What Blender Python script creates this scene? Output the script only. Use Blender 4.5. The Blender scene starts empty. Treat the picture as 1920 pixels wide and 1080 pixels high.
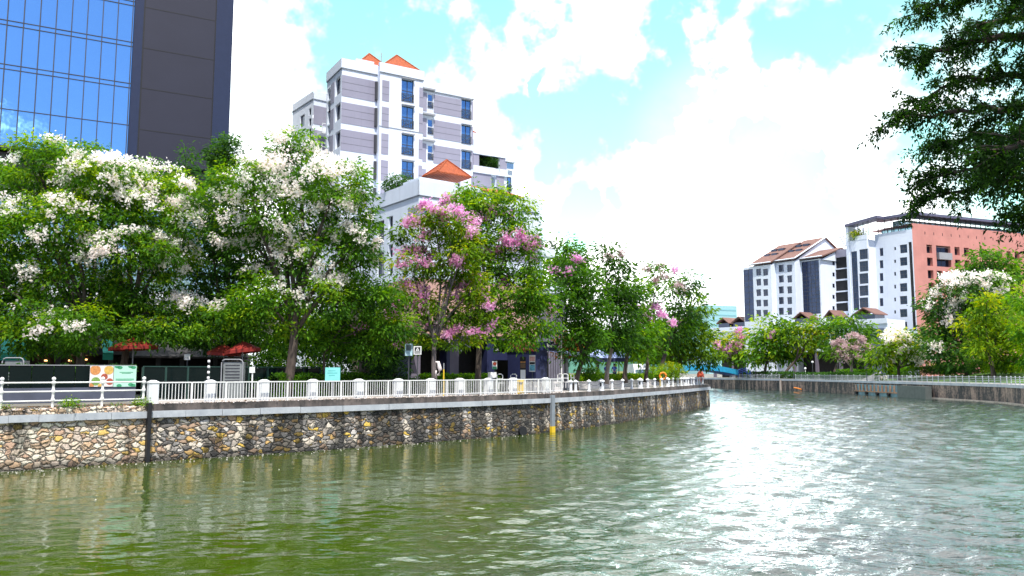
import bpy, bmesh, math, random
import numpy as np
from mathutils import Vector, Matrix
random.seed(7)
RNG = np.random.default_rng(11)
SC = bpy.context.scene
COL = SC.collection
R = math.radians

# ------------------------------------------------------------------ camera
FPX = 1500.0                       # focal length in photo pixels (1920 wide)
CAMZ = 4.3
PITCH = math.atan(157.0 / FPX)     # horizon at photo row 697
cam_d = bpy.data.cameras.new('camera')
cam_d.sensor_width = 36.0
cam_d.lens = FPX / 1920.0 * 36.0
cam_d.clip_start = 0.1
cam_d.clip_end = 12000
cam = bpy.data.objects.new('camera', cam_d)
COL.objects.link(cam)
cam.location = (0, 0, CAMZ)
cam.rotation_euler = (math.pi / 2 + PITCH, 0, 0)
SC.camera = cam

WAVE_SLOPE = .20                   # overall steepness of the ripples

# ------------------------------------------------------------------ light
SUN_AZ, SUN_EL = R(168), R(62)
SC.view_settings.view_transform = 'Standard'
SC.view_settings.look = 'None'
SC.view_settings.gamma = 1
SC.view_settings.exposure = 0.74
SC.cycles.use_denoising = True
SC.cycles.sample_clamp_indirect = 8
SC.cycles.max_bounces = 6
SC.cycles.transparent_max_bounces = 6
sunv = Vector((math.sin(SUN_AZ) * math.cos(SUN_EL), math.cos(SUN_AZ) * math.cos(SUN_EL), math.sin(SUN_EL)))
sd = bpy.data.lights.new('sun', 'SUN')
sd.energy = 3.9
sd.angle = R(0.5)
sd.color = (1, 0.95, 0.86)
so = bpy.data.objects.new('sun', sd)
COL.objects.link(so)
so.rotation_euler = (-sunv).to_track_quat('-Z', 'Y').to_euler()
so.location = (0, 0, 200)


def cam_dir(px, py):
    xc = (px - 960) / FPX
    yc = -(py - 540) / FPX
    c, s = math.cos(PITCH), math.sin(PITCH)
    return Vector((xc, c - yc * s, s + yc * c))


def P(px, py, depth):
    d = cam_dir(px, py)
    return Vector((0, 0, CAMZ)) + d * (depth / d.y)


def Pz(px, py, z):
    d = cam_dir(px, py)
    return Vector((0, 0, CAMZ)) + d * ((z - CAMZ) / d.z)


def proj(p):
    c, s = math.cos(PITCH), math.sin(PITCH)
    q = Vector(p) - Vector((0, 0, CAMZ))
    zc = q.y * c + q.z * s
    yc = -q.y * s + q.z * c
    return 960 + FPX * q.x / zc, 540 - FPX * yc / zc


def N(nt, t, **kw):
    n = nt.nodes.new(t)
    for k, v in kw.items():
        setattr(n, k, v)
    return n


# ------------------------------------------------------------------ world
W = bpy.data.worlds.new('World')
SC.world = W
W.use_nodes = True
wt = W.node_tree
wt.nodes.clear()
L = wt.links.new
sky = N(wt, 'ShaderNodeTexSky', sky_type='NISHITA', sun_disc=False)
sky.sun_elevation = SUN_EL
sky.sun_rotation = SUN_AZ
sky.air_density = 1.0
sky.dust_density = 0.6
sky.ozone_density = 1.6
tc = N(wt, 'ShaderNodeTexCoord')
sep = N(wt, 'ShaderNodeSeparateXYZ')
L(tc.outputs['Generated'], sep.inputs[0])


def math_n(nt, op, a, b=None, c=None, clamp=False):
    n = nt.nodes.new('ShaderNodeMath')
    n.operation = op
    n.use_clamp = clamp
    for i, x in enumerate((a, b, c)):
        if x is None:
            continue
        if isinstance(x, (int, float)):
            n.inputs[i].default_value = x
        else:
            nt.links.new(x, n.inputs[i])
    return n.outputs[0]


def mapr(nt, v, a, b, c=0.0, d=1.0, smooth=True):
    n = nt.nodes.new('ShaderNodeMapRange')
    n.interpolation_type = 'SMOOTHSTEP' if smooth else 'LINEAR'
    nt.links.new(v, n.inputs[0])
    n.inputs[1].default_value = a
    n.inputs[2].default_value = b
    n.inputs[3].default_value = c
    n.inputs[4].default_value = d
    return n.outputs[0]


def noise(nt, vec, scale, detail=4, rough=.55, dist=0.0):
    n = nt.nodes.new('ShaderNodeTexNoise')
    n.inputs['Scale'].default_value = scale
    n.inputs['Detail'].default_value = detail
    n.inputs['Roughness'].default_value = rough
    n.inputs['Distortion'].default_value = dist
    if vec is not None:
        nt.links.new(vec, n.inputs['Vector'])
    return n


warp = noise(wt, tc.outputs['Generated'], 6.0, 5, .6)
wv = N(wt, 'ShaderNodeVectorMath', operation='MULTIPLY_ADD')
L(warp.outputs['Color'], wv.inputs[0])
wv.inputs[1].default_value = (.30, .30, .30)
wv.inputs[2].default_value = (-.15, -.15, -.15)
wd = N(wt, 'ShaderNodeVectorMath', operation='ADD')
L(tc.outputs['Generated'], wd.inputs[0])
L(wv.outputs[0], wd.inputs[1])
wn = N(wt, 'ShaderNodeVectorMath', operation='NORMALIZE')
L(wd.outputs[0], wn.inputs[0])
fb = noise(wt, tc.outputs['Generated'], 4.2, 7, .58)
# gaps of blue between the clouds, each a patch of sky at its own bearing
gaps = [(630, 40, 130), (730, 60, 150), (850, 60, 95), (600, 90, 70), (980, 215, 60), (1060, 235, 80), (1150, 220, 95), (1225, 140, 85), (1240, 90, 50),
        (1290, 395, 85), (1200, 405, 40), (1065, 400, 75), (1110, 390, 40), (1560, 60, 90), (1680, 60, 90), (1340, 90, 75),
        (1420, 250, 90), (1510, 385, 60), (1040, 160, 25), (1000, 60, 60), (1660, 330, 70), (-300, 300, 500), (2400, 100, 400)]
acc = None
for gx, gy, gr in gaps:
    d = cam_dir(gx, gy).normalized()
    dp = N(wt, 'ShaderNodeVectorMath', operation='DOT_PRODUCT')
    L(wn.outputs[0], dp.inputs[0])
    dp.inputs[1].default_value = d
    a = gr * 1.12 / FPX
    m = mapr(wt, dp.outputs['Value'], math.cos(a * 1.5), math.cos(a * .2))
    acc = m if acc is None else math_n(wt, 'MAXIMUM', acc, m)
thin = noise(wt, tc.outputs['Generated'], 9.0, 5, .6)
acc = math_n(wt, 'MULTIPLY', acc, mapr(wt, thin.outputs['Fac'], .30, .58, .55, 1.0))
veil = math_n(wt, 'MULTIPLY', mapr(wt, fb.outputs['Fac'], .50, .34), .22)
acc = math_n(wt, 'MAXIMUM', acc, veil)
backmask = mapr(wt, sep.outputs[1], .25, -.25)        # fewer clouds behind the viewer
back_gap = math_n(wt, 'MULTIPLY', backmask, mapr(wt, fb.outputs['Fac'], .70, .54))
acc = math_n(wt, 'MAXIMUM', acc, back_gap)
hi_gap = math_n(wt, 'MULTIPLY', mapr(wt, sep.outputs[2], .62, .85), mapr(wt, fb.outputs['Fac'], .60, .46))
acc = math_n(wt, 'MAXIMUM', acc, hi_gap)
gapm = math_n(wt, 'MULTIPLY', mapr(wt, acc, .40, .90), math_n(wt, 'MULTIPLY_ADD', backmask, .015, .985))      # a thin veil stays over the blue ahead
tint = N(wt, 'ShaderNodeMix', data_type='RGBA', blend_type='MULTIPLY')
tint.inputs['Factor'].default_value = 1
L(sky.outputs[0], tint.inputs['A'])
tcol = N(wt, 'ShaderNodeMix', data_type='RGBA')
L(backmask, tcol.inputs['Factor'])
tcol.inputs['A'].default_value = (2.2, 3.0, 1.9, 1)      # turquoise patches ahead of the viewer
tcol.inputs['B'].default_value = (0.92, 0.86, 0.98, 1)      # plain blue behind the viewer
L(tcol.outputs['Result'], tint.inputs['B'])
shade = noise(wt, wn.outputs[0], 5.0, 4, .5)
ccol = N(wt, 'ShaderNodeMix', data_type='RGBA')
L(mapr(wt, shade.outputs['Fac'], .38, .62), ccol.inputs['Factor'])
ccol.inputs['A'].default_value = (11.0, 11.7, 12.2, 1)
ccol.inputs['B'].default_value = (21.0, 21.0, 21.0, 1)
# clouds near the sun are lit through and far brighter
sdp = N(wt, 'ShaderNodeVectorMath', operation='DOT_PRODUCT')
L(tc.outputs['Generated'], sdp.inputs[0])
sdp.inputs[1].default_value = sunv
sdp2 = N(wt, 'ShaderNodeVectorMath', operation='DOT_PRODUCT')
L(tc.outputs['Generated'], sdp2.inputs[0])
BANK_AZ, BANK_EL = R(15.8), R(15)      # brightest cloud bank, ahead above the river bend
sdp2.inputs[1].default_value = (math.sin(BANK_AZ) * math.cos(BANK_EL), math.cos(BANK_AZ) * math.cos(BANK_EL), math.sin(BANK_EL))
glow = math_n(wt, 'MULTIPLY_ADD', mapr(wt, sdp.outputs['Value'], math.cos(R(24)), math.cos(R(3))), 1.5, 1.0)
glow = math_n(wt, 'MULTIPLY_ADD', mapr(wt, sdp2.outputs['Value'], math.cos(R(8)), math.cos(R(1))), 8.0, glow)
cgl = N(wt, 'ShaderNodeVectorMath', operation='SCALE')
L(ccol.outputs['Result'], cgl.inputs[0])
L(glow, cgl.inputs['Scale'])
cm = N(wt, 'ShaderNodeMix', data_type='RGBA')
L(gapm, cm.inputs['Factor'])
L(cgl.outputs[0], cm.inputs['A'])
L(tint.outputs['Result'], cm.inputs['B'])
bg = N(wt, 'ShaderNodeBackground')
bg.inputs['Strength'].default_value = 0.1
L(cm.outputs['Result'], bg.inputs['Color'])
wo = N(wt, 'ShaderNodeOutputWorld')
L(bg.outputs[0], wo.inputs[0])


# ------------------------------------------------------------------ materials
def newmat(name):
    m = bpy.data.materials.new(name)
    m.use_nodes = True
    nt = m.node_tree
    b = nt.nodes['Principled BSDF']
    return m, nt, b


def ramp(nt, fac, stops, interp='LINEAR'):
    r = nt.nodes.new('ShaderNodeValToRGB')
    r.color_ramp.interpolation = interp
    el = r.color_ramp.elements
    while len(el) < len(stops):
        el.new(.5)
    for e, (p, c) in zip(el, stops):
        e.position = p
        e.color = (*c, 1)
    nt.links.new(fac, r.inputs[0])
    return r.outputs[0]


def M(name, col, rough=.7, metal=0.0, var=.18, scale=1.5, bump=0.0, bscale=25.0, spec=.4, streak=0.0, zs=1.0):
    m, nt, b = newmat(name)
    g = nt.nodes.new('ShaderNodeNewGeometry')
    mp = nt.nodes.new('ShaderNodeMapping')
    mp.inputs['Scale'].default_value = (1, 1, zs)
    nt.links.new(g.outputs['Position'], mp.inputs[0])
    n = noise(nt, mp.outputs[0], scale, 5, .6)
    lo = [c * (1 - var) for c in col]
    hi = [min(1, c * (1 + var)) for c in col]
    out = ramp(nt, n.outputs['Fac'], [(.3, lo), (.7, hi)])
    if streak:
        mp2 = nt.nodes.new('ShaderNodeMapping')
        mp2.inputs['Scale'].default_value = (1.2, 1.2, .07)
        nt.links.new(g.outputs['Position'], mp2.inputs[0])
        s = noise(nt, mp2.outputs[0], 1.3, 5, .65)
        mx = nt.nodes.new('ShaderNodeMix')
        mx.data_type = 'RGBA'
        nt.links.new(mapr(nt, s.outputs['Fac'], .48, .75, 0, streak), mx.inputs['Factor'])
        nt.links.new(out, mx.inputs['A'])
        mx.inputs['B'].default_value = (*[c * .35 for c in col], 1)
        out = mx.outputs['Result']
    nt.links.new(out, b.inputs['Base Color'])
    b.inputs['Roughness'].default_value = rough
    b.inputs['Metallic'].default_value = metal
    b.inputs['Specular IOR Level'].default_value = spec
    if bump:
        bn = noise(nt, g.outputs['Position'], bscale, 4, .6)
        bp = nt.nodes.new('ShaderNodeBump')
        bp.inputs['Strength'].default_value = bump
        bp.inputs['Distance'].default_value = .02
        nt.links.new(bn.outputs['Fac'], bp.inputs['Height'])
        nt.links.new(bp.outputs[0], b.inputs['Normal'])
    return m


def leafmat(name, stops, transl=.45, rough=.6, attr='tint'):
    m, nt, b = newmat(name)
    a = nt.nodes.new('ShaderNodeAttribute')
    a.attribute_name = attr
    c = ramp(nt, a.outputs['Fac'], stops)
    nt.links.new(c, b.inputs['Base Color'])
    b.inputs['Roughness'].default_value = rough
    b.inputs['Specular IOR Level'].default_value = .14
    t = nt.nodes.new('ShaderNodeBsdfTranslucent')
    hs = nt.nodes.new('ShaderNodeHueSaturation')
    hs.inputs['Hue'].default_value = .485
    hs.inputs['Saturation'].default_value = 1.1
    hs.inputs['Value'].default_value = 1.7
    nt.links.new(c, hs.inputs['Color'])
    nt.links.new(hs.outputs[0], t.inputs['Color'])
    mx = nt.nodes.new('ShaderNodeMixShader')
    mx.inputs[0].default_value = transl
    nt.links.new(b.outputs[0], mx.inputs[1])
    nt.links.new(t.outputs[0], mx.inputs[2])
    nt.links.new(mx.outputs[0], nt.nodes['Material Output'].inputs[0])
    return m


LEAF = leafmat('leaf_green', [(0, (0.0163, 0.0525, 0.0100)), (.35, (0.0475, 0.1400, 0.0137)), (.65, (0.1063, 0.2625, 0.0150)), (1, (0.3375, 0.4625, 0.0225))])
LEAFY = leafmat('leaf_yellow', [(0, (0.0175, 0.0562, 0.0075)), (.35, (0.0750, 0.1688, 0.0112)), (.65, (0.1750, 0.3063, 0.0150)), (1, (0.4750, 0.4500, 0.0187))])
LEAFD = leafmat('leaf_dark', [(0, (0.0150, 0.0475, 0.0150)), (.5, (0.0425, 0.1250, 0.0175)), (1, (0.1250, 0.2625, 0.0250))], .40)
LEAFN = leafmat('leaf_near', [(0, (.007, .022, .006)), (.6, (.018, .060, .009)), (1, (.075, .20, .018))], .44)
LEAFR = leafmat('leaf_red', [(0, (.12, .03, .02)), (.5, (.38, .10, .06)), (1, (.5, .3, .06))], .35)
PETW = leafmat('petal_white', [(0, (.70, .61, .59)), (.5, (.84, .79, .77)), (1, (.88, .86, .84))], .5)
PETP = leafmat('petal_pink', [(0, (.52, .20, .40)), (.5, (.68, .36, .56)), (1, (.80, .58, .72))], .5)
PETD = leafmat('petal_dusty', [(0, (.36, .24, .24)), (.5, (.52, .38, .38)), (1, (.62, .5, .5))], .3)
BARK = M('bark', (.075, .058, .047), .9, var=.45, scale=6, bump=.8, bscale=30, zs=.25)
BARKP = M('bark_pale', (.28, .23, .20), .9, var=.3, scale=6, bump=.6, bscale=30, zs=.25)
WHITE = M('white_paint', (.74, .76, .80), .6, var=.05, scale=.6, streak=.16)
WHITEB = M('white_render', (.66, .73, .82), .75, var=.05, scale=.4, streak=.14, bump=.1)
WHITEC = M('white_render_clean', (.70, .76, .86), .75, var=.04, scale=.3, streak=.10)
GREYB = M('mauve_grey_render', (.285, .28, .36), .75, var=.05, scale=.5, streak=.12)
GROOVE = M('groove_grey', (.16, .16, .19), .8)
LEDGE = M('ledge_grey', (.26, .29, .33), .8)
TERRA = M('terracotta_panel', (.54, .235, .20), .75, var=.10, scale=.35, streak=.12)
TERRAD = M('terracotta_pale', (.50, .30, .25), .8, var=.1)
RAIL_W = M('railing_white', (.78, .78, .77), .45, var=.06, scale=3, streak=.12)
PILLW = M('bollard_white', (.72, .74, .76), .6, var=.08, scale=3, streak=.25)
NAVY = M('navy_paint', (.022, .028, .085), .5, var=.15)
BLACK = M('dark_opening', (.012, .013, .016), .6)
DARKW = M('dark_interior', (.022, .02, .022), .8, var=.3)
CHAR = M('charcoal_metal', (.05, .053, .062), .5, var=.1)
GREYM = M('grey_metal', (.30, .31, .33), .5, var=.1)
GREYP = M('grey_plinth', (.075, .085, .12), .6, var=.2, scale=1)
MAUVE = M('mauve_pillar', (.16, .14, .19), .7, var=.1)
REDC = M('red_canvas', (.24, .02, .014), .7, var=.12)
TEAL = M('teal_canvas', (.03, .34, .28), .7, var=.1)
AWN = M('blue_awning', (.30, .36, .66), .6, var=.1)
YELL = M('yellow_plastic', (.72, .48, .02), .45, var=.08)
ORNG = M('orange_plastic', (.80, .24, .02), .5, var=.05)
REDP = M('red_plastic', (.72, .10, .04), .5, var=.05)
BLUEM = M('bridge_cyan', (.03, .36, .62), .5, var=.15)
BLUED = M('bridge_blue', (.035, .10, .42), .5, var=.15)
GREENB = M('sign_mint', (.42, .68, .56), .5, var=.04)
RAIL_F = M('railing_pale_grey', (.42, .44, .47), .6, var=.12, scale=1)  # pale grey for the far quay fences
GREEND = M('sign_green', (.05, .30, .14), .5, var=.1)
MINT = M('sign_teal', (.22, .66, .62), .5, var=.1)
WOOD = M('brown_wood', (.14, .085, .05), .7, var=.3)
SKIN = M('skin', (.42, .26, .19), .6)
CLOTHB = M('blue_cloth', (.05, .09, .36), .8)
HAIR = M('dark_hair', (.012, .01, .01), .7)
TYRE = M('rubber', (.015, .015, .016), .9)
ROOFG = M('grey_roof', (.05, .048, .05), 1.0, var=.2, spec=.05)
TOWERW = M('tower_panel', (.019, .021, .040), .55, var=.08, scale=.25, bump=.05)
TOWERS = M('tower_strip', (.018, .028, .068), .4, var=.06)
RUST = M('rusty_steel', (.32, .19, .12), .8, var=.4, scale=2, streak=.4)
BLUEG = M('faded_blue_steel', (.13, .24, .29), .6, var=.3, scale=1, streak=.4)
FOOD1 = M('food_orange', (.58, .25, .08), .6, var=.3, scale=12)
FOOD2 = M('food_yellow', (.62, .40, .10), .6, var=.3, scale=14)
FOOD3 = M('food_red', (.38, .09, .05), .6, var=.3, scale=14)
FOOD4 = M('food_green', (.18, .32, .08), .6, var=.4, scale=14)
BOARD = M('banner_white', (.72, .68, .66), .5, var=.08, scale=3)
CHAINM = M('chain_dark', (.10, .10, .11), .6)
PAVE = M('paving_pale', (.40, .37, .35), .85, var=.15, scale=1.2, bump=.2)
EARTH = M('ground_earth', (.16, .15, .13), .95, var=.25, scale=.5)
ASPH = M('asphalt', (.05, .05, .052), .9, var=.2)
SOIL = M('planting_soil', (.05, .06, .025), .95, var=.4, scale=2)
PLANTW = M('planter_white', (.62, .58, .57), .8, var=.08, scale=1, streak=.2)
HILLM = M('hill_green', (.05, .14, .10), .95, var=.4, scale=.05)
TEALG = M('hazed_teal_block', (.30, .55, .58), .5, var=.06, scale=.02)  # distance haze is put into the colour
TEALGD = M('hazed_teal_band', (.22, .47, .52), .5, var=.06, scale=.02)


def glass(name, col, rough=.05, metal=.75, wob=.02, scale=.6):
    m, nt, b = newmat(name)
    g = nt.nodes.new('ShaderNodeNewGeometry')
    n = noise(nt, g.outputs['Position'], scale, 3, .5)
    b.inputs['Base Color'].default_value = (*col, 1)
    b.inputs['Metallic'].default_value = metal
    b.inputs['Roughness'].default_value = rough
    bp = nt.nodes.new('ShaderNodeBump')
    bp.inputs['Strength'].default_value = 1
    bp.inputs['Distance'].default_value = wob
    nt.links.new(n.outputs['Fac'], bp.inputs['Height'])
    nt.links.new(bp.outputs[0], b.inputs['Normal'])
    return m


GLT = glass('tower_glass', (.28, .60, .92), .04, .95, .02, .35)
GLW = glass('window_glass_blue', (.16, .36, .62), .06, .8, .02, .8)
GLD = glass('window_glass_dark', (.030, .042, .075), .08, .6, .03, .7)
GLB = glass('bay_glass', (.018, .032, .075), .06, .6, .05, .5)
GLP = glass('podium_glass', (.45, .62, .68), .06, .8, .03, .5)
GLBAR = glass('barrier_glass', (.004, .010, .010), .12, .0, .01, .5)
GLBAR.node_tree.nodes['Principled BSDF'].inputs['Specular IOR Level'].default_value = .15


def tile_mat():
    m, nt, b = newmat('orange_roof_tile')
    g = nt.nodes.new('ShaderNodeNewGeometry')
    sx = nt.nodes.new('ShaderNodeSeparateXYZ')
    nt.links.new(g.outputs['Position'], sx.inputs[0])
    w = math_n(nt, 'SINE', math_n(nt, 'MULTIPLY', math_n(nt, 'ADD', sx.outputs[0], math_n(nt, 'MULTIPLY', sx.outputs[1], .55)), 17.0))
    r = math_n(nt, 'FRACT', math_n(nt, 'MULTIPLY', sx.outputs[2], 3.2))
    h = math_n(nt, 'ADD', math_n(nt, 'MULTIPLY', w, .5), r)
    n = noise(nt, g.outputs['Position'], 3, 4, .6)
    c = ramp(nt, n.outputs['Fac'], [(.25, (.27, .050, .014)), (.7, (.44, .095, .024))])
    nt.links.new(c, b.inputs['Base Color'])
    b.inputs['Roughness'].default_value = .75
    bp = nt.nodes.new('ShaderNodeBump')
    bp.inputs['Strength'].default_value = .9
    bp.inputs['Distance'].default_value = .06
    nt.links.new(h, bp.inputs['Height'])
    nt.links.new(bp.outputs[0], b.inputs['Normal'])
    return m


TILE = tile_mat()
TILER = M('far_roof_tile', (.19, .105, .088), .95, var=.15, scale=.8, bump=.3, bscale=6)


def stone_mat():
    m, nt, b = newmat('rubble_stone')
    g = nt.nodes.new('ShaderNodeNewGeometry')
    nz = noise(nt, g.outputs['Position'], 3.0, 3, .6)
    wv = nt.nodes.new('ShaderNodeVectorMath')
    wv.operation = 'MULTIPLY_ADD'
    nt.links.new(nz.outputs['Color'], wv.inputs[0])
    wv.inputs[1].default_value = (.30, .30, .30)
    nt.links.new(g.outputs['Position'], wv.inputs[2])
    mp = nt.nodes.new('ShaderNodeMapping')
    mp.inputs['Scale'].default_value = (2.45, 2.45, 4.0)
    nt.links.new(wv.outputs[0], mp.inputs[0])
    v = nt.nodes.new('ShaderNodeTexVoronoi')
    v.feature = 'F1'
    v.inputs['Scale'].default_value = 1.15
    nt.links.new(mp.outputs[0], v.inputs['Vector'])
    e = nt.nodes.new('ShaderNodeTexVoronoi')
    e.feature = 'DISTANCE_TO_EDGE'
    e.inputs['Scale'].default_value = 1.15
    nt.links.new(mp.outputs[0], e.inputs['Vector'])
    sc = nt.nodes.new('ShaderNodeSeparateColor')
    nt.links.new(v.outputs['Color'], sc.inputs[0])
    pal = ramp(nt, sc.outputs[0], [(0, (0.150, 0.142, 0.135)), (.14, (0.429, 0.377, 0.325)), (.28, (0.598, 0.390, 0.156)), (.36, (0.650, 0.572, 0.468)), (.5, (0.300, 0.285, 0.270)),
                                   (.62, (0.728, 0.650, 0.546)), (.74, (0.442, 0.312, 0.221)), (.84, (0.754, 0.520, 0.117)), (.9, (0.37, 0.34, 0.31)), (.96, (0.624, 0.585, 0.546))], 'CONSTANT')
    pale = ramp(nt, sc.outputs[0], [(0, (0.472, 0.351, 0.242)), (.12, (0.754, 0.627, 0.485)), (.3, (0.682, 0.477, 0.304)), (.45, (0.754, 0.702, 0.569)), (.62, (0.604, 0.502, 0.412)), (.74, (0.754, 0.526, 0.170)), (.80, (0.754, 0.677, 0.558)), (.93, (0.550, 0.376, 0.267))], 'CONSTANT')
    sx = nt.nodes.new('ShaderNodeSeparateXYZ')
    nt.links.new(g.outputs['Position'], sx.inputs[0])
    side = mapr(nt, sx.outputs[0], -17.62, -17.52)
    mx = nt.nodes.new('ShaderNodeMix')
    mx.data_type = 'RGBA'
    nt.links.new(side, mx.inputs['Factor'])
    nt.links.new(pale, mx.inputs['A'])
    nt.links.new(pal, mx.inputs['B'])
    fine = noise(nt, g.outputs['Position'], 14, 5, .65)
    m2 = nt.nodes.new('ShaderNodeMix')
    m2.data_type = 'RGBA'
    m2.blend_type = 'MULTIPLY'
    m2.inputs['Factor'].default_value = 1
    nt.links.new(mx.outputs['Result'], m2.inputs['A'])
    nt.links.new(ramp(nt, fine.outputs['Fac'], [(.25, (.70, .69, .68)), (.65, (1.0, 1.0, 1.0))]), m2.inputs['B'])
    # mortar joints
    jw = math_n(nt, 'MULTIPLY', nz.outputs['Fac'], .10)
    mort = mapr(nt, math_n(nt, 'SUBTRACT', e.outputs['Distance'], jw), -.03, .01)
    m3 = nt.nodes.new('ShaderNodeMix')
    m3.data_type = 'RGBA'
    nt.links.new(mort, m3.inputs['Factor'])
    mj = nt.nodes.new('ShaderNodeMix')
    mj.data_type = 'RGBA'
    nt.links.new(side, mj.inputs['Factor'])
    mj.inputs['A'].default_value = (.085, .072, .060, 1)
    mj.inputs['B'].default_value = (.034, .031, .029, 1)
    nt.links.new(mj.outputs['Result'], m3.inputs['A'])
    bc = nt.nodes.new('ShaderNodeBrightContrast')
    bc.inputs['Bright'].default_value = .04
    bc.inputs['Contrast'].default_value = .12
    nt.links.new(m2.outputs['Result'], bc.inputs[0])
    nt.links.new(bc.outputs[0], m3.inputs['B'])
    # algae and soot streaks, heavier along the darker reach of the wall
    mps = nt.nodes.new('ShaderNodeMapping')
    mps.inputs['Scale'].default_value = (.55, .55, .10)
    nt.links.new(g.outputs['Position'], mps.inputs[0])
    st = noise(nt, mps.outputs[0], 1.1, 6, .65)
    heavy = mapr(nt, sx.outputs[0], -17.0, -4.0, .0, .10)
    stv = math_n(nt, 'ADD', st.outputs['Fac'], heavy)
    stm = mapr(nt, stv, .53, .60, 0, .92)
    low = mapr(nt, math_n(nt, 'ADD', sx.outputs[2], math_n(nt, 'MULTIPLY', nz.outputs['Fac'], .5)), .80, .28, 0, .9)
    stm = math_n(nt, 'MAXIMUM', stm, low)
    m4 = nt.nodes.new('ShaderNodeMix')
    m4.data_type = 'RGBA'
    nt.links.new(stm, m4.inputs['Factor'])
    nt.links.new(m3.outputs['Result'], m4.inputs['A'])
    m4b = nt.nodes.new('ShaderNodeMix')
    m4b.data_type = 'RGBA'
    m4b.blend_type = 'MULTIPLY'
    m4b.inputs['Factor'].default_value = 1
    nt.links.new(m3.outputs['Result'], m4b.inputs['A'])
    m4b.inputs['B'].default_value = (.13, .135, .14, 1)
    nt.links.new(m4b.outputs['Result'], m4.inputs['B'])
    nt.links.new(m4.outputs['Result'], b.inputs['Base Color'])
    b.inputs['Roughness'].default_value = .85
    h = math_n(nt, 'ADD', mapr(nt, e.outputs['Distance'], 0, .22), math_n(nt, 'MULTIPLY', fine.outputs['Fac'], .35))
    bp = nt.nodes.new('ShaderNodeBump')
    bp.inputs['Strength'].default_value = 1
    bp.inputs['Distance'].default_value = .10
    nt.links.new(h, bp.inputs['Height'])
    nt.links.new(bp.outputs[0], b.inputs['Normal'])
    return m


STONE = stone_mat()


def stained(name, base, dark, amt=(.40, .62), zsc=.16):
    m, nt, b = newmat(name)
    g = nt.nodes.new('ShaderNodeNewGeometry')
    mp = nt.nodes.new('ShaderNodeMapping')
    mp.inputs['Scale'].default_value = (1, 1, zsc)
    nt.links.new(g.outputs['Position'], mp.inputs[0])
    n = noise(nt, mp.outputs[0], .9, 7, .68)
    n2 = noise(nt, g.outputs['Position'], 3, 6, .65)
    f = math_n(nt, 'ADD', math_n(nt, 'MULTIPLY', n.outputs['Fac'], .7), math_n(nt, 'MULTIPLY', n2.outputs['Fac'], .3))
    c = ramp(nt, f, [(amt[0], dark), ((amt[0] + amt[1]) / 2, [(a + d) / 2 for a, d in zip(base, dark)]), (amt[1], base)])
    nt.links.new(c, b.inputs['Base Color'])
    b.inputs['Roughness'].default_value = .9
    bp = nt.nodes.new('ShaderNodeBump')
    bp.inputs['Strength'].default_value = .5
    bp.inputs['Distance'].default_value = .03
    nt.links.new(n2.outputs['Fac'], bp.inputs['Height'])
    nt.links.new(bp.outputs[0], b.inputs['Normal'])
    return m


UPST = stained('sooty_concrete', (.19, .155, .14), (.035, .033, .032), (.42, .66))
COPE = stained('coping_concrete', (.46, .49, .52), (.30, .33, .37), (.35, .6), .5)
RWALL = stained('stained_quay_concrete', (.34, .25, .20), (.035, .036, .038), (.47, .62), .22)
RLEDGE = stained('pale_ledge', (.50, .42, .36), (.26, .22, .19))


def water_mat():
    m, nt, b = newmat('river_water')
    g = nt.nodes.new('ShaderNodeNewGeometry')
    big = noise(nt, g.outputs['Position'], .06, 3, .5)
    c = ramp(nt, big.outputs['Fac'], [(.3, (.034, .064, .003)), (.7, (.046, .072, .005))])
    nt.links.new(c, b.inputs['Base Color'])
    b.inputs['Roughness'].default_value = .03
    b.inputs['IOR'].default_value = 1.65
    b.inputs['Specular IOR Level'].default_value = .7
    sx = nt.nodes.new('ShaderNodeSeparateXYZ')
    nt.links.new(g.outputs['Position'], sx.inputs[0])
    # lee of the left quay: calmer water there, choppier out in the stream
    gust = noise(nt, g.outputs['Position'], .11, 3, .55)
    # greener by the quay, darkened in the stream to paint in deeper ripple troughs
    open_ = math_n(nt, 'ADD', math_n(nt, 'SUBTRACT', sx.outputs[0], math_n(nt, 'MULTIPLY', sx.outputs[1], .22)),
                   math_n(nt, 'MULTIPLY', gust.outputs['Fac'], 9.0))
    ex = mapr(nt, open_, -7.0, 7.5, .13, 1.0)
    cmx = nt.nodes.new('ShaderNodeMix')
    cmx.data_type = 'RGBA'
    nt.links.new(mapr(nt, open_, -6.0, 9.0), cmx.inputs['Factor'])
    nt.links.new(c, cmx.inputs['A'])
    cmx.inputs['B'].default_value = (.016, .034, .026, 1)
    nt.links.new(cmx.outputs['Result'], b.inputs['Base Color'])
    mp = nt.nodes.new('ShaderNodeMapping')
    mp.inputs['Scale'].default_value = (.42, 1.0, 1)
    mp.inputs['Rotation'].default_value = (0, 0, R(-3))
    nt.links.new(g.outputs['Position'], mp.inputs[0])
    n2 = noise(nt, mp.outputs[0], 4.6, 3, .55, .4)
    n3 = noise(nt, mp.outputs[0], 13.0, 2, .5)
    h = math_n(nt, 'ADD', math_n(nt, 'MULTIPLY', n2.outputs['Fac'], .045), math_n(nt, 'MULTIPLY', n3.outputs['Fac'], .012))
    h = math_n(nt, 'SUBTRACT', h, .5 * (.045 + .012))      # zero mean, so the lee mask adds no slope of its own
    h = math_n(nt, 'MULTIPLY', h, ex)
    bp = nt.nodes.new('ShaderNodeBump')
    bp.inputs['Strength'].default_value = 1
    bp.inputs['Distance'].default_value = 1.0
    nt.links.new(h, bp.inputs['Height'])
    nt.links.new(bp.outputs[0], b.inputs['Normal'])
    return m


WATER = water_mat()


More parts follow.
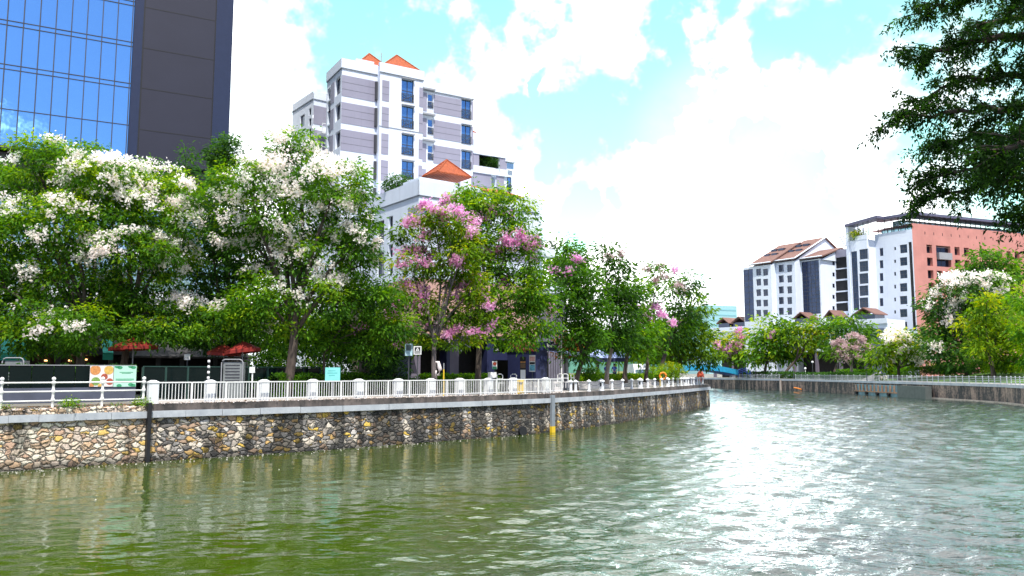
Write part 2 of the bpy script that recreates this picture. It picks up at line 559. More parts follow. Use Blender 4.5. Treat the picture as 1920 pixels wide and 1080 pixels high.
def grass_mat():
    m, nt, b = newmat('lawn_grass')
    g = nt.nodes.new('ShaderNodeNewGeometry')
    n = noise(nt, g.outputs['Position'], .5, 6, .7)
    n2 = noise(nt, g.outputs['Position'], 9, 4, .7)
    f = math_n(nt, 'ADD', math_n(nt, 'MULTIPLY', n.outputs['Fac'], .6), math_n(nt, 'MULTIPLY', n2.outputs['Fac'], .4))
    nt.links.new(ramp(nt, f, [(.3, (.035, .10, .012)), (.55, (.09, .19, .02)), (.75, (.17, .25, .03))]), b.inputs['Base Color'])
    b.inputs['Roughness'].default_value = .9
    bp = nt.nodes.new('ShaderNodeBump')
    bp.inputs['Strength'].default_value = 1
    bp.inputs['Distance'].default_value = .15
    nt.links.new(n2.outputs['Fac'], bp.inputs['Height'])
    nt.links.new(bp.outputs[0], b.inputs['Normal'])
    return m


GRASS = grass_mat()


# ------------------------------------------------------------------ object helpers
class MB:
    def __init__(s):
        s.v, s.f, s.m = [], [], []

    def poly(s, pts, mi=0):
        k = len(s.v)
        s.v += [tuple(p) for p in pts]
        s.f.append(tuple(range(k, k + len(pts))))
        s.m.append(mi)

    def hexa(s, a, mi=0):          # a: 8 corners, bottom ring then top ring
        k = len(s.v)
        s.v += [tuple(p) for p in a]
        for q in ((3, 2, 1, 0), (4, 5, 6, 7), (0, 1, 5, 4), (1, 2, 6, 5), (2, 3, 7, 6), (3, 0, 4, 7)):
            s.f.append(tuple(k + i for i in q))
            s.m.append(mi)

    def box(s, c, size, rz=0.0, mi=0, taper=1.0):
        x, y, z = [d / 2 for d in size]
        cr, sr = math.cos(rz), math.sin(rz)
        a = []
        for dz in (-z, z):
            t = 1.0 if dz < 0 else taper
            for dx, dy in ((-x, -y), (x, -y), (x, y), (-x, y)):
                dx, dy = dx * t, dy * t
                a.append((c[0] + dx * cr - dy * sr, c[1] + dx * sr + dy * cr, c[2] + dz))
        s.hexa(a, mi)

    def prism(s, poly, z0, z1, mi=0):
        k = len(s.v)
        n = len(poly)
        s.v += [(p[0], p[1], z0) for p in poly] + [(p[0], p[1], z1) for p in poly]
        s.f.append(tuple(range(k + n - 1, k - 1, -1)))
        s.f.append(tuple(range(k + n, k + 2 * n)))
        s.m += [mi, mi]
        for i in range(n):
            j = (i + 1) % n
            s.f.append((k + i, k + j, k + n + j, k + n + i))
            s.m.append(mi)

    def tube(s, pts, rad, n=8, mi=0, caps=True):
        pts = [Vector(p) for p in pts]
        if isinstance(rad, (int, float)):
            rad = [rad] * len(pts)
        k = len(s.v)
        for i, p in enumerate(pts):
            t = (pts[min(i + 1, len(pts) - 1)] - pts[max(i - 1, 0)])
            t = t.normalized() if t.length > 1e-9 else Vector((0, 0, 1))
            a = t.cross(Vector((0, 0, 1)) if abs(t.z) < .9 else Vector((1, 0, 0))).normalized()
            b = t.cross(a)
            for j in range(n):
                an = 2 * math.pi * j / n
                s.v.append(tuple(p + (a * math.cos(an) + b * math.sin(an)) * rad[i]))
        for i in range(len(pts) - 1):
            for j in range(n):
                j2 = (j + 1) % n
                s.f.append((k + i * n + j, k + i * n + j2, k + (i + 1) * n + j2, k + (i + 1) * n + j))
                s.m.append(mi)
        if caps:
            s.f.append(tuple(k + j for j in range(n - 1, -1, -1)))
            s.f.append(tuple(k + (len(pts) - 1) * n + j for j in range(n)))
            s.m += [mi, mi]

    def lathe(s, c, prof, n=12, mi=0):
        s.tube([(c[0], c[1], c[2] + z) for r, z in prof], [max(r, .001) for r, z in prof], n, mi)

    def pyramid(s, base, apex, mi=0):
        for i in range(len(base)):
            s.poly([base[i], base[(i + 1) % len(base)], apex], mi)

    def build(s, name, mats, parent=None, smooth=False):
        me = bpy.data.meshes.new(name)
        me.from_pydata(s.v, [], s.f)
        mats = mats if isinstance(mats, (list, tuple)) else [mats]
        for m in mats:
            me.materials.append(m)
        if len(mats) > 1:
            me.polygons.foreach_set('material_index', s.m)
        if smooth:
            me.polygons.foreach_set('use_smooth', [True] * len(me.polygons))
        me.update()
        bm = bmesh.new()
        bm.from_mesh(me)
        bmesh.ops.recalc_face_normals(bm, faces=bm.faces)
        bm.to_mesh(me)
        bm.free()
        return link(name, me, parent)


def link(name, me, parent=None):
    o = bpy.data.objects.new(name, me)
    COL.objects.link(o)
    if parent is not None:
        o.parent = parent
        if 'base' in parent:
            o.matrix_parent_inverse = Matrix.Translation(-Vector(parent['base'])) if not parent.get('local') else Matrix()
    return o


def tag(o, label, cat, group=None, kind=None):
    o['label'] = label
    o['category'] = cat
    if group:
        o['group'] = group
    if kind:
        o['kind'] = kind
    return o


def thing(name, label, cat, loc, rz=0.0, group=None, local=False):
    o = bpy.data.objects.new(name, None)
    COL.objects.link(o)
    o.empty_display_size = .2
    o.location = loc
    o.rotation_euler = (0, 0, rz)
    if not local:
        o['base'] = tuple(loc)
    return tag(o, label, cat, group)


def struct(name, mb, mats, kind='structure', smooth=False):
    o = mb.build(name, mats, None, smooth)
    o['kind'] = kind
    return o


def copy_tree(src, loc, rz, label=None):
    c = src.copy()
    COL.objects.link(c)
    c.location = loc
    c.rotation_euler = (0, 0, rz)
    if label:
        c['label'] = label
    for ch in list(src.children):
        d = ch.copy()
        COL.objects.link(d)
        d.parent = c
        for g in list(ch.children):
            e = g.copy()
            COL.objects.link(e)
            e.parent = d
    return c


class Fac:
    """a vertical facade plane through two ground points"""
    def __init__(s, A, B):
        s.A = Vector((A[0], A[1], 0))
        d = Vector((B[0] - A[0], B[1] - A[1], 0))
        s.len = d.length
        s.u = d.normalized()
        n = Vector((s.u.y, -s.u.x, 0))
        if n.dot(-s.A) < 0:
            n = -n
        s.n = n

    def uv(s, px, py):
        d = cam_dir(px, py)
        o = Vector((0, 0, CAMZ))
        t = s.n.dot(s.A - o) / s.n.dot(d)
        p = o + d * t
        return (p - s.A).dot(s.u), p.z

    def s(self, px, py=600):
        return self.uv(px, py)[0]

    def z(self, px, py):
        return self.uv(px, py)[1]

    def pt(s, a, z, off=0.0):
        q = s.A + s.u * a + s.n * off
        return Vector((q.x, q.y, z))

    def box(s, mb, s0, s1, z0, z1, o0, o1, mi=0):
        a = [s.pt(x, z, o) for z in (z0, z1) for x, o in ((s0, o1), (s1, o1), (s1, o0), (s0, o0))]
        mb.hexa(a, mi)

    def quad(s, mb, s0, s1, z0, z1, off, mi=0):
        mb.poly([s.pt(s0, z0, off), s.pt(s1, z0, off), s.pt(s1, z1, off), s.pt(s0, z1, off)], mi)

    def rect(s, x0, y0, x1, y1):
        xm, ym = (x0 + x1) / 2, (y0 + y1) / 2
        return (s.uv(x0, ym)[0], s.uv(x1, ym)[0], s.uv(xm, y1)[1], s.uv(xm, y0)[1])

    def holed(s, mb, s0, s1, z0, z1, holes, off=0.0, rec=.3, mi=0, mir=None):
        """front sheet with openings and their reveals"""
        mir = mi if mir is None else mir
        xs = sorted({s0, s1, *[h[0] for h in holes], *[h[1] for h in holes]})
        zs = sorted({z0, z1, *[h[2] for h in holes], *[h[3] for h in holes]})
        xs = [x for x in xs if s0 <= x <= s1]
        zs = [z for z in zs if z0 <= z <= z1]
        for i in range(len(xs) - 1):
            run = None
            for j in range(len(zs) - 1):
                cx, cz = (xs[i] + xs[i + 1]) / 2, (zs[j] + zs[j + 1]) / 2
                inside = any(h[0] < cx < h[1] and h[2] < cz < h[3] for h in holes)
                if not inside:
                    if run is None:
                        run = zs[j]
                    end = zs[j + 1]
                if (inside or j == len(zs) - 2) and run is not None:
                    s.quad(mb, xs[i], xs[i + 1], run, end, off, mi)
                    run = None
        for a, b, c, d in holes:
            for q in ([(a, c), (a, d)], [(b, c), (b, d)], [(a, c), (b, c)], [(a, d), (b, d)]):
                mb.poly([s.pt(*q[0], off), s.pt(*q[1], off), s.pt(*q[1], off - rec), s.pt(*q[0], off - rec)], mir)


def window(fac, r, parent, glassm, framem, off, name='window', bars=(1, 1), fw=.08, rec=.2, rail=None):
    """framed pane set inside the opening r=(s0,s1,z0,z1)"""
    s0, s1, z0, z1 = r
    fb = MB()
    o0, o1 = off - rec, off - rec + .07
    fac.box(fb, s0, s1, z0, z0 + fw, o0, o1)
    fac.box(fb, s0, s1, z1 - fw, z1, o0, o1)
    fac.box(fb, s0, s0 + fw, z0 + fw, z1 - fw, o0, o1)
    fac.box(fb, s1 - fw, s1, z0 + fw, z1 - fw, o0, o1)
    for i in range(1, bars[0]):
        x = s0 + (s1 - s0) * i / bars[0]
        fac.box(fb, x - fw / 2, x + fw / 2, z0 + fw, z1 - fw, o0, o1 - .01)
    for i in range(1, bars[1]):
        z = z0 + (z1 - z0) * i / bars[1]
        fac.box(fb, s0 + fw, s1 - fw, z - fw / 2, z + fw / 2, o0, o1 - .02)
    w = fb.build(name, framem, parent)
    gb = MB()
    fac.quad(gb, s0 + .01, s1 - .01, z0 + .01, z1 - .01, off - rec + .02)
    link_child(gb, 'pane', glassm, w)
    if rail:
        rb = MB()
        zr = z0 + (z1 - z0) * rail
        fac.box(rb, s0 - .02, s1 + .02, zr - .05, zr, off + .02, off + .08)
        fac.box(rb, s0 - .02, s1 + .02, z0 + .02, z0 + .07, off + .02, off + .08)
        k = 7
        for i in range(k + 1):
            x = s0 + (s1 - s0) * i / k
            fac.box(rb, x - .025, x + .025, z0 + .07, zr - .05, off + .035, off + .065)
        rb.tube([fac.pt(s0, z0 + .1, off + .05), fac.pt(s1, zr - .1, off + .05)], .03, 4)
        rb.tube([fac.pt(s1, z0 + .1, off + .05), fac.pt(s0, zr - .1, off + .05)], .03, 4)
        link_child(rb, 'window_rail', CHAR, w)
    return w


def link_child(mb, name, mats, parent):
    o = mb.build(name, mats, None)
    o.parent = parent
    # parts are built in world coordinates: cancel the parent's world transform
    p = parent
    base = None
    while p is not None:
        if 'base' in p:
            base = Vector(p['base'])
        p = p.parent
    o.matrix_parent_inverse = Matrix()
    return o


def part(mb, name, mats, parent, smooth=False, label=None):
    o = mb.build(name, mats, parent, smooth)
    if label:
        o['label'] = label
    return o


def rnd(a, b):
    return random.uniform(a, b)

# ------------------------------------------------------------------ the setting
def smooth_line(pts, k=6):
    out = []
    n = len(pts)
    for i in range(n - 1):
        p0, p1, p2, p3 = [Vector((*pts[max(0, min(n - 1, j))], 0)) for j in (i - 1, i, i + 1, i + 2)]
        for q in range(k):
            t = q / k
            v = .5 * (2 * p1 + (p2 - p0) * t + (2 * p0 - 5 * p1 + 4 * p2 - p3) * t * t + (3 * p1 - p0 - 3 * p2 + p3) * t ** 3)
            out.append((v.x, v.y))
    out.append(tuple(pts[-1]))
    return out


DECK = 2.75
E_raw = [(-46, 14.6), (-22.6, 34.7), (-17.55, 39.05)]
E = [(-46, 14.6), (-34, 24.9)] + smooth_line([(-22.6, 34.7), (-17.55, 39.05), (-9.6, 45.6), (2.95, 58.3), (11.8, 73.6), (18.6, 87.5), (24.4, 100)], 5) \
    + [(24.9, 101.6), (24.6, 103.5), (23, 110), (14, 135), (-10, 175), (-70, 230)]
SPLIT = min(range(len(E)), key=lambda i: abs(E[i][0] + 17.55))


def offset_line(line, d):
    """shift to the land side (left of travel) by d"""
    out = []
    for i, p in enumerate(line):
        a = Vector(line[max(0, i - 1)])
        b = Vector(line[min(len(line) - 1, i + 1)])
        t = (b - a).normalized()
        out.append((p[0] - t.y * d, p[1] + t.x * d))
    return out


def line_at_px(px, off, lo=0, hi=None):
    """the point on the quay line, off metres inland, seen in photo column px (used to lay things out along the quay)"""
    ln = offset_line(E, off)[:len(E) - 5]
    k = (px - 960) / FPX * math.cos(PITCH)
    best = None
    for i in range(len(ln) - 1):
        a, b = Vector(ln[i]), Vector(ln[i + 1])
        fa = a.x - k * a.y
        fb_ = b.x - k * b.y
        if fa * fb_ <= 0 and fa != fb_:
            t = fa / (fa - fb_)
            q = a + (b - a) * t
            tg = (b - a).normalized()
            best = (q.x, q.y, math.atan2(tg.y, tg.x))
            break
    if best is None:
        i = len(ln) - 1 if px > 600 else 0
        best = (ln[i][0], ln[i][1], 1.0)
    return best


# water: a real rippled surface, finest near the viewer, flat far outside the reach
WR = np.random.default_rng(5)
NWAVE = 110
w_len = np.exp((math.log(.22) + (math.log(2.4) - math.log(.22)) * WR.random(NWAVE) ** 1.6))
w_dir = R(-92) + WR.normal(size=NWAVE) * R(33)
w_ph = WR.uniform(0, 2 * math.pi, NWAVE)
w_slope = WAVE_SLOPE * math.sqrt(2 / NWAVE) * WR.uniform(.6, 1.4, NWAVE)


def sstep(a, b, x):
    t_ = np.clip((x - a) / (b - a), 0, 1)
    return t_ * t_ * (3 - 2 * t_)


def water_height(X, Y):
    gust = .5 + .17 * (np.sin(.23 * X + .11 * Y) + np.sin(-.12 * X + .19 * Y + 1.3) + np.sin(.07 * X - .31 * Y + 2.1))
    ex = .16 + .84 * sstep(-6.5, 5.5, X - .22 * Y + 8.0 * gust)
    h = np.zeros_like(X)
    for k in range(NWAVE):
        kk = 2 * math.pi / w_len[k]
        a = w_slope[k] / kk
        if w_len[k] < .52:
            a = a * (1 - sstep(26, 32, Y))
        elif w_len[k] < 1.0:
            a = a * (1 - sstep(50, 60, Y))
        elif w_len[k] < 1.9:
            a = a * (1 - sstep(100, 118, Y))
        h += a * np.sin(kk * (X * math.cos(w_dir[k]) + Y * math.sin(w_dir[k])) + w_ph[k])
    return h * ex * (1 + .7 * sstep(38, 110, Y)) * (1 - sstep(280, 325, Y))


wv_, wf_ = [], []
nv = 0
for x0_, x1_, y0_, y1_, st_ in ((-30, 30, 4, 32, .09), (-32, 46, 32, 60, .17), (-36, 80, 60, 118, .36), (-40, 110, 118, 330, .9)):
    nx, ny = int(round((x1_ - x0_) / st_)) + 1, int(round((y1_ - y0_) / st_)) + 1
    gx_, gy_ = np.meshgrid(np.linspace(x0_, x1_, nx), np.linspace(y0_, y1_, ny))
    wv_.append(np.stack([gx_, gy_, water_height(gx_, gy_)], -1).reshape(-1, 3))
    q_ = (np.arange(ny - 1)[:, None] * nx + np.arange(nx - 1)[None]).ravel() + nv
    wf_.append(np.stack([q_, q_ + 1, q_ + nx + 1, q_ + nx], 1))
    nv += nx * ny
for x0_, x1_, y0_, y1_ in ((-3000, 3000, -300, 4), (-3000, -30, 4, 32), (30, 3000, 4, 32), (-3000, -32, 32, 60), (46, 3000, 32, 60), (-3000, -36, 60, 118), (80, 3000, 60, 118), (-3000, -40, 118, 330), (110, 3000, 118, 330), (-3000, 3000, 330, 3000)):
    wv_.append(np.array([(x0_, y0_, 0), (x1_, y0_, 0), (x1_, y1_, 0), (x0_, y1_, 0)], float))
    wf_.append(np.array([[nv, nv + 1, nv + 2, nv + 3]]))
    nv += 4
wv_ = np.concatenate(wv_)
wf_ = np.concatenate(wf_)
me = bpy.data.meshes.new('river_water')
me.vertices.add(len(wv_))
me.vertices.foreach_set('co', wv_.astype(np.float32).ravel())
me.loops.add(len(wf_) * 4)
me.loops.foreach_set('vertex_index', wf_.astype(np.int32).ravel())
me.polygons.add(len(wf_))
me.polygons.foreach_set('loop_start', np.arange(0, 4 * len(wf_), 4, dtype=np.int32))
me.polygons.foreach_set('use_smooth', np.ones(len(wf_), dtype=bool))
me.materials.append(WATER)
me.update(calc_edges=True)
o = link('river_water', me)
o['kind'] = 'structure'
mb = MB()
mb.poly([(-7000, -4000, -1.6), (7000, -4000, -1.6), (7000, 9000, -1.6), (-7000, 9000, -1.6)])
struct('river_bed_ground', mb, EARTH)

# left land
land = offset_line(E, .5)
mb = MB()
poly = [(p[0], p[1]) for p in land] + [(-3000, 2200), (-3000, -300), (-80, -100)]
mb.prism(poly, -1.5, DECK)
struct('left_bank_ground', mb, EARTH)
# promenade paving on the left bank
mb = MB()
a, b = offset_line(E, .52), offset_line(E, 4.2)
for i in range(SPLIT, len(E) - 6):
    mb.poly([(*a[i], DECK + .006), (*a[i + 1], DECK + .006), (*b[i + 1], DECK + .006), (*b[i], DECK + .006)])
struct('promenade_paving', mb, PAVE)

# right land
RB = [(9, -60), (9.5, 2), (13, 16), (20, 28), (42, 58), (64.5, 101), (67.3, 130), (66, 176), (59.5, 203), (55.5, 222), (40, 255), (10, 290), (-70, 330)]
RB = RB[:4] + smooth_line(RB[4:11], 4) + RB[11:]
RZ = 2.62
mb = MB()
ri = offset_line(RB, -.45)
mb.prism([tuple(p) for p in ri] + [(-3000, 2600), (3000, 5000), (3000, -300), (60, -200)], -1.5, RZ)
struct('right_bank_ground', mb, EARTH)
mb = MB()
a, b = offset_line(RB, -.47), offset_line(RB, -3.2)
for i in range(4, len(RB) - 3):
    mb.poly([(*a[i], RZ + .006), (*a[i + 1], RZ + .006), (*b[i + 1], RZ + .006), (*b[i], RZ + .006)])
struct('right_promenade_path', mb, PAVE)
# sloping lawn
mb = MB()
rows = [3.3, 5, 8, 12, 17, 24, 40]
hts = [0, .05, .55, 1.15, 1.6, 1.9, 2.0]
idx = [i for i, p in enumerate(RB) if 56 < p[1] < 182 and p[0] > 30]
offs = [offset_line(RB, -r) for r in rows]


def lawn_h(r, y):
    f = 1.0 if y < 140 else max(0.0, 1 - (y - 140) / 36)
    f = f * f * (3 - 2 * f)
    h = np.interp(r, rows, hts)
    return RZ + .012 + h * f + .1 * math.sin(y * .21 + r)*f


for i in range(len(idx) - 1):
    for j in range(len(rows) - 1):
        q = []
        for ii, jj in ((i, j), (i + 1, j), (i + 1, j + 1), (i, j + 1)):
            p = offs[jj][idx[ii]]
            q.append((p[0], p[1], lawn_h(rows[jj], RB[idx[ii]][1])))
        mb.poly(q)
struct('sloping_lawn', mb, GRASS, smooth=True)

# far hill
mb = MB()
n = 60
xs = [(-250 + 1100 * i / n) for i in range(n + 1)]
hh = [38 + 20 * math.exp(-((x - 260) / 190) ** 2) + 2.2 * math.sin(x * .09) + 1.8 * math.sin(x * .23 + 1) + rnd(-1.2, 1.2) for x in xs]
for i in range(n):
    mb.poly([(xs[i], 1000, -1), (xs[i + 1], 1000, -1), (xs[i + 1], 1050, hh[i + 1]), (xs[i], 1050, hh[i])])
    mb.poly([(xs[i], 1050, hh[i]), (xs[i + 1], 1050, hh[i + 1]), (xs[i + 1], 1400, 0), (xs[i], 1400, 0)])
struct('wooded_hills', mb, HILLM, smooth=True)

# planting bed behind the chained bollards, and the terrace beyond it
BED = 3.36
i0 = min(range(SPLIT, len(E)), key=lambda i: abs(E[i][0] - 5.2))
mb = MB()
a, b = offset_line(E, 4.6), offset_line(E, 16)
sl = list(range(i0, len(E) - 6))
mb.prism([a[i] for i in sl] + [b[i] for i in reversed(sl)], DECK + .01, BED)
struct('planting_bed_soil', mb, SOIL)
t = thing('planter_wall', 'long low white planter wall behind the chained bollards', 'wall', (*offset_line(E, 4.4)[sl[3]], DECK))
mb = MB()
a, b = offset_line(E, 4.3), offset_line(E, 4.6)
for i in sl[:-1]:
    mb.hexa([(*a[i], DECK), (*a[i + 1], DECK), (*b[i + 1], DECK), (*b[i], DECK), (*a[i], BED), (*a[i + 1], BED), (*b[i + 1], BED), (*b[i], BED)])
part(mb, 'wall', PLANTW, t)
mb = MB()
a, b = offset_line(E, 4.24), offset_line(E, 4.66)
for i in sl[:-1]:
    mb.hexa([(*a[i], BED + .002), (*a[i + 1], BED + .002), (*b[i + 1], BED + .002), (*b[i], BED + .002),
             (*a[i], BED + .07), (*a[i + 1], BED + .07), (*b[i + 1], BED + .07), (*b[i], BED + .07)])
part(mb, 'coping', PLANTW, t)


# ------------------------------------------------------------------ quay walls
def band(mb, line, rng, oa, ob, z0, z1, mi=0, ob0=None):
    """continuous strip solid between two offsets along a line (negative offset = over the water)"""
    A, B = offset_line(line, oa), offset_line(line, ob)
    A2 = offset_line(line, ob0) if ob0 is not None else A
    for i in rng:
        mb.poly([(*A2[i], z0), (*A2[i + 1], z0), (*A[i + 1], z1), (*A[i], z1)], mi)
        mb.poly([(*A[i], z1), (*A[i + 1], z1), (*B[i + 1], z1), (*B[i], z1)], mi)
        mb.poly([(*A2[i], z0), (*A2[i + 1], z0), (*B[i + 1], z0), (*B[i], z0)], mi)
    for i in (rng[0], rng[-1] + 1):
        mb.poly([(*A2[i], z0), (*A[i], z1), (*B[i], z1), (*B[i], z0)], mi)


NE = len(E)
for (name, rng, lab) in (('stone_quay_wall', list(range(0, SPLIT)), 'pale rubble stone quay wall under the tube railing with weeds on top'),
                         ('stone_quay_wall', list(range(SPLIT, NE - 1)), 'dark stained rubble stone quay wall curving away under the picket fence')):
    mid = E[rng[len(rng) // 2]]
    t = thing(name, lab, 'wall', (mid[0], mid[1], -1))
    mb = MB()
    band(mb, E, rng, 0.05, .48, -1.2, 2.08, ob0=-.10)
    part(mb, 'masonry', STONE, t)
    # coping in separate precast lengths
    mb = MB()
    A = E[rng[0]:rng[-1] + 2]
    dist = 0
    seg = []
    for i in rng:
        pa, pb = Vector(E[i]), Vector(E[i + 1])
        nseg = max(1, int(round((pb - pa).length / 2.9)))
        for k in range(nseg):
            a0 = pa + (pb - pa) * ((k + .006) / nseg)
            a1 = pa + (pb - pa) * ((k + .994) / nseg)
            tt = (pb - pa).normalized()
            nn = Vector((-tt.y, tt.x))
            dz = rnd(-.012, .012)
            o_ = rnd(-.012, .012)
            q = [a0 - nn * (.12 + o_), a1 - nn * (.12 + o_), a1 + nn * .3, a0 + nn * .3]
            mb.hexa([(*p, 2.083 + dz) for p in q] + [(*p, 2.40 + dz) for p in q])
    part(mb, 'coping', COPE, t)
    mb = MB()
    top = 2.62 if rng[0] == 0 else DECK
    band(mb, E, rng, .02, .5, 2.405, top)
    part(mb, 'kerb', STONE if rng[0] == 0 else UPST, t)
# dark joint between the two walls
p = E[SPLIT]
t = Vector(E[SPLIT + 1]) - Vector(E[SPLIT - 1])
mb = MB()
mb.box((p[0] + .05, p[1] - .1, 1.0), (.16, .5, 3.6), math.atan2(t.y, t.x))
tag(mb.build('joint_strip', BLACK), 'black vertical expansion joint between pale and dark quay walls', 'joint')

# right bank wall
rng = list(range(4, len(RB) - 1))
t = thing('quay_wall', 'long stained concrete quay wall along the far right bank', 'wall', (66, 130, -1))
mb = MB()
band(mb, RB, rng, 0, -.5, -1.2, 2.2, ob0=.12)
part(mb, 'wall', RWALL, t)
mb = MB()
band(mb, RB, rng, .14, -.5, 2.203, 2.62)
part(mb, 'coping', COPE, t)
mb = MB()
band(mb, RB, [i for i in rng if RB[i][1] < 130], .55, .1, -1, .22)
part(mb, 'ledge', RLEDGE, t)
t = thing('near_quay_wall', 'plain concrete quay wall of the near right bank', 'wall', (12, 5, -1))
mb = MB()
band(mb, RB, list(range(0, 4)), 0, -.5, -1.2, 2.62)
part(mb, 'wall', RWALL, t)

# drain opening + tide gauge post on the left wall
q = line_at_px(978, -.06)
mb = MB()
mb.tube([(q[0] - .1, q[1] + .1, .25), (q[0] + .12, q[1] - .14, .25)], .34, 12)
tag(mb.build('drain_outlet', BLACK), 'round black drain outlet low in stone quay wall', 'drain')
q = line_at_px(1035.5, -.14)
t = thing('tide_gauge_post', 'grey gauge post with yellow foot fixed to stone quay wall', 'post', (q[0], q[1], -1))
mb = MB()
mb.box((q[0], q[1], 1.52), (.36, .20, 2.2), q[2])
part(mb, 'post', M('gauge_grey', (.22, .25, .28), .7), t)
mb = MB()
mb.box((q[0], q[1], -.04), (.38, .22, .9), q[2])
part(mb, 'foot', YELL, t)


# ------------------------------------------------------------------ foliage engine
def quads_mesh(name, V, tint, mat):
    n = len(V) // 4
    me = bpy.data.meshes.new(name)
    me.vertices.add(4 * n)
    me.vertices.foreach_set('co', V.astype(np.float32).ravel())
    me.loops.add(4 * n)
    me.loops.foreach_set('vertex_index', np.arange(4 * n, dtype=np.int32))
    me.polygons.add(n)
    me.polygons.foreach_set('loop_start', np.arange(0, 4 * n, 4, dtype=np.int32))
    at = me.attributes.new('tint', 'FLOAT', 'POINT')
    at.data.foreach_set('value', np.repeat(np.clip(tint, 0, 1), 4).astype(np.float32))
    me.materials.append(mat)
    me.update(calc_edges=True)
    me.validate()
    return me


def norm(v):
    return v / np.maximum(np.linalg.norm(v, axis=1, keepdims=True), 1e-9)


def leaf_quads(pos, ax, nrm, L, Wd):
    """rhombus leaves: base, side, tip, side"""
    ax = norm(ax)
    side = norm(np.cross(ax, nrm))
    L = L[:, None]
    Wd = Wd[:, None]
    up = norm(np.cross(side, ax))
    a = pos
    b = pos + ax * L * .45 + side * Wd * .5 + up * L * .05
    c = pos + ax * L - np.array([0, 0, 1]) * L * .12
    d = pos + ax * L * .45 - side * Wd * .5 + up * L * .05
    V = np.stack([a, b, c, d], 1).reshape(-1, 3)
    return V


def blob_clumps(c, r, n, shell=.65):
    d = norm(RNG.normal(size=(n, 3)))
    u = RNG.random(n)
    rad = np.where(RNG.random(n) < shell, .72 + .34 * u, u ** .5 * .8)
    return np.array(c) + d * rad[:, None] * np.array(r), d


def foliage(blobs, leaf, lai=3.4, width=.42, tint=(.15, .6), clump=.55, per=40, top_bias=.14):
    lai = lai * 1.3
    Vs, Ts, cl = [], [], []
    for c, r in blobs:
        area = math.pi * r[0] * r[2]
        nl = int(lai * area / (leaf * leaf * width * .5))
        nc = max(3, int(nl / per))
        cp, cd = blob_clumps(c, r, nc)
        cl.append((cp, cd))
        bt = RNG.uniform(-.08, .08)
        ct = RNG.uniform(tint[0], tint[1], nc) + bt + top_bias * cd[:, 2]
        k = RNG.integers(int(per * .5), int(per * 1.5) + 1, nc)
        ids = np.repeat(np.arange(nc), k)
        m = len(ids)
        o = RNG.normal(size=(m, 3)) * np.array([clump, clump, clump * .55]) * .62
        pos = cp[ids] + o
        ax = norm(o * np.array([1, 1, .5])) + np.array([0, 0, -.45]) + RNG.normal(size=(m, 3)) * .45 + cd[ids] * .4
        nr = RNG.normal(size=(m, 3)) * .7 + np.array([0, 0, 1.0])
        Ls = leaf * RNG.uniform(.5, 1.45, m)
        Vs.append(leaf_quads(pos, ax, nr, Ls, Ls * width))
        Ts.append(ct[ids] + RNG.normal(size=m) * .09)
    return np.concatenate(Vs), np.concatenate(Ts), cl


def puffs(points, size, rad, k=8):
    n = len(points)
    ids = np.repeat(np.arange(n), k)
    m = n * k
    o = RNG.normal(size=(m, 3)) * rad * .55
    pos = points[ids] + o
    ax = RNG.normal(size=(m, 3)) + np.array([0, 0, .3])
    nr = RNG.normal(size=(m, 3))
    Ls = size * RNG.uniform(.6, 1.25, m)
    V = leaf_quads(pos, ax, nr, Ls, Ls * .85)
    t = np.repeat(RNG.uniform(.15, .9, n), k) + RNG.normal(size=m) * .15
    return V, t


def limb_tube(mb, a, b, r0, r1, sag=.12, n=6, k=5):
    a, b = Vector(a), Vector(b)
    d = b - a
    mid = Vector((rnd(-1, 1), rnd(-1, 1), rnd(-.3, 1))) * d.length * sag
    pts = []
    for i in range(k + 1):
        t = i / k
        p = a + d * t + mid * (4 * t * (1 - t)) * .6 + Vector((0, 0, 1)) * d.length * .06 * math.sin(math.pi * t)
        pts.append(p)
    mb.tube(pts, [r0 + (r1 - r0) * (i / k) for i in range(k + 1)], n)
    return pts


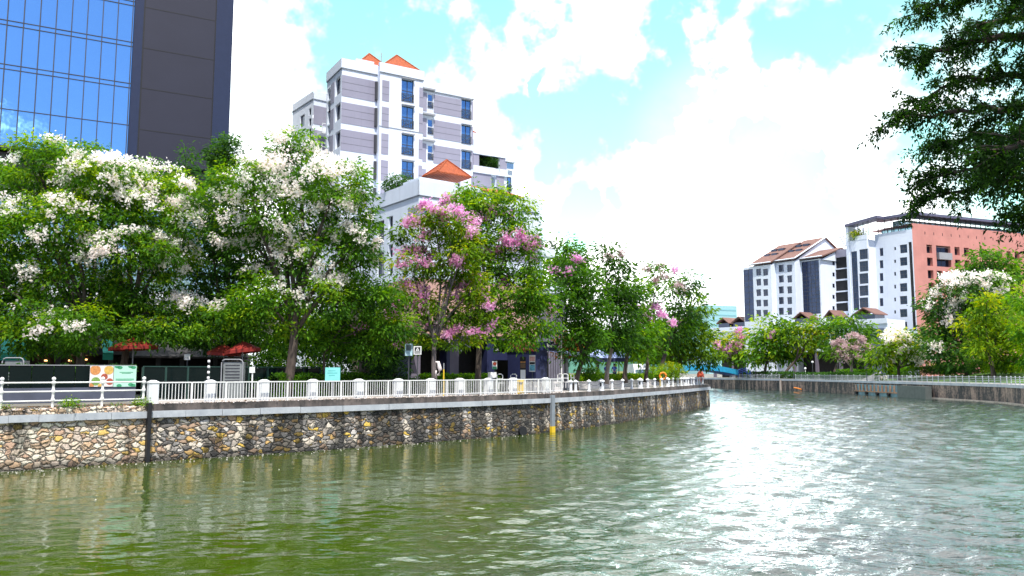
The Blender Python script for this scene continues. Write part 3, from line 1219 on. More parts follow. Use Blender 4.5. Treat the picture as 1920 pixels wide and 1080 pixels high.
def tree(name, label, depth, trunk_px, base_z, blobs, mat=None, leaf=None, lai=3.4, tint=(.15, .6), tr=.2, flowers=(), fork=.45,
         bark=None, group=None, clump=None, lean=None, cat='tree', twigs=3, trunk2=None):
    """trunk_px: photo columns of the trunk foot and of its fork; blobs: (px, py, rx, ry[, depth shift]) crown lobes.
    flowers: (material, part name, {blob index: count}, puff size)"""
    mat = mat or LEAF
    leaf = leaf or max(.24, depth * .0052)
    k = depth / FPX
    bl = []
    for b in blobs:
        dd = b[4] if len(b) > 4 else rnd(-1, 1) * (b[2] * k) * .6
        c = P(b[0], b[1], depth + dd)
        bl.append((np.array(c), np.array([b[2] * k, (b[2] + b[3]) * .5 * k * .95, b[3] * k])))
    fx = trunk_px[0]
    foot = P(fx, 697, depth)
    foot.z = base_z
    low = min(c[2] - r[2] * .2 for c, r in bl)
    topx = trunk_px[1]
    zt = base_z + max(1.6, (low - base_z) * fork + (max(c[2] for c, r in bl) - base_z) * .25)
    ftop = P(topx, 697, depth)
    ftop.z = zt
    t = thing(name, label, cat, foot, 0, group)
    tb = MB()
    pts = []
    for i in range(7):
        f = i / 6
        q = foot + (ftop - foot) * f + Vector((math.sin(f * 5 + depth) * .06, math.cos(f * 4 + depth) * .06, 0))
        pts.append(q)
    pts[0].z -= .15
    tb.tube(pts, [tr * (1.35 if i == 0 else 1.0) * (1 - .06 * i) for i in range(7)], 9)
    part(tb, 'trunk', bark or BARK, t, True)
    lb = MB()
    order = sorted(range(len(bl)), key=lambda i: bl[i][0][2])
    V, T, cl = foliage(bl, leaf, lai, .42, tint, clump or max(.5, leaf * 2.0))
    for i in order:
        c, r = bl[i]
        st = pts[random.randint(4, 6)]
        lp = limb_tube(lb, st, Vector(c) - Vector((0, 0, r[2] * .2)), tr * .5, tr * .16)
        cp = cl[i][0]
        for _ in range(twigs):
            e = cp[random.randrange(len(cp))]
            limb_tube(lb, lp[random.randint(3, 5)], e, tr * .15, .012, .1, 4, 4)
    part(lb, 'limbs', bark or BARK, t, True)
    if lai > 0:
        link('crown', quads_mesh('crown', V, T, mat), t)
    for fm, fname, counts, size in flowers:
        pp = []
        for bi, cnt in counts.items():
            cp, cd = cl[bi]
            c, r = bl[bi]
            d = norm(RNG.normal(size=(cnt, 3)) + np.array([0, -.45, .55]))
            # blossoms gather into sprays
            ns = max(1, cnt // 13)
            dirs = norm(RNG.normal(size=(ns, 3)) + np.array([0, -.5, .55]))
            pick = dirs[RNG.integers(0, ns, cnt)]
            d = norm(pick + RNG.normal(size=(cnt, 3)) * .17)
            rad = RNG.uniform(.86, 1.16, cnt)[:, None]
            pp.append(c + d * rad * r)
        V, T = puffs(np.concatenate(pp), size, size * 1.2, 10)
        link(fname, quads_mesh(fname, V, T, fm), t)
    return t


def shrub(name, label, c, r, mat, leaf, lai=3.2, tint=(.2, .6), group=None, cat='shrub', flowers=None, boxy=False):
    """leafy mass with a few stems, standing on c"""
    t = thing(name, label, cat, c, 0, group)
    cc = np.array([c[0], c[1], c[2] + r[2]])
    V, T, cl = foliage([(cc, np.array(r))], leaf, lai, .42, tint, max(.22, leaf * 1.2), 22)
    keep = np.repeat(V.reshape(-1, 4, 3)[:, :, 2].min(1) > c[2] + .01, 4)
    V = V[keep]
    T = T[keep[::4]]
    sb = MB()
    for _ in range(5):
        e = cl[0][0][random.randrange(len(cl[0][0]))]
        sb.tube([c, (c[0] * .6 + e[0] * .4, c[1] * .6 + e[1] * .4, c[2] + r[2] * .8), e], [.04, .03, .012], 5)
    part(sb, 'stems', BARK, t)
    link('foliage', quads_mesh('foliage', V, T, mat), t)
    if flowers:
        d = norm(RNG.normal(size=(flowers[1], 3)) + np.array([0, -.4, .6]))
        V, T = puffs(cc + d * np.array(r) * 1.02, flowers[2], flowers[2])
        link('blossom', quads_mesh('blossom', V, T, flowers[0]), t)
    return t


def hedge(name, label, line, w, z0, h, mat, leaf, tint=(.2, .6), dens=60, group=None):
    """clipped hedge along a polyline: dense leaf shell over woody stems"""
    t = thing(name, label, 'hedge', (*line[len(line) // 2], z0), 0, group)
    Vs, Ts = [], []
    sb = MB()
    for i in range(len(line) - 1):
        a, b = Vector((*line[i], 0)), Vector((*line[i + 1], 0))
        d = b - a
        n = int(dens * d.length * (w + h) * .22 / (leaf * leaf))
        f = RNG.random(n)
        face = RNG.random(n)
        s = np.where(face < .3, RNG.uniform(-.5, .5, n), np.where(face < .8, -.5, .5)) + RNG.normal(size=n) * .06
        z = np.where(face < .3, 1.0, RNG.random(n)) * h + RNG.normal(size=n) * .05 + .05 * np.sin(f * 9 + i)
        tt = d.normalized()
        nn = np.array([-tt.y, tt.x, 0])
        pos = np.array(a)[None] + np.array(d)[None] * f[:, None] + nn[None] * (s * w)[:, None]
        pos[:, 2] = z0 + np.abs(z)
        ax = nn[None] * s[:, None] * 1.5 + RNG.normal(size=(n, 3)) * .8 + np.array([0, 0, .3])
        Ls = leaf * RNG.uniform(.7, 1.3, n)
        Vs.append(leaf_quads(pos, ax, RNG.normal(size=(n, 3)) + np.array([0, 0, 1]), Ls, Ls * .5))
        Ts.append(RNG.uniform(tint[0], tint[1], n) + .1 * np.sin(f * 13 + i * 3))
        k = max(1, int(d.length / .6))
        for j in range(k):
            q = a + d * (j + .5) / k
            for _ in range(2):
                sb.tube([(q.x, q.y, z0 - .02), (q.x + rnd(-.2, .2), q.y + rnd(-.2, .2), z0 + h * .9)], [.03, .012], 4)
    part(sb, 'stems', BARK, t)
    link('foliage', quads_mesh('foliage', np.concatenate(Vs), np.concatenate(Ts), mat), t)
    return t

# ------------------------------------------------------------------ dark glass tower
fa = Fac(P(0, 150, 75), P(428, 150, 85))
s_l, s_g, s_r = fa.s(-330, 200), fa.s(243, 200), fa.s(431, 200)
zb = fa.z(120, 285)
t = thing('glass_tower', 'tall office tower with blue curtain wall beside dark blank panel wall', 'tower', fa.pt(s_g, DECK))
mb = MB()
fa.box(mb, s_l, s_g - .02, zb, 78, -26, -.12)
part(mb, 'core', CHAR, t)
flo = [fa.z(0, y) for y in (203, 119, 35.5)]
fh = flo[1] - flo[0]
levels = [zb, flo[0], flo[1] + 0.0]
pitch = fa.s(108, 20) - fa.s(78, 20)
ph = fa.s(78, 0)
mb = MB()
xs_ = [s_l]
x = ph - pitch * math.floor((ph - s_l) / pitch)
while x < s_g - .1:
    xs_.append(x)
    x += pitch
xs_.append(s_g - .02)
zs_ = [zb, flo[0]] + sorted(z_ for k in range(11) for z_ in (flo[1] + k * fh - .47, flo[1] + k * fh)) + [78]
for i in range(len(xs_) - 1):          # every pane sits a hair out of true, as real glazing does
    for j in range(len(zs_) - 1):
        o_ = [rnd(-.006, .006) for _ in range(3)]
        mb.poly([fa.pt(xs_[i], zs_[j], o_[0]), fa.pt(xs_[i + 1], zs_[j], o_[1]), fa.pt(xs_[i + 1], zs_[j + 1], o_[1] + o_[2]), fa.pt(xs_[i], zs_[j + 1], o_[0] + o_[2])])
part(mb, 'curtain_wall', GLT, t)
mb = MB()
x = ph - pitch * math.floor((ph - s_l) / pitch)
while x < s_g - .1:
    fa.box(mb, x - .045, x + .045, zb, 78, .0, .13)
    x += pitch
zz = [flo[0]]
for k in range(0, 11):
    z0 = flo[1] + k * fh
    zz += [z0, z0 - .47]
for z in zz:
    fa.box(mb, s_l, s_g - .02, z - .035, z + .035, .003, .07)
fa.box(mb, s_l, s_g - .02, zb - .25, zb, -.1, .1)
part(mb, 'mullions', CHAR, t)
s1, s2 = fa.s(263, 200), fa.s(398, 200)
zb2 = fa.z(390, 318)
mb = MB()
fa.box(mb, s1 + .05, s2 - .05, zb2, 78, -26, 0.0)
part(mb, 'blank_wall', TOWERW, t)
mb = MB()
fa.box(mb, s_g + .02, s1 - .06, zb2, 78, -20, -.05)
fa.box(mb, s2 + .06, s_r, zb2, 78, -26, .05)
part(mb, 'edge_strip', TOWERS, t)
mb = MB()
for k, y in enumerate((12, 89, 165, 243)):
    z = fa.z(265, y)
    fa.box(mb, s1 + .05, s2 - .05, z - .04, z + .04, 0, .012)
for x in (s1, s2):
    fa.box(mb, x - .09, x + .09, zb2, 78, -.2, -.02)
part(mb, 'joints', BLACK, t)
# recessed base floors of the tower
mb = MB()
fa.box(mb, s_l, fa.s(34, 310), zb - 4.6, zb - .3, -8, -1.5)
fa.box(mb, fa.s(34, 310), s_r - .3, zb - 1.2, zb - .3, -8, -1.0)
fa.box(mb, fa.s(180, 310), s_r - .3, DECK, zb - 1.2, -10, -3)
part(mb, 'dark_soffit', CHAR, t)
# podium with glass bands and white slabs
t = thing('podium_block', 'low podium with pale glass bands and white slabs behind the white blossom trees', 'building', fa.pt(fa.s(100), DECK))
sr = fa.s(455)
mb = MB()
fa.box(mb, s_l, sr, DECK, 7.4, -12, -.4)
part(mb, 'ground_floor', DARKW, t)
mb = MB()
zt = zb - 4.9
fa.box(mb, s_l, sr, 7.6, zt, -12, -.3)
part(mb, 'glazing', GLP, t)
mb = MB()
for z, h in ((7.4, .9), (11.6, .9), (15.8, .9), (zt - .3, .6)):
    fa.box(mb, s_l, sr + .2, z, z + h, -12.2, .25)
part(mb, 'slabs', WHITE, t)
mb = MB()
x = s_l
while x < sr:
    fa.box(mb, x, x + .1, 8.3, zt - .3, -.3, -.18)
    x += 2.1
part(mb, 'mullions', GREYM, t)

# ------------------------------------------------------------------ white apartment tower
fb_ = Fac(P(640, 190, 93), P(887, 230, 102.3))
t = thing('apartment_tower', 'white and mauve grey apartment tower with orange pyramid roofs', 'building', fb_.pt(0, DECK))
S = lambda px, py=230: fb_.s(px, py)
sA, sB, sC, sD, sE = 0.0, S(706), S(725), S(802), S(887)
bands = [(fb_.z(641, 140 + 51 * k), fb_.z(641, 179.5 + 51 * k)) for k in range(6)]
bandr = [(fb_.z(813, 177 + 47.5 * k), fb_.z(813, 211 + 47.5 * k)) for k in range(6)]
ROOF = fb_.z(641, 111)
OB = .9           # the bay stands forward of the wall
wins = []
for y0, y1 in ((154, 195), (203, 244), (256, 294), (305, 338)):
    wins.append(fb_.rect(747.5, y0, 770, y1))
bayw = [(a, b, z0, z1) for a, b, z0, z1 in wins]
right = []
for y0, y1 in ((187, 223), (235, 270), (283, 317)):
    right.append(fb_.rect(865, y0, 883, y1))
mid = []
for y0, y1 in ((176, 203), (223, 252), (272, 300)):
    mid.append(fb_.rect(802, y0, 812, y1))
mb = MB()
# left wall, bay, right wall (front sheets with real openings)
fb_.holed(mb, sA, sB, DECK, ROOF, [], 0)
fb_.holed(mb, sB, S(787), DECK, ROOF, bayw, OB)
fb_.holed(mb, S(787), sE, DECK, ROOF - .75, right + mid, 0)
for x, o0, o1, zt in ((sB, 0, OB, ROOF), (S(787), 0, OB, ROOF)):
    mb.poly([fb_.pt(x, DECK, o0), fb_.pt(x, DECK, o1), fb_.pt(x, zt, o1), fb_.pt(x, zt, o0)])
D = -5.6
mb.poly([fb_.pt(sE, DECK, 0), fb_.pt(sE, DECK, D * 3), fb_.pt(sE, ROOF - .75, D * 3), fb_.pt(sE, ROOF - .75, 0)])
mb.poly([fb_.pt(sA, ROOF - .3, 0), fb_.pt(S(787), ROOF - .3, 0), fb_.pt(S(787), ROOF - .3, D * 3), fb_.pt(sA, ROOF - .3, D)])
mb.poly([fb_.pt(sB, ROOF - .35, 0), fb_.pt(S(787), ROOF - .35, 0), fb_.pt(S(787), ROOF - .35, OB), fb_.pt(sB, ROOF - .35, OB)])
mb.poly([fb_.pt(S(787), ROOF - 1, 0), fb_.pt(sE, ROOF - 1, 0), fb_.pt(sE, ROOF - 1, D * 3), fb_.pt(S(787), ROOF - 1, D * 3)])
part(mb, 'front_wall', WHITEC, t)
# side wall facing left, a facade of its own
fl = Fac(fb_.pt(0, 0, D), fb_.pt(0, 0, 0))
fl.n = -fb_.u
lw, ln = [], []
for y0, y1 in ((146, 178), (195, 226), (247, 277)):
    a = fl.rect(628.5, y0, 638, y1)
    lw.append(a)
for y0, y1 in ((166, 187), (190, 208), (208, 232), (235, 252), (256, 275)):
    ln.append(fl.rect(614, y0, 619.5, y1))
mb = MB()
fl.holed(mb, 0, -D, DECK, ROOF, lw + ln, 0)
part(mb, 'side_wall', WHITEC, t)
mb = MB()
for z1, z0 in bands[:6]:
    fl.box(mb, 1.6, 2.9, z0, z1, 0, .03)
    if z1 > bands[3][0]:
        fb_.box(mb, sA + .02, sB - .02, z0, z1, 0, .04)
    fb_.box(mb, sB + .3, sC - .1, z0, z1, OB, OB + .04)
    fb_.box(mb, S(780), S(787) - .02, z0 + .1, z1, OB, OB + .04)
for z1, z0 in bandr[:5]:
    fb_.box(mb, S(787) + .02, S(801) - .1, z0, z1, 0, .05)
    fb_.box(mb, S(813), S(864), z0, z1, 0, .05)
    fb_.box(mb, S(884), sE - .02, z0, z1, 0, .05)
part(mb, 'grey_bands', GREYB, t)
mb = MB()
for z1, z0 in bands[:6]:
    for k in (1, 2):
        z = z0 + (z1 - z0) * k / 3
        if z1 > bands[3][0]:
            fb_.box(mb, sA + .02, sB - .02, z - .025, z + .025, .04, .05)
        fb_.box(mb, sB + .3, sC - .1, z - .025, z + .025, OB + .04, OB + .05)
        zr_ = bandr[bands.index((z1, z0))]
        zq = zr_[1] + (zr_[0] - zr_[1]) * k / 3
        fb_.box(mb, S(813), S(864), zq - .025, zq + .025, .05, .06)
    fb_.box(mb, S(780), S(787) - .02, (z0 + z1) / 2 - .03, (z0 + z1) / 2 + .03, OB + .04, OB + .05)
part(mb, 'grooves', GROOVE, t)
# parapet and ledge lines
mb = MB()
for (a, b, o, zt) in ((sA - .1, sB, 0, ROOF), (sB - .1, S(787) + .1, OB, ROOF + .12), (S(787) + .1, sE + .1, 0, ROOF - .7)):
    fb_.box(mb, a, b, zt - 1.05, zt + .12, o, o + .14)
    fb_.box(mb, a, b, zt - .12, zt + .16, o - .3, o + .05)
fl.box(mb, 0, -D + .1, ROOF - 1.05, ROOF + .12, 0, .14)
part(mb, 'parapet', WHITEC, t)
mb = MB()
for (a, b, o, zt) in ((sA - .1, sB, 0, ROOF), (sB - .1, S(787) + .1, OB, ROOF + .12), (S(787) + .1, sE + .1, 0, ROOF - .7)):
    fb_.box(mb, a, b, zt - 1.17, zt - 1.053, o, o + .10)
fl.box(mb, 0, -D + .1, ROOF - 1.17, ROOF - 1.053, 0, .10)
fb_.box(mb, sB, S(787), fb_.z(760, 249), fb_.z(760, 248), OB, OB + .06)
part(mb, 'ledge_lines', LEDGE, t)
for i, r in enumerate(bayw):
    window(fb_, r, t, GLW, CHAR, OB, bars=(2, 2), rail=.36)
for r in right:
    window(fb_, r, t, GLW, CHAR, 0, bars=(2, 2), rail=.42)
for r in mid:
    window(fb_, r, t, GLW, WHITE, 0, bars=(1, 2), rail=.42)
for r in lw:
    window(fl, r, t, GLD, CHAR, 0, bars=(2, 1), rec=.35)
for r in ln:
    window(fl, r, t, BLACK, CHAR, 0, rec=.35)
for rs, e0, e1, h0, h1, o0, o1 in ((bayw, .05, .05, .01, .1, OB, OB + .35), (right, .05, .05, .01, .1, 0, .3), (mid, .9, .1, .35, .55, .06, .5)):
    for r in rs:
        mb = MB()
        fb_.box(mb, r[0] - e0, r[1] + e1, r[3] + h0, r[3] + h1, o0, o1)
        part(mb, 'window_hood', GREYM, t)
# charcoal strips standing in for the shadow beside the bay
mb = MB()
for z1, z0 in bands[:5]:
    fb_.box(mb, sB - .32, sB - .06, z0 + .2, z1 - .1, .05, .35)
part(mb, 'shadow_slots', CHAR, t)
# penthouse + pyramids
mb = MB()
fb_.box(mb, S(672), S(706), ROOF - .3, ROOF + 1.0, -4.5, -1.2)
part(mb, 'penthouse', WHITEC, t)


def pyr(fac, s0, s1, o0, o1, zb_, za, parent, name='pyramid_roof'):
    m = MB()
    base = [fac.pt(s0, zb_, o1), fac.pt(s1, zb_, o1), fac.pt(s1, zb_, o0), fac.pt(s0, zb_, o0)]
    ap = fac.pt((s0 + s1) / 2, za, (o0 + o1) / 2)
    m.pyramid(base, ap)
    r = part(m, name, TILE, parent)
    m = MB()
    for q in base:
        m.tube([q, ap], .11, 5)
    fac.box(m, s0 - .08, s1 + .08, zb_ - .14, zb_ - .01, o0 - .08, o1 + .08)
    link_child(m, 'ridge', TILE, r)
    return r


fbb = Fac(fb_.pt(0, 0, -6), fb_.pt(10, 0, -6))
pyr(fbb, fbb.s(668, 110), fbb.s(738, 110), -4.6, 0.2, fbb.z(704, 128), fbb.z(704, 90), t)
pyr(fbb, fbb.s(705, 124), fbb.s(781, 124), -2.4, 2.4, fbb.z(742, 140), fbb.z(742, 103), t)
mb = MB()
mb.tube([fb_.pt(S(730), ROOF, -3), fb_.pt(S(730), ROOF + 3.2, -3)], .06, 5)
part(mb, 'mast', GREYM, t)
# rear left wing
fw = Fac(P(587, 200, 103), P(630, 200, 105))
mb = MB()
a0, a1 = fw.s(587, 230), fw.s(612, 230)
zt = fw.z(587, 170)
fw2 = Fac(fw.pt(0, 0, -7), fw.pt(0, 0, 0))
fw2.n = -fw.u
w2 = [fw2.rect(563, y0, 571, y1) for y0, y1 in ((216, 238),)]
n2 = [fw2.rect(579, y0, 583.5, y1) for y0, y1 in ((203, 216), (222, 236), (241, 262))]
fw.holed(mb, a0, a1 + 3, DECK, zt, [], 0)
fw2.holed(mb, 0, 7, DECK, zt, w2 + n2, 0)
mb.poly([fw.pt(a0, zt - .3, 0), fw.pt(a1 + 3, zt - .3, 0), fw.pt(a1 + 3, zt - .3, -7), fw.pt(a0, zt - .3, -7)])
part(mb, 'rear_wing', WHITEC, t)
mb = MB()
for z1, z0 in [(fw.z(588, 197 + 46 * k) + .4, fw.z(588, 232 + 46 * k) + .4) for k in range(3)]:
    fw.box(mb, a0 + .02, a1 + 2, z0 - .4, z1 - .4, 0, .04)
part(mb, 'rear_bands', GREYB, t)
mb = MB()
for fcc, l in ((fw, a1 + 3), (fw2, 7)):
    fcc.box(mb, 0, l, zt - 1.15, zt - 1.05, 0, .1)
part(mb, 'rear_ledge', LEDGE, t)
for r in w2 + n2:
    window(fw2, r, t, GLD, CHAR, 0)
for y in (236, 272):
    z = fw.z(598, y)
    mb = MB()
    fw.box(mb, a0 + .6, a1 + 2, z - 1.4, z - 1.1, 0, 1.6)
    fw.box(mb, a0 + .6, a1 + 2, z - .1, z - .02, 1.5, 1.6)
    fw.box(mb, a0 + .6, a1 + 2, z - .62, z - .56, 1.5, 1.6)
    for k in range(4):
        x = a0 + .6 + k * .75
        fw.box(mb, x, x + .06, z - 1.1, z - .1, 1.5, 1.6)
    part(mb, 'balcony', WHITE, t)
# stepped right wing with planted balcony
zt = fb_.z(905, 264)
sF = S(965, 280)
ZT2 = fb_.z(957, 317)
mb = MB()
bal = fb_.rect(899, 283, 936, 314)
wr = fb_.rect(948.5, 330, 962, 356)
fb_.holed(mb, sE + .01, S(951, 280), DECK, zt, [bal, fb_.rect(922, 331, 930, 350)], -.1, rec=2.2)
fb_.holed(mb, S(951, 280), sF, DECK, fb_.z(957, 317) , [], -.6)
mb.poly([fb_.pt(S(951, 280), DECK, -.1), fb_.pt(S(951, 280), DECK, -8), fb_.pt(S(951, 280), zt, -8), fb_.pt(S(951, 280), zt, -.1)])
mb.poly([fb_.pt(sF, DECK, -.6), fb_.pt(sF, DECK, -8), fb_.pt(sF, ZT2, -8), fb_.pt(sF, ZT2, -.6)])
mb.poly([fb_.pt(S(951, 280), ZT2, -.6), fb_.pt(sF, ZT2, -.6), fb_.pt(sF, ZT2, -8), fb_.pt(S(951, 280), ZT2, -8)])
mb.poly([fb_.pt(sE, zt - .3, -.1), fb_.pt(S(951, 280), zt - .3, -.1), fb_.pt(S(951, 280), zt - .3, -8), fb_.pt(sE, zt - .3, -8)])
fb_.box(mb, sE + .02, S(922), zt - .3, fb_.z(900, 240), -6, -2.2)
part(mb, 'stepped_wing', WHITEB, t)
mb = MB()
fb_.box(mb, sE + .02, sF + .1, zt - 1.9, zt, -.1, .12)
fb_.box(mb, sF - 1.5, sF + .1, zt - 2.3, zt - 1.9, -2.5, .12)
fb_.box(mb, sE + .02, S(951), bal[2] - .95, bal[2] - .03, -.1, .16)
part(mb, 'wing_bands', WHITEC, t)
mb = MB()
fb_.box(mb, sE + .05, bal[0] - .08, bal[2], bal[3], -.1, .02)
fb_.box(mb, sE + .05, fb_.rect(922, 331, 930, 350)[0] - .1, fb_.z(920, 352), fb_.z(920, 322), -.1, .02)
fb_.box(mb, fb_.rect(922, 331, 930, 350)[1] + .1, S(945, 340), fb_.z(920, 352), fb_.z(920, 322), -.1, .02)
fb_.box(mb, bal[1] + .1, S(950), bal[2], bal[3], -.1, .02)
part(mb, 'wing_grey', GREYB, t)
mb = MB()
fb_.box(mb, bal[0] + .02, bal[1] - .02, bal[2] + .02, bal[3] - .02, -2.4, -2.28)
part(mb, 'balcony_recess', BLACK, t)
mb = MB()
fb_.box(mb, S(949), S(965), ZT2 + .05, ZT2 + 1.0, -.3, -.24)
part(mb, 'balcony_glass', GLP, t)
window(fb_, (wr[0], wr[1], wr[2], wr[3]), t, GLW, CHAR, -.36, bars=(2, 2), rail=.4)
pyr(fbb, fbb.s(852, 240), fbb.s(908, 240), -4.8, -1.0, fbb.z(893, 248), fbb.z(882, 222), t)
shrub('balcony_plant', 'dark leafy plant spilling over apartment balcony edge', tuple(fb_.pt(S(921, 300), bal[2] + .02, -.6)), (1.35, .5, .75), LEAFD, .22, 4)

# ------------------------------------------------------------------ lower white wing in front
fc = Fac(P(785, 420, 82), P(1027, 420, 92.5))
SC_ = lambda px, py=450: fc.s(px, py)
t = thing('lower_apartment_block', 'lower white apartment block with orange hip roof behind pink blossom tree', 'building', fc.pt(0, DECK))
zt = fc.z(785, 339)
DL = 17.0
fcl = Fac(fc.pt(0, 0, -DL), fc.pt(0, 0, 0))
fcl.n = -fc.u
lh = [fcl.rect(728.5, 405, 736.5, 428), fcl.rect(728.5, 432, 736.5, 452), fcl.rect(728.5, 458, 736.5, 482), fcl.rect(728.5, 494, 736.5, 513), fcl.rect(706, 414, 720, 460), fcl.rect(706, 474, 720, 519),
      fcl.rect(675, 462, 681, 473), fcl.rect(675, 477, 681, 490)]
fh_ = [fc.rect(796, 387, 811, 411)] + [fc.rect(x, y, x + 16, y + 26) for x in (850, 900, 950) for y in (400, 450)]
srt = SC_(1010)
mb = MB()
fc.holed(mb, 0, srt, 14.0, zt, fh_, 0)
fcl.holed(mb, 0, DL, 9, zt, lh, 0, rec=.35)
mb.poly([fc.pt(0, zt - .4, 0), fc.pt(srt, zt - .4, 0), fc.pt(srt, zt - .4, -DL), fc.pt(0, zt - .4, -DL)])
mb.poly([fc.pt(srt, 3, 0), fc.pt(srt, 3, -DL), fc.pt(srt, zt, -DL), fc.pt(srt, zt, 0)])
fc.box(mb, SC_(990), SC_(1027), 14, 24.6, -12, -1.0)
fc.box(mb, SC_(1018), SC_(1056), 8, 14.4, -12, -1.0)
part(mb, 'walls', WHITEB, t)
mb = MB()
fc.box(mb, -.15, srt + .1, zt - 1.5, zt + .1, 0, .15)
fcl.box(mb, 0, DL + .15, zt - 1.5, zt + .1, 0, .15)
fc.box(mb, -.15, .05 + srt, zt + .1, zt + .16, -.3, .1)
part(mb, 'parapet', WHITEB, t)
mb = MB()
fc.box(mb, -.1, srt + .05, zt - 1.62, zt - 1.503, 0, .10)
fcl.box(mb, 0, DL + .1, zt - 1.62, zt - 1.503, 0, .10)
part(mb, 'ledge_lines', LEDGE, t)
gz0, gz1 = fc.z(780, 414), fc.z(780, 384)
mb = MB()
fc.box(mb, .02, SC_(795), gz0, gz1, 0, .04)
fcl.box(mb, DL - 2.2, DL + .04, gz0, gz1, 0, .04)
part(mb, 'grey_band', GREYB, t)
mb = MB()
fc.box(mb, SC_(820), srt, gz0 - 3.2, gz1 - 3.2, 0, .04)
part(mb, 'grey_band', GREYB, t)
mb = MB()
fc.box(mb, 0, srt, DECK, 13.95, -DL, -.05)
fcl.box(mb, DL - 4.8, DL + .05, DECK, 13.7, 0, .08)
part(mb, 'terracotta_base', TERRAD, t)
mb = MB()
fcl.box(mb, 0, DL - 4.85, DECK, 8.97, -.6, 0)
part(mb, 'podium_wall', MAUVE, t)
for r in lh:
    w = window(fcl, r, t, GLD, CHAR, 0, bars=(1, 3 if r[1] - r[0] > 2 else 2), rec=.35)
for r in fh_:
    window(fc, r, t, GLW, WHITE, 0, bars=(2, 1))
mb = MB()
fc.box(mb, SC_(800), SC_(870), zt - .4, fc.z(836, 332), -5.2, -1.6)
part(mb, 'roof_base', WHITEB, t)
fcb = Fac(fc.pt(0, 0, -3.4), fc.pt(10, 0, -3.4))
pyr(fcb, fcb.s(806, 328), fcb.s(868, 328), -1.6, 1.6, fcb.z(836, 331), fcb.z(833, 299), t)
mb = MB()
q0, q1 = SC_(900), SC_(975)
mb.poly([fc.pt(q0, zt + .1, .3), fc.pt(q1, zt + .1, .3), fc.pt(q1, zt + 1.3, -3), fc.pt(q0, zt + 1.3, -3)])
mb.poly([fc.pt(q0, zt - .05, .3), fc.pt(q1, zt - .05, .3), fc.pt(q1, zt + .1, .3), fc.pt(q0, zt + .1, .3)])
part(mb, 'lean_to_roof', TILE, t)
for (x0, x1, y, zb0) in ((1006, 1030, 478, 0), (1020, 1056, 546, 0)):
    z = fc.z(1018, y)
    mb = MB()
    fc.box(mb, SC_(x0), SC_(x1), z - .3, z + .6, -1.2, 1.0)
    part(mb, 'balcony', WHITEB, t)
    mb = MB()
    k = 12
    for i in range(k + 1):
        x = SC_(x0) + (SC_(x1) - SC_(x0)) * i / k
        fc.box(mb, x - .02, x + .02, z + .6, z + 1.5, .9, .95)
    fc.box(mb, SC_(x0), SC_(x1), z + 1.5, z + 1.56, .88, .97)
    part(mb, 'balcony_rail', CHAR, t)
# terrace plants and dark box on the roof corner
q = fcl.pt(fcl.s(728, 350), zt - .35, -1.2)
shrub('terrace_plant', 'bushy dark green plant on white block roof corner', tuple(q), (1.5, 1.0, 1.3), LEAFD, .26, 4.2)
mb = MB()
fcl.box(mb, fcl.s(735, 340), fcl.s(757, 340), zt + .0, zt + 1.0, -3.4, -1.6)
fcl.box(mb, fcl.s(733, 340), fcl.s(759, 340), zt + 1.0, zt + 1.1, -3.6, -1.4)
tag(mb.build('rooftop_planter_box', CHAR), 'dark slatted planter box on the white block roof beside plant', 'planter')

# ------------------------------------------------------------------ far bank: gabled white apartments + terracotta corner block
C0 = P(1715, 530, 205)
C1 = P(1394, 550, 250)
u = (Vector((C1.x, C1.y, 0)) - Vector((C0.x, C0.y, 0))).normalized()   # receding left
back = Vector((-u.y, u.x, 0))
if back.y < 0:
    back = -back
cur = Vector((C0.x, C0.y, 0))
plan = [('a', 1644), ('f', 1629), ('a', 1592), ('b', 1590.5), ('a', 1566), ('f', 1539), ('a', 1503), ('f', 1491), ('a', 1455), ('f', 1446), ('a', 1394)]
nodes = [cur.copy()]
for kind, px in plan:
    d = {'a': u, 'f': -back, 'b': back}[kind]
    k = (px - 960) / FPX * (math.cos(PITCH) + .113 * math.sin(PITCH))
    tt = (k * cur.y - cur.x) / (d.x - k * d.y)
    cur = cur + d * max(.2, min(tt, 40))
    nodes.append(cur.copy())


def seg(i):          # facade from node i+1 (far) to node i (near): s runs left to right in view
    return Fac(nodes[i + 1], nodes[i])


def block(mb, f, z0, z1, depth, holes, rec=.3):
    f.holed(mb, 0, f.len, z0, z1, holes, 0, rec=rec)
    mb.poly([f.pt(0, z0, 0), f.pt(0, z0, -depth), f.pt(0, z1, -depth), f.pt(0, z1, 0)])
    mb.poly([f.pt(f.len, z0, 0), f.pt(f.len, z0, -depth), f.pt(f.len, z1, -depth), f.pt(f.len, z1, 0)])
    mb.poly([f.pt(0, z1 - .02, 0), f.pt(f.len, z1 - .02, 0), f.pt(f.len, z1 - .02, -depth), f.pt(0, z1 - .02, -depth)])
    mb.poly([f.pt(0, z0, -depth), f.pt(f.len, z0, -depth), f.pt(f.len, z1, -depth), f.pt(0, z1, -depth)])


t = thing('gabled_apartment_block', 'white gabled apartment block with brown tiled roofs on far right bank', 'building', tuple(nodes[8]) )
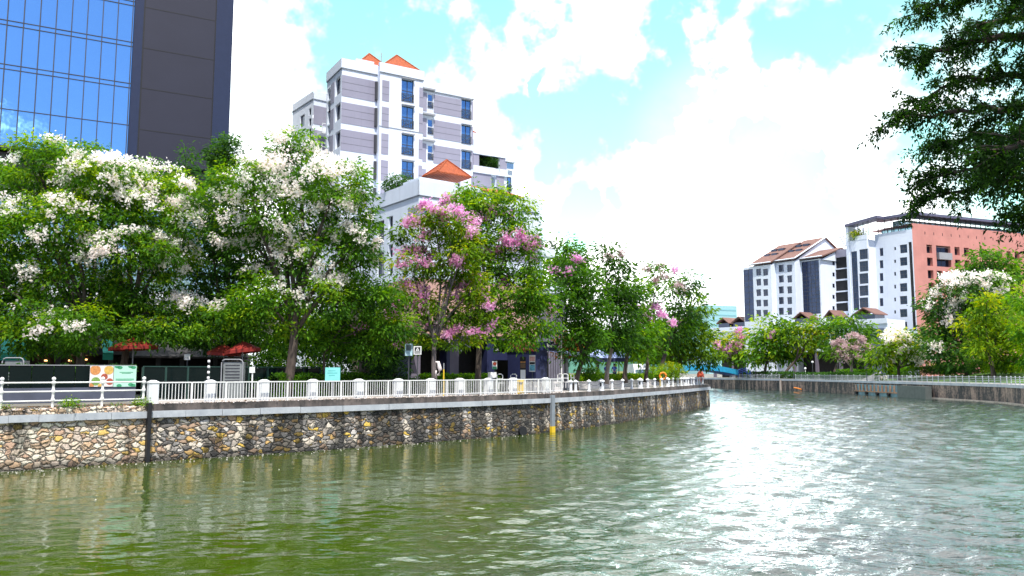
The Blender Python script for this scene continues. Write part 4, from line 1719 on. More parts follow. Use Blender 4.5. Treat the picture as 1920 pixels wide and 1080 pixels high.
# R1 (node 10..9), R2 (node 9..8 after step), R3
f1, f2, f3, f3b = seg(10), seg(8), seg(6), seg(4)
z1e, z2e, z3e = f1.z(1418, 499), f2.z(1472, 491), f3.z(1520, 487)
r1 = [f1.rect(x0, y0, x1, y0 + 12.5) for x0, x1 in ((1418, 1427), (1431, 1440)) for y0 in (504, 523, 542.5, 562, 581)]
r2 = [f2.rect(x0, y0, x1, y0 + 13.2) for x0, x1 in ((1460, 1469.5), (1476, 1485)) for y0 in (496.5, 516.5, 537, 557, 577)]
g1 = f1.rect(1395, 505, 1413, 603)
g3 = f3.rect(1504.5, 489, 1537, 589)
mb = MB()
block(mb, f1, 2.6, z1e, 16, r1 + [g1])
part(mb, 'far_wing_wall', WHITEC, t)
mb = MB()
block(mb, f2, 2.6, z2e, 18, r2)
part(mb, 'middle_wing_wall', WHITEC, t)
mb = MB()
block(mb, f3, 2.6, z3e, 20, [g3])
part(mb, 'bay_wing_wall', WHITEC, t)
for f, rs, hi in ((f1, r1, 0), (f2, r2, 0)):
    for r in rs:
        window(f, r, t, GLD, CHAR, 0, bars=(2, 2), fw=.1, rec=.25)
for f, r, nb in ((f1, g1, (2, 9)), (f3, g3, (4, 14))):
    window(f, r, t, GLB, CHAR, 0, name='glass_bay', bars=nb, fw=.1, rec=.2)
# pitched roofs rising away behind the eaves, and the gable walls under them
for f, ze, rise, run, s0, s1 in ((f1, z1e, 7.2, 13.5, f1.s(1410), f1.len + .4), (f2, z2e, 7.6, 14.5, -.6, f2.len + .4), (f3, z3e, 3.4, 9, -.4, f3.len + 1.0)):
    mb = MB()
    e0, e1 = f.pt(s0, ze + .25, .6), f.pt(s1, ze + .25, .6)
    a0, a1 = f.pt(s0, ze + rise, -run), f.pt(s1, ze + rise, -run)
    b0, b1 = f.pt(s0, ze + .3, -run * 2), f.pt(s1, ze + .3, -run * 2)
    dz = Vector((0, 0, .35))
    mb.hexa([e0, e1, a1, a0, e0 + dz, e1 + dz, a1 + dz, a0 + dz])
    mb.hexa([a0, a1, b1, b0, a0 + dz, a1 + dz, b1 + dz, b0 + dz])
    rf = part(mb, 'roof', TILER, t)
    mb = MB()
    for x in (s0 + .45, s1 - .45):
        for sg in (0, .3):
            mb.poly([f.pt(x - sg, ze - .3, 0), f.pt(x - sg, ze + rise - .1, -run), f.pt(x - sg, ze - .3, -run * 2)])
    part(mb, 'gable', WHITEC, t)
    mb = MB()
    if f is f2:
        mb.tube([e1 + dz, a1 + dz], .2, 4)
    mb.tube([e0 + dz, e1 + dz], .16, 4)
    link_child(mb, 'verge', WHITEC, rf)
    if f is not f3:
        mb = MB()
        for w in (.28, .62):
            xx = s0 + (s1 - s0) * w
            for q in (.38, .62):
                pz = ze + .85 + rise * q
                c = f.pt(xx, pz, -run * q)
                f.box(mb, xx - .9, xx + .9, pz - .35, pz + .25, -run * q - 1.2, -run * q + .3)
        link_child(mb, 'roof_window', GLD, rf)
mb = MB()
fs = Fac(nodes[5], nodes[6])
part(mb, 'trim', WHITEC, t) if mb.v else None
# slatted band of dark windows between the wings
ru = [f3b.rect(1567, y0, 1590, y1) for y0, y1 in ((482, 502.5), (504.5, 523), (526, 545), (547.5, 565.5), (568, 584))]
mb = MB()
block(mb, f3b, 2.6, f3b.z(1578, 470), 18, ru)
part(mb, 'link_wall', WHITEC, t)
mb = MB()
f3b.box(mb, 0, f3b.len, f3b.z(1578, 482), f3b.z(1578, 468), 0, .3)
part(mb, 'link_lintel', GREYB, t)
for r in ru:
    window(f3b, r, t, BLACK, CHAR, 0, fw=.08)
# small windows up the gable-side return (faces the river, seen edge-on)
fret = Fac(nodes[6], nodes[5])
mb = MB()
smallw = []
for y in (490, 511, 532, 553, 574):
    smallw.append(fret.rect(1561, y, 1564.5, y + 7))
for a, b, z0, z1 in smallw:
    w = MB()
    fret.box(w, a, b, z0, z1, 0, .06)
    part(w, 'window', GLD, t)
# rooftop lattice behind
mb = MB()
for k in range(6):
    c = P(1568 + k * 4, 447 + k * 3.4, 238)
    mb.tube([c, c + back * 8 + Vector((0, 0, 2.0))], .18, 4)
part(mb, 'roof_trellis', LEDGE, t)

t = thing('terracotta_corner_block', 'corner block with white river front and terracotta side under steel roof frame', 'building', (C0.x, C0.y, 2.6))
f5, f4 = seg(0), seg(2)
z5, z4 = f5.z(1700, 431), f4.z(1612, 450)
ha = [f5.rect(1649.5, y0, 1656, y1) for y0, y1 in ((465, 480), (488, 503), (512, 527), (536, 550), (559, 574))]
hb = [f5.rect(1676.5, y0, 1680, y1) for y0, y1 in ((463, 469), (487, 493), (510, 517), (534, 541), (558, 565), (582, 588))]
hc = [f5.rect(1687.5, y0, 1701, y1) for y0, y1 in ((458.5, 474.5), (482.5, 498), (506.5, 522), (531, 546.5), (555, 570.5), (579.5, 594.5), (603.5, 619))]
strip = f5.rect(1707.5, 453, 1713.5, 620)
mb = MB()
block(mb, f5, 2.6, z5, 14, ha + hb + hc + [strip])
part(mb, 'river_wall', WHITEC, t)
for r in ha + hb + hc:
    window(f5, r, t, GLD, CHAR, 0, bars=(2, 2) if r[1] - r[0] > 1.5 else (1, 1), fw=.1)
window(f5, strip, t, BLACK, CHAR, 0, name='glass_strip', bars=(1, 8))
h4 = [f4.rect(1611.5, y0, 1628, y1) for y0, y1 in ((467, 486), (489.5, 509), (512.5, 532), (535.5, 554.5), (558, 577))]
g4 = f4.rect(1598, 471, 1609, 582)
mb = MB()
block(mb, f4, 2.6, z4, 16, h4 + [g4])
part(mb, 'stair_wall', WHITEC, t)
for r in h4:
    window(f4, r, t, GLD, CHAR, 0, bars=(3, 2), fw=.1)
window(f4, g4, t, GLB, CHAR, 0, name='glass_strip', bars=(2, 10))
# tall white fin and the roof frame
mb = MB()
zf = f4.z(1594, 421)
f4.box(mb, -.3, .5, 2.6, zf, -9, .25)
part(mb, 'fin_wall', WHITEC, t)
mb = MB()
f4.box(mb, f4.s(1610), f4.len, z4, z4 + 1.2, -.3, .05)
part(mb, 'balcony_parapet', WHITEC, t)
# terracotta side
K = P(1960, 530, 224)
f6 = Fac(C0, K)
z6 = f6.z(1716, 419)
hh6 = []
rowsY = (459, 483, 506.5, 530, 554, 578, 602)
cols0 = [(1739, 1749.5), (1757, 1784), (1791.5, 1801), (1809, 1818.5), (1838, 1847), (1872, 1881), (1889, 1897), (1904, 1913)]
zrow = [(f6.z(1744, y), f6.z(1744, y + 15.5)) for y in rowsY]
for ci, (x0, x1) in enumerate(cols0):
    for ri_, (zt_, zb_) in enumerate(zrow):
        if ci == 1:
            if ri_ == 0:
                hh6.append((f6.s(x0, 500), f6.s(x1, 500), zrow[1][1], zrow[0][0]))
            elif ri_ > 1:
                hh6.append((f6.s(1757, 520), f6.s(1767, 520), zb_, zt_))
                hh6.append((f6.s(1775, 520), f6.s(1785, 520), zb_, zt_))
            continue
        hh6.append((f6.s(x0, 500), f6.s(x1, 500), zb_, zt_))
mb = MB()
f6.holed(mb, .05, f6.len, 2.6, z6, hh6, 0, rec=.9)
mb.poly([f6.pt(.05, z6 - .02, 0), f6.pt(f6.len, z6 - .02, 0), f6.pt(f6.len, z6 - .02, -14), f6.pt(.05, z6 - .02, -14)])
mb.poly([f6.pt(f6.len, 2.6, 0), f6.pt(f6.len, 2.6, -14), f6.pt(f6.len, z6, -14), f6.pt(f6.len, z6, 0)])
part(mb, 'terracotta_wall', TERRA, t)
for r in hh6:
    window(f6, r, t, GLD, CHAR, 0, bars=(2, 1), fw=.1, rec=.88)
mb = MB()
r = hh6[[i for i, h in enumerate(hh6) if h[3] - h[2] > 4][0]]
f6.box(mb, r[0] + .5, r[1] - .05, (r[2] + r[3]) / 2 - .9, (r[2] + r[3]) / 2 + .9, -.3, .5)
part(mb, 'balcony', GREYM, t)
mb = MB()
for k in range(14):
    x = f6.s(1734, 434) + k * (f6.s(1750.5, 434) - f6.s(1734, 434))
    if x < f6.len - .4:
        z = z6 - 2.3
        f6.box(mb, x - .1, x + .1, z - .35, z + .35, -.05, .03)
part(mb, 'scupper', BLACK, t)
mb = MB()
for k in range(1, 13):
    z = z6 - k * 2.9
    f6.box(mb, .05, f6.len, z - .02, z + .02, 0, .004)
part(mb, 'panel_joints', TERRAD, t)
# roof frame: canopy blade, posts and rails
mb = MB()
zc0 = f5.z(1700, 402)
zl = f4.z(1594, 420)
for f, a, b, za, zb_ in ((f5, 0, f5.len + .5, zc0 - .1, zc0), (f6, 0, f6.len, zc0, zc0)):
    f.box(mb, a, b, za - .35, za + .35, -3.5, .9)
mb.hexa([f4.pt(-.3, zl - .7, .6), f4.pt(f4.len + 3.5, zc0 - .45, .6), f4.pt(f4.len + 3.5, zc0 - .45, -3), f4.pt(-.3, zl - .7, -3),
         f4.pt(-.3, zl, .6), f4.pt(f4.len + 3.5, zc0 + .2, .6), f4.pt(f4.len + 3.5, zc0 + .2, -3), f4.pt(-.3, zl, -3)])
part(mb, 'roof_blade', M('slate_blade', (.10, .10, .17), .5), t)
mb = MB()
for f, ztop in ((f5, z5), (f6, z6)):
    x = .4
    while x < f.len:
        f.box(mb, x - .07, x + .07, ztop - .02, zc0 - .36, -1.2, -1.06)
        f.box(mb, x - .07, x + .07, zc0 - .5, zc0 - .36, -3.4, .6)
        x += 1.9
    for z in (.9, 1.5):
        f.box(mb, 0, f.len, ztop + z - .05, ztop + z + .05, -1.3, -1.22)
x = f4.s(1612)
while x < f4.len:
    f4.box(mb, x - .07, x + .07, z4, zc0 - .6, -1.2, -1.06)
    x += 1.5
part(mb, 'roof_frame', CHAR, t)
mb = MB()
f5.box(mb, 0, f5.len, z5, z5 + 1.6, -6, -3.4)
f6.box(mb, 0, f6.len, z6, z6 + 1.4, -6, -3.4)
part(mb, 'penthouse_glass', GLP, t)
shrub('roof_terrace_plant', 'round green shrub on high terrace of the corner block', tuple(f4.pt(f4.s(1603, 440), z4, -.9)), (1.7, 1.0, 1.6), LEAFY, .5, 4, (.4, .9))

# low white riverside building with small gabled dormers
fL = Fac(P(1337, 697, 242), P(1668, 697, 196))
t = thing('low_riverside_building', 'low white riverside building with small tiled dormers and grey end box', 'building', fL.pt(0, 2.6))
zt = 17.2
mb = MB()
hl = []
for x0, x1 in ((1342, 1357), (1372, 1390), (1405, 1420), (1440, 1455), (1480, 1495), (1520, 1540), (1556, 1576)):
    a0, a1 = fL.s(x0), fL.s(x1)
    hl += [(a0, a1, 10.6, 14.2), (a0, a1, 4.0, 8.6)]
sbx = fL.s(1637, 610)
mb.poly([fL.pt(0, 9.6, 0), fL.pt(fL.len, 9.6, 0), fL.pt(fL.len, 9.6, -8), fL.pt(0, 9.6, -8)])
hl = [h_ for h_ in hl if h_[2] > 9]
fL.holed(mb, 0, fL.len, 9.6, zt, hl, 0, rec=.8)
for x in (0, fL.len):
    mb.poly([fL.pt(x, 9.6, 0), fL.pt(x, 9.6, -8), fL.pt(x, zt, -8), fL.pt(x, zt, 0)])
mb.poly([fL.pt(0, zt - .02, 0), fL.pt(fL.len, zt - .02, 0), fL.pt(fL.len, zt - .02, -8), fL.pt(0, zt - .02, -8)])
part(mb, 'walls', WHITEC, t)
for r in hl:
    window(fL, r, t, GLD, CHAR, 0, bars=(3, 2), rec=.75)
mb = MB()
fL.box(mb, 0, fL.len, 2.6, 9.58, -8, -4)  # dark wall colour stands in for the shade under the trees
part(mb, 'shade_back_wall', DARKW, t)
k_ = 0
while k_ * 7.0 < fL.len - .5:
    mb = MB()
    fL.box(mb, k_ * 7.0 + .1, k_ * 7.0 + .8, 2.6, 9.58, -.8, -.1)
    part(mb, 'ground_floor_pier', MAUVE, t)
    k_ += 1
mb = MB()
fL.box(mb, sbx, fL.len - .2, 2.8, 14.9, 0.05, 1.2)
part(mb, 'grey_box', M('blue_grey_cladding', (.13, .155, .22), .6, var=.06), t)
mb = MB()
fL.box(mb, fL.s(1620, 610), sbx - .05, 9, 14.9, .02, .3)
part(mb, 'dark_recess', BLACK, t)
mb = MB()
fL.box(mb, -.2, fL.len + .2, zt - 1.1, zt + .2, 0.01, .5)
part(mb, 'parapet', WHITEC, t)
for x0, x1 in ((1343, 1366), (1371, 1398), (1405, 1424), (1486, 1516), (1545, 1566), (1598, 1640)):
    a0, a1 = fL.s(x0, 600), fL.s(x1, 600)
    w = a1 - a0
    mb = MB()
    fL.box(mb, a0 + .3, a1 - .3, zt + .2, zt + 1.5, -5, -.6)
    d = part(mb, 'dormer', GLD, t)
    mb = MB()
    am = (a0 + a1) / 2
    for xa, xb in ((a0, am), (am, a1)):
        za, zb_ = (zt + 1.3, zt + 3.0) if xa == a0 else (zt + 3.0, zt + 1.3)
        mb.hexa([fL.pt(xa, za, .1), fL.pt(xb, zb_, .1), fL.pt(xb, zb_, -6), fL.pt(xa, za, -6),
                 fL.pt(xa, za + .25, .1), fL.pt(xb, zb_ + .25, .1), fL.pt(xb, zb_ + .25, -6), fL.pt(xa, za + .25, -6)])
    link_child(mb, 'dormer_roof', TILER, d)

# block in the distance, its colours paled for haze
fd = Fac(P(1330, 697, 640), P(1385, 697, 650))
t = thing('distant_office_block', 'hazy turquoise office block far away behind trees', 'building', fd.pt(0, 0))
mb = MB()
zt = fd.z(1357, 573)
fd.box(mb, 0, fd.len, -1, zt, -30, 0)
part(mb, 'body', TEALG, t)
mb = MB()
for k in range(9):
    z = zt - 3 - k * 4.2
    fd.box(mb, .5, fd.len - .5, z - 1.0, z, 0, .2)
part(mb, 'window_bands', TEALGD, t)

# ------------------------------------------------------------------ railings along the left quay
def on_line(px, off):
    q = line_at_px(px, off)
    return Vector((q[0], q[1], 0)), q[2]


t0, _ = on_line(140, .3)
t = thing('tubular_railing', 'white tube railing with three bars and ball topped posts', 'railing', (t0.x, t0.y, 2.6))
pp = []
for px in (5, 102, 194, 271):
    q, a = on_line(px, .28)
    pp.append(q)
dq = pp[0] - pp[1]
pp = [pp[0] + dq * 2, pp[0] + dq] + pp
for q in pp:
    mb = MB()
    mb.lathe((q.x, q.y, 2.55), [(.085, 0), (.085, .12), (.055, .16), (.055, .40), (.085, .43), (.085, .52), (.055, .55), (.055, .78), (.085, .82), (.085, .92), (.055, .95),
                               (.05, 1.18), (.09, 1.2), (.09, 1.30), (.05, 1.33), (.04, 1.37)], 10)
    post = part(mb, 'post', RAIL_W, t, True)
    mb = MB()
    mb.lathe((q.x, q.y, 3.9), [(.03, 0), (.075, .03), (.09, .08), (.075, .13), (.03, .16), (.0, .17)], 10)
    link_child(mb, 'finial', RAIL_W, post)
for z in (2.99, 3.41, 3.81):
    mb = MB()
    mb.tube([(q.x, q.y, z) for q in pp], .035, 8)
    part(mb, 'bar', RAIL_W, t, True)

# picket fence
PF0, PF1 = 293, 1053
pts = []
posts_px = [293, 361, 425, 484, 540, 595, 640, 687, 728, 768, 803, 838, 871, 901, 931, 958, 984, 1009, 1031, 1053]
qf = [on_line(px, .22)[0] for px in posts_px]
t = thing('picket_fence', 'long white metal picket fence along the promenade edge', 'fence', (qf[8].x, qf[8].y, DECK))
for q in qf:
    i = qf.index(q)
    d = (qf[min(i + 1, len(qf) - 1)] - qf[max(i - 1, 0)]).normalized()
    mb = MB()
    mb.box((q.x, q.y, DECK + .52), (.085, .085, 1.04), math.atan2(d.y, d.x))
    part(mb, 'post', RAIL_W, t)
for i in range(len(qf) - 1):
    a, b = qf[i], qf[i + 1]
    d = (b - a)
    ang = math.atan2(d.y, d.x)
    m = (a + b) / 2
    mb = MB()
    mb.box((m.x, m.y, DECK + 1.02), (d.length - .09, .07, .06), ang)
    mb.box((m.x, m.y, DECK + .16), (d.length - .09, .05, .05), ang)
    part(mb, 'rail', RAIL_W, t)
    mb = MB()
    n = int(round(d.length / .155))
    for k in range(1, n):
        p = a + d * (k / n)
        mb.box((p.x, p.y, DECK + .585), (.03, .02, .80), ang)
    part(mb, 'pickets', RAIL_W, t)

# white light bollards (wide, square, pitched cap, dark lamp openings) and slim chained bollards
first_wide = None
for n_, px in enumerate([288, 395, 496, 587, 673, 747, 808, 862, 916, 962, 1023]):
    off = .75 if n_ else .30
    q, a = on_line(px, off)
    if first_wide is None:
        o = thing('light_bollard', '', 'bollard', (q.x, q.y, DECK), a, 'square white bollards along the promenade', local=True)
        mb = MB()
        mb.box((0, 0, .50), (.44, .40, 1.0))
        part(mb, 'body', PILLW, o)
        mb = MB()
        mb.box((0, 0, 1.03), (.50, .46, .06))
        mb.box((0, 0, 1.10), (.46, .42, .08), 0, 0, .4)
        part(mb, 'cap', PILLW, o)
        first_wide = o
        o['label'] = 'streaked white square bollard at the left end of the picket fence'
    else:
        o = copy_tree(first_wide, (q.x, q.y, DECK), a, 'square white bollard standing just behind the white picket fence')

lb = None
for px in [1127, 1200, 1251, 1284, 1305]:
    q, a = on_line(px, .45)
    if lb is None:
        o = thing('lantern_bollard', 'wide white bollard with dark lamp openings among chained posts', 'bollard', (q.x, q.y, DECK), a, 'lantern bollards in the chained row', local=True)
        mb = MB()
        mb.lathe((0, 0, 0), [(.26, 0), (.26, .05), (.23, .08), (.23, .36)], 12)
        mb.lathe((0, 0, 0), [(.23, .66), (.23, .74)], 12)
        for k in range(4):
            an = math.pi / 4 + k * math.pi / 2
            mb.box((.18 * math.cos(an), .18 * math.sin(an), .51), (.10, .10, .31), an)
        part(mb, 'body', PILLW, o)
        mb = MB()
        mb.lathe((0, 0, .36), [(.13, 0), (.13, .31)], 10)
        part(mb, 'lamp', BLACK, o)
        mb = MB()
        mb.lathe((0, 0, .74), [(.31, 0), (.31, .05), (.22, .13), (.10, .20), (.04, .24), (.0, .26)], 12)
        part(mb, 'cap', PILLW, o)
        lb = o
    else:
        copy_tree(lb, (q.x, q.y, DECK), a)
sb_ = None
slim = []
for px in [1070, 1079, 1104, 1147, 1167, 1184, 1214, 1227, 1240, 1261, 1270, 1277, 1290, 1295.5, 1300, 1311, 1317]:
    q, a = on_line(px, .45)
    slim.append((px, q))
    if sb_ is None:
        o = thing('slim_bollard', 'slim white bollard with pointed cap in the chained quayside row', 'bollard', (q.x, q.y, DECK), a, 'slim chained bollards on the quay edge', local=True)
        mb = MB()
        mb.lathe((0, 0, 0), [(.16, 0), (.16, .05), (.115, .09), (.105, .70), (.13, .72), (.13, .76)], 12)
        part(mb, 'shaft', PILLW, o)
        mb = MB()
        mb.lathe((0, 0, .76), [(.19, 0), (.19, .05), (.10, .12), (.04, .16), (.0, .19)], 12)
        part(mb, 'cap', PILLW, o)
        sb_ = o
    else:
        copy_tree(sb_, (q.x, q.y, DECK), a)
allb = sorted([(px, on_line(px, .45)[0]) for px in [1127, 1200, 1251, 1284, 1305]] + slim, key=lambda x: x[0])[1:]
for i in range(len(allb) - 1):
    a, b = allb[i][1], allb[i + 1][1]
    mb = MB()
    pts = []
    for k in range(9):
        f = k / 8
        p = a + (b - a) * f
        pts.append((p.x, p.y, DECK + .66 - .22 * 4 * f * (1 - f)))
    mb.tube(pts, .02, 5)
    tag(mb.build('chain', CHAINM), 'dark chain sagging between white bollards on the quay edge', 'chain', 'chains between the white bollards')
# bollards beyond the planting bed
for i, px in enumerate((1094, 1115, 1152)):
    q, a = on_line(px, 9.5)
    o = copy_tree(sb_, (q.x, q.y, BED + .02), a, 'capped white bollard half hidden behind the planting bed')
    o['group'] = 'bollards behind the planting bed'

# lifebuoy stands
for px, mat, lab in ((1244, ORNG, 'orange lifebuoy on a post by the chained bollards'), (1314, REDP, 'red covered lifebuoy on a post at the quay tip')):
    q, a = on_line(px, .75)
    q2 = Vector((q.x - .1, q.y - .15, 0))
    t = thing('lifebuoy_stand', lab, 'lifebuoy', (q.x, q.y, DECK))
    mb = MB()
    mb.tube([(q.x, q.y, DECK), (q.x, q.y, DECK + 1.5)], .035, 8)
    part(mb, 'post', GREYM, t)
    mb = MB()
    if mat is ORNG:
        pts = [(q2.x + .33 * math.cos(k * math.pi / 8), q2.y, DECK + 1.12 + .33 * math.sin(k * math.pi / 8)) for k in range(17)]
        mb.tube(pts, .10, 8)
        part(mb, 'ring', mat, t, True)
        mb = MB()
        mb.box((q2.x - .22, q2.y - .02, DECK + .6), (.22, .12, 1.0))
        part(mb, 'rope_bag', YELL, t)
    else:
        mb.lathe((q2.x, q2.y, DECK + .35), [(.16, 0), (.40, .12), (.46, .5), (.44, .95), (.28, 1.2), (.1, 1.32)], 12)
        part(mb, 'cover', mat, t, True)

# ------------------------------------------------------------------ terrace at the far left
fT = Fac(on_line(-120, 4.3)[0], on_line(256, 4.3)[0])
t = thing('terrace_barrier', 'grey plinth with dark glass barrier below the white blossom trees', 'barrier', fT.pt(fT.len / 2, DECK))
zp, zg = fT.z(200, 726), fT.z(120, 685.5)
mb = MB()
fT.box(mb, 0, fT.len, DECK - .1, zp, -.4, 0)
part(mb, 'plinth', GREYP, t)
npan = 9
for k in range(npan):
    a, b = fT.len * k / npan + .02, fT.len * (k + 1) / npan - .02
    mb = MB()
    fT.box(mb, a, b, zp + .02, zg, -.12, -.10)
    part(mb, 'glass_panel', GLBAR, t)
mb = MB()
fT.box(mb, 0, fT.len, zg, zg + .04, -.15, -.07)
part(mb, 'handrail', GREYM, t)
t = thing('food_banner', 'banner picturing round plates of food on the glass barrier', 'banner', fT.pt(fT.s(190, 705), zp))
x0, x1, z0, z1 = fT.rect(168, 686, 212, 725)
mb = MB()
fT.box(mb, x0, x1, z0, z1, .01, .04)
part(mb, 'sheet', BOARD, t)
w, h = x1 - x0, z1 - z0
for (fx, fz, r_, m_) in ((.22, .80, .24, FOOD1), (.80, .80, .22, FOOD2), (.26, .26, .20, FOOD4), (.62, .48, .15, FOOD3), (.86, .24, .16, FOOD3), (.08, .06, .12, FOOD1), (.45, .04, .10, FOOD2)):
    mb = MB()
    n = 16
    ring = []
    for k in range(n):
        xx = x0 + w * fx + r_ * h * math.cos(2 * math.pi * k / n)
        zz = z0 + h * fz + r_ * h * math.sin(2 * math.pi * k / n)
        ring.append(fT.pt(min(max(xx, x0 + .01), x1 - .01), min(max(zz, z0 + .01), z1 - .01), .046))
    mb.poly(ring)
    part(mb, 'plate', m_, t)
t = thing('green_notice_banner', 'pale green notice banner with dark green leaf corners beside food banner', 'banner', fT.pt(fT.s(233, 705), zp))
x0, x1, z0, z1 = fT.rect(212.5, 686, 255, 725)
mb = MB()
fT.box(mb, x0 + .01, x1, z0, z1, .012, .04)
part(mb, 'sheet', GREENB, t)
mb = MB()
for fx, fz in ((.25, .92), (.12, .97), (.88, .93), (.75, .98), (.9, .06), (.25, .05), (.78, .1)):
    n = 10
    c = (x0 + .03 + (x1 - x0 - .06) * fx, z0 + (z1 - z0) * fz)
    mb.poly([fT.pt(min(max(c[0] + .13 * math.cos(2 * math.pi * k / n), x0 + .02), x1 - .01), min(max(c[1] + .09 * math.sin(2 * math.pi * k / n), z0 + .01), z1 - .01), .045) for k in range(n)])
part(mb, 'leaf_print', GREEND, t)
mb = MB()
for fz, a, b in ((.68, .25, .85), (.63, .35, .75), (.36, .10, .9), (.31, .10, .9), (.26, .2, .8)):
    fT.box(mb, x0 + (x1 - x0) * a, x0 + (x1 - x0) * b, z0 + (z1 - z0) * fz, z0 + (z1 - z0) * (fz + .025), .04, .046)
part(mb, 'text_lines', GREEND, t)

# second barrier and planted strip behind the picket fence
fT2 = Fac(on_line(268, 5.2)[0], on_line(600, 6.5)[0])
t = thing('green_mesh_fence', 'low dark green framed glass fence behind the left picket fence', 'fence', fT2.pt(fT2.len / 2, DECK))
zt = fT2.z(450, 689)
mb = MB()
k = 9
for i in range(k + 1):
    x = fT2.len * i / k
    fT2.box(mb, x - .05, x + .05, DECK, zt, -.05, .05)
fT2.box(mb, 0, fT2.len, zt, zt + .06, -.04, .04)
part(mb, 'frame', M('dark_green_metal', (.012, .045, .035), .5), t)
mb = MB()
for i in range(k):
    fT2.box(mb, fT2.len * i / k + .06, fT2.len * (i + 1) / k - .06, DECK + .1, zt - .03, -.01, .01)
part(mb, 'glass_panels', GLBAR, t)

# restaurant pavilion under the trees
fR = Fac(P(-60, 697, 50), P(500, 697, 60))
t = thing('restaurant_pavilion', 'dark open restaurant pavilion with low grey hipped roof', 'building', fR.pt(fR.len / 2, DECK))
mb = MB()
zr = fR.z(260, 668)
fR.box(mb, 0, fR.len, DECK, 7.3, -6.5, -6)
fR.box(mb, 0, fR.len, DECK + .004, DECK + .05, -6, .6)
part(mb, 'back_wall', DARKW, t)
for px in (20, 110, 210, 300, 345, 408, 470):
    mb = MB()
    x = fR.s(px, 690)
    fR.box(mb, x - .14, x + .14, DECK, zr, -1.0, -.72)
    part(mb, 'column', CHAR, t)
mb = MB()
xa, xb = fR.s(255, 660), fR.s(455, 660)
zc = fR.z(340, 638)
for (a, b) in ((xa, fR.s(342, 660)), (fR.s(342, 660), xb)):
    m_ = (a + b) / 2
    base = [fR.pt(a - .4, zr, .9), fR.pt(b + .4, zr, .9), fR.pt(b + .4, zr, -6.4), fR.pt(a - .4, zr, -6.4)]
    mb.poly([base[0], base[1], fR.pt(m_ + .6, zc + .4, -2.6), fR.pt(m_ - .6, zc + .4, -2.6)])
    mb.poly([base[1], base[2], fR.pt(m_ + .6, zc + .4, -2.6)])
    mb.poly([base[3], base[0], fR.pt(m_ - .6, zc + .4, -2.6)])
    mb.poly([base[2], base[3], fR.pt(m_ - .6, zc + .4, -2.6), fR.pt(m_ + .6, zc + .4, -2.6)])
    mb.poly([q - Vector((0, 0, .12)) for q in base])
    for i in range(4):
        mb.poly([base[i], base[(i + 1) % 4], base[(i + 1) % 4] - Vector((0, 0, .12)), base[i] - Vector((0, 0, .12))])
part(mb, 'roof', ROOFG, t)
mb = MB()
fR.box(mb, 0, fR.s(250, 660), zr + .1, zr + .5, -6.4, .2)
part(mb, 'flat_roof', CHAR, t)
mb = MB()
for px, y in ((80, 662), (176, 672), (145, 674), (372, 659), (96, 674)):
    x, z = fR.uv(px, y)
    fR.box(mb, x - .12, x + .12, z - .05, z + .05, -5.9, -5.8)
m_, nt, b_ = newmat('lamp_glow')
b_.inputs['Emission Color'].default_value = (1, .55, .2, 1)
b_.inputs['Emission Strength'].default_value = 2.5
part(mb, 'lamp', m_, t)
# awnings
for px0, px1, lab in ((2, 50, 'teal green awning at the far left of the terrace'), (190, 209, 'short teal green awning beside red parasol')):
    x0, x1, z0, z1 = fR.rect(px0, 636, px1, 650)
    mb = MB()
    mb.hexa([fR.pt(x0, z0 - .5, 1.3), fR.pt(x1, z0 - .5, 1.3), fR.pt(x1, z1, .1), fR.pt(x0, z1, .1),
             fR.pt(x0, z0 - .42, 1.3), fR.pt(x1, z0 - .42, 1.3), fR.pt(x1, z1 + .08, .1), fR.pt(x0, z1 + .08, .1)])
    fR.box(mb, x0, x1, z0 - .9, z0 - .5, 1.26, 1.3)
    tag(mb.build('awning', TEAL), lab, 'awning')


def parasol(px, y, depth, rad, lab, tilt=0.0, group=None):
    c = P(px, y, depth)
    t = thing('parasol', lab, 'parasol', (c.x, c.y, DECK), 0, group)
    mb = MB()
    mb.tube([(c.x, c.y, DECK), (c.x, c.y, c.z + .5)], .035, 8)
    part(mb, 'pole', GREYM, t)
    mb = MB()
    n = 8
    rim = [Vector((c.x + rad * math.cos(2 * math.pi * k / n + .3), c.y + rad * math.sin(2 * math.pi * k / n + .3), c.z + tilt * rad * math.cos(2 * math.pi * k / n + .3))) for k in range(n)]
    ap = Vector((c.x, c.y, c.z + .55))
    for k in range(n):
        a, b = rim[k], rim[(k + 1) % n]
        mb.poly([a, b, ap])
        mb.poly([a, b, b - Vector((0, 0, .2)), a - Vector((0, 0, .2))])
    part(mb, 'canopy', REDC, t)


parasol(250, 650, 47.5, 1.35, 'red parasol left of the grey hipped roof', .05)
parasol(420, 661, 50, 1.0, 'small red parasol partly behind dark tree trunk', -.05)
parasol(455, 656, 49, 1.05, 'red parasol tilted low beside the big blossom tree', .12)

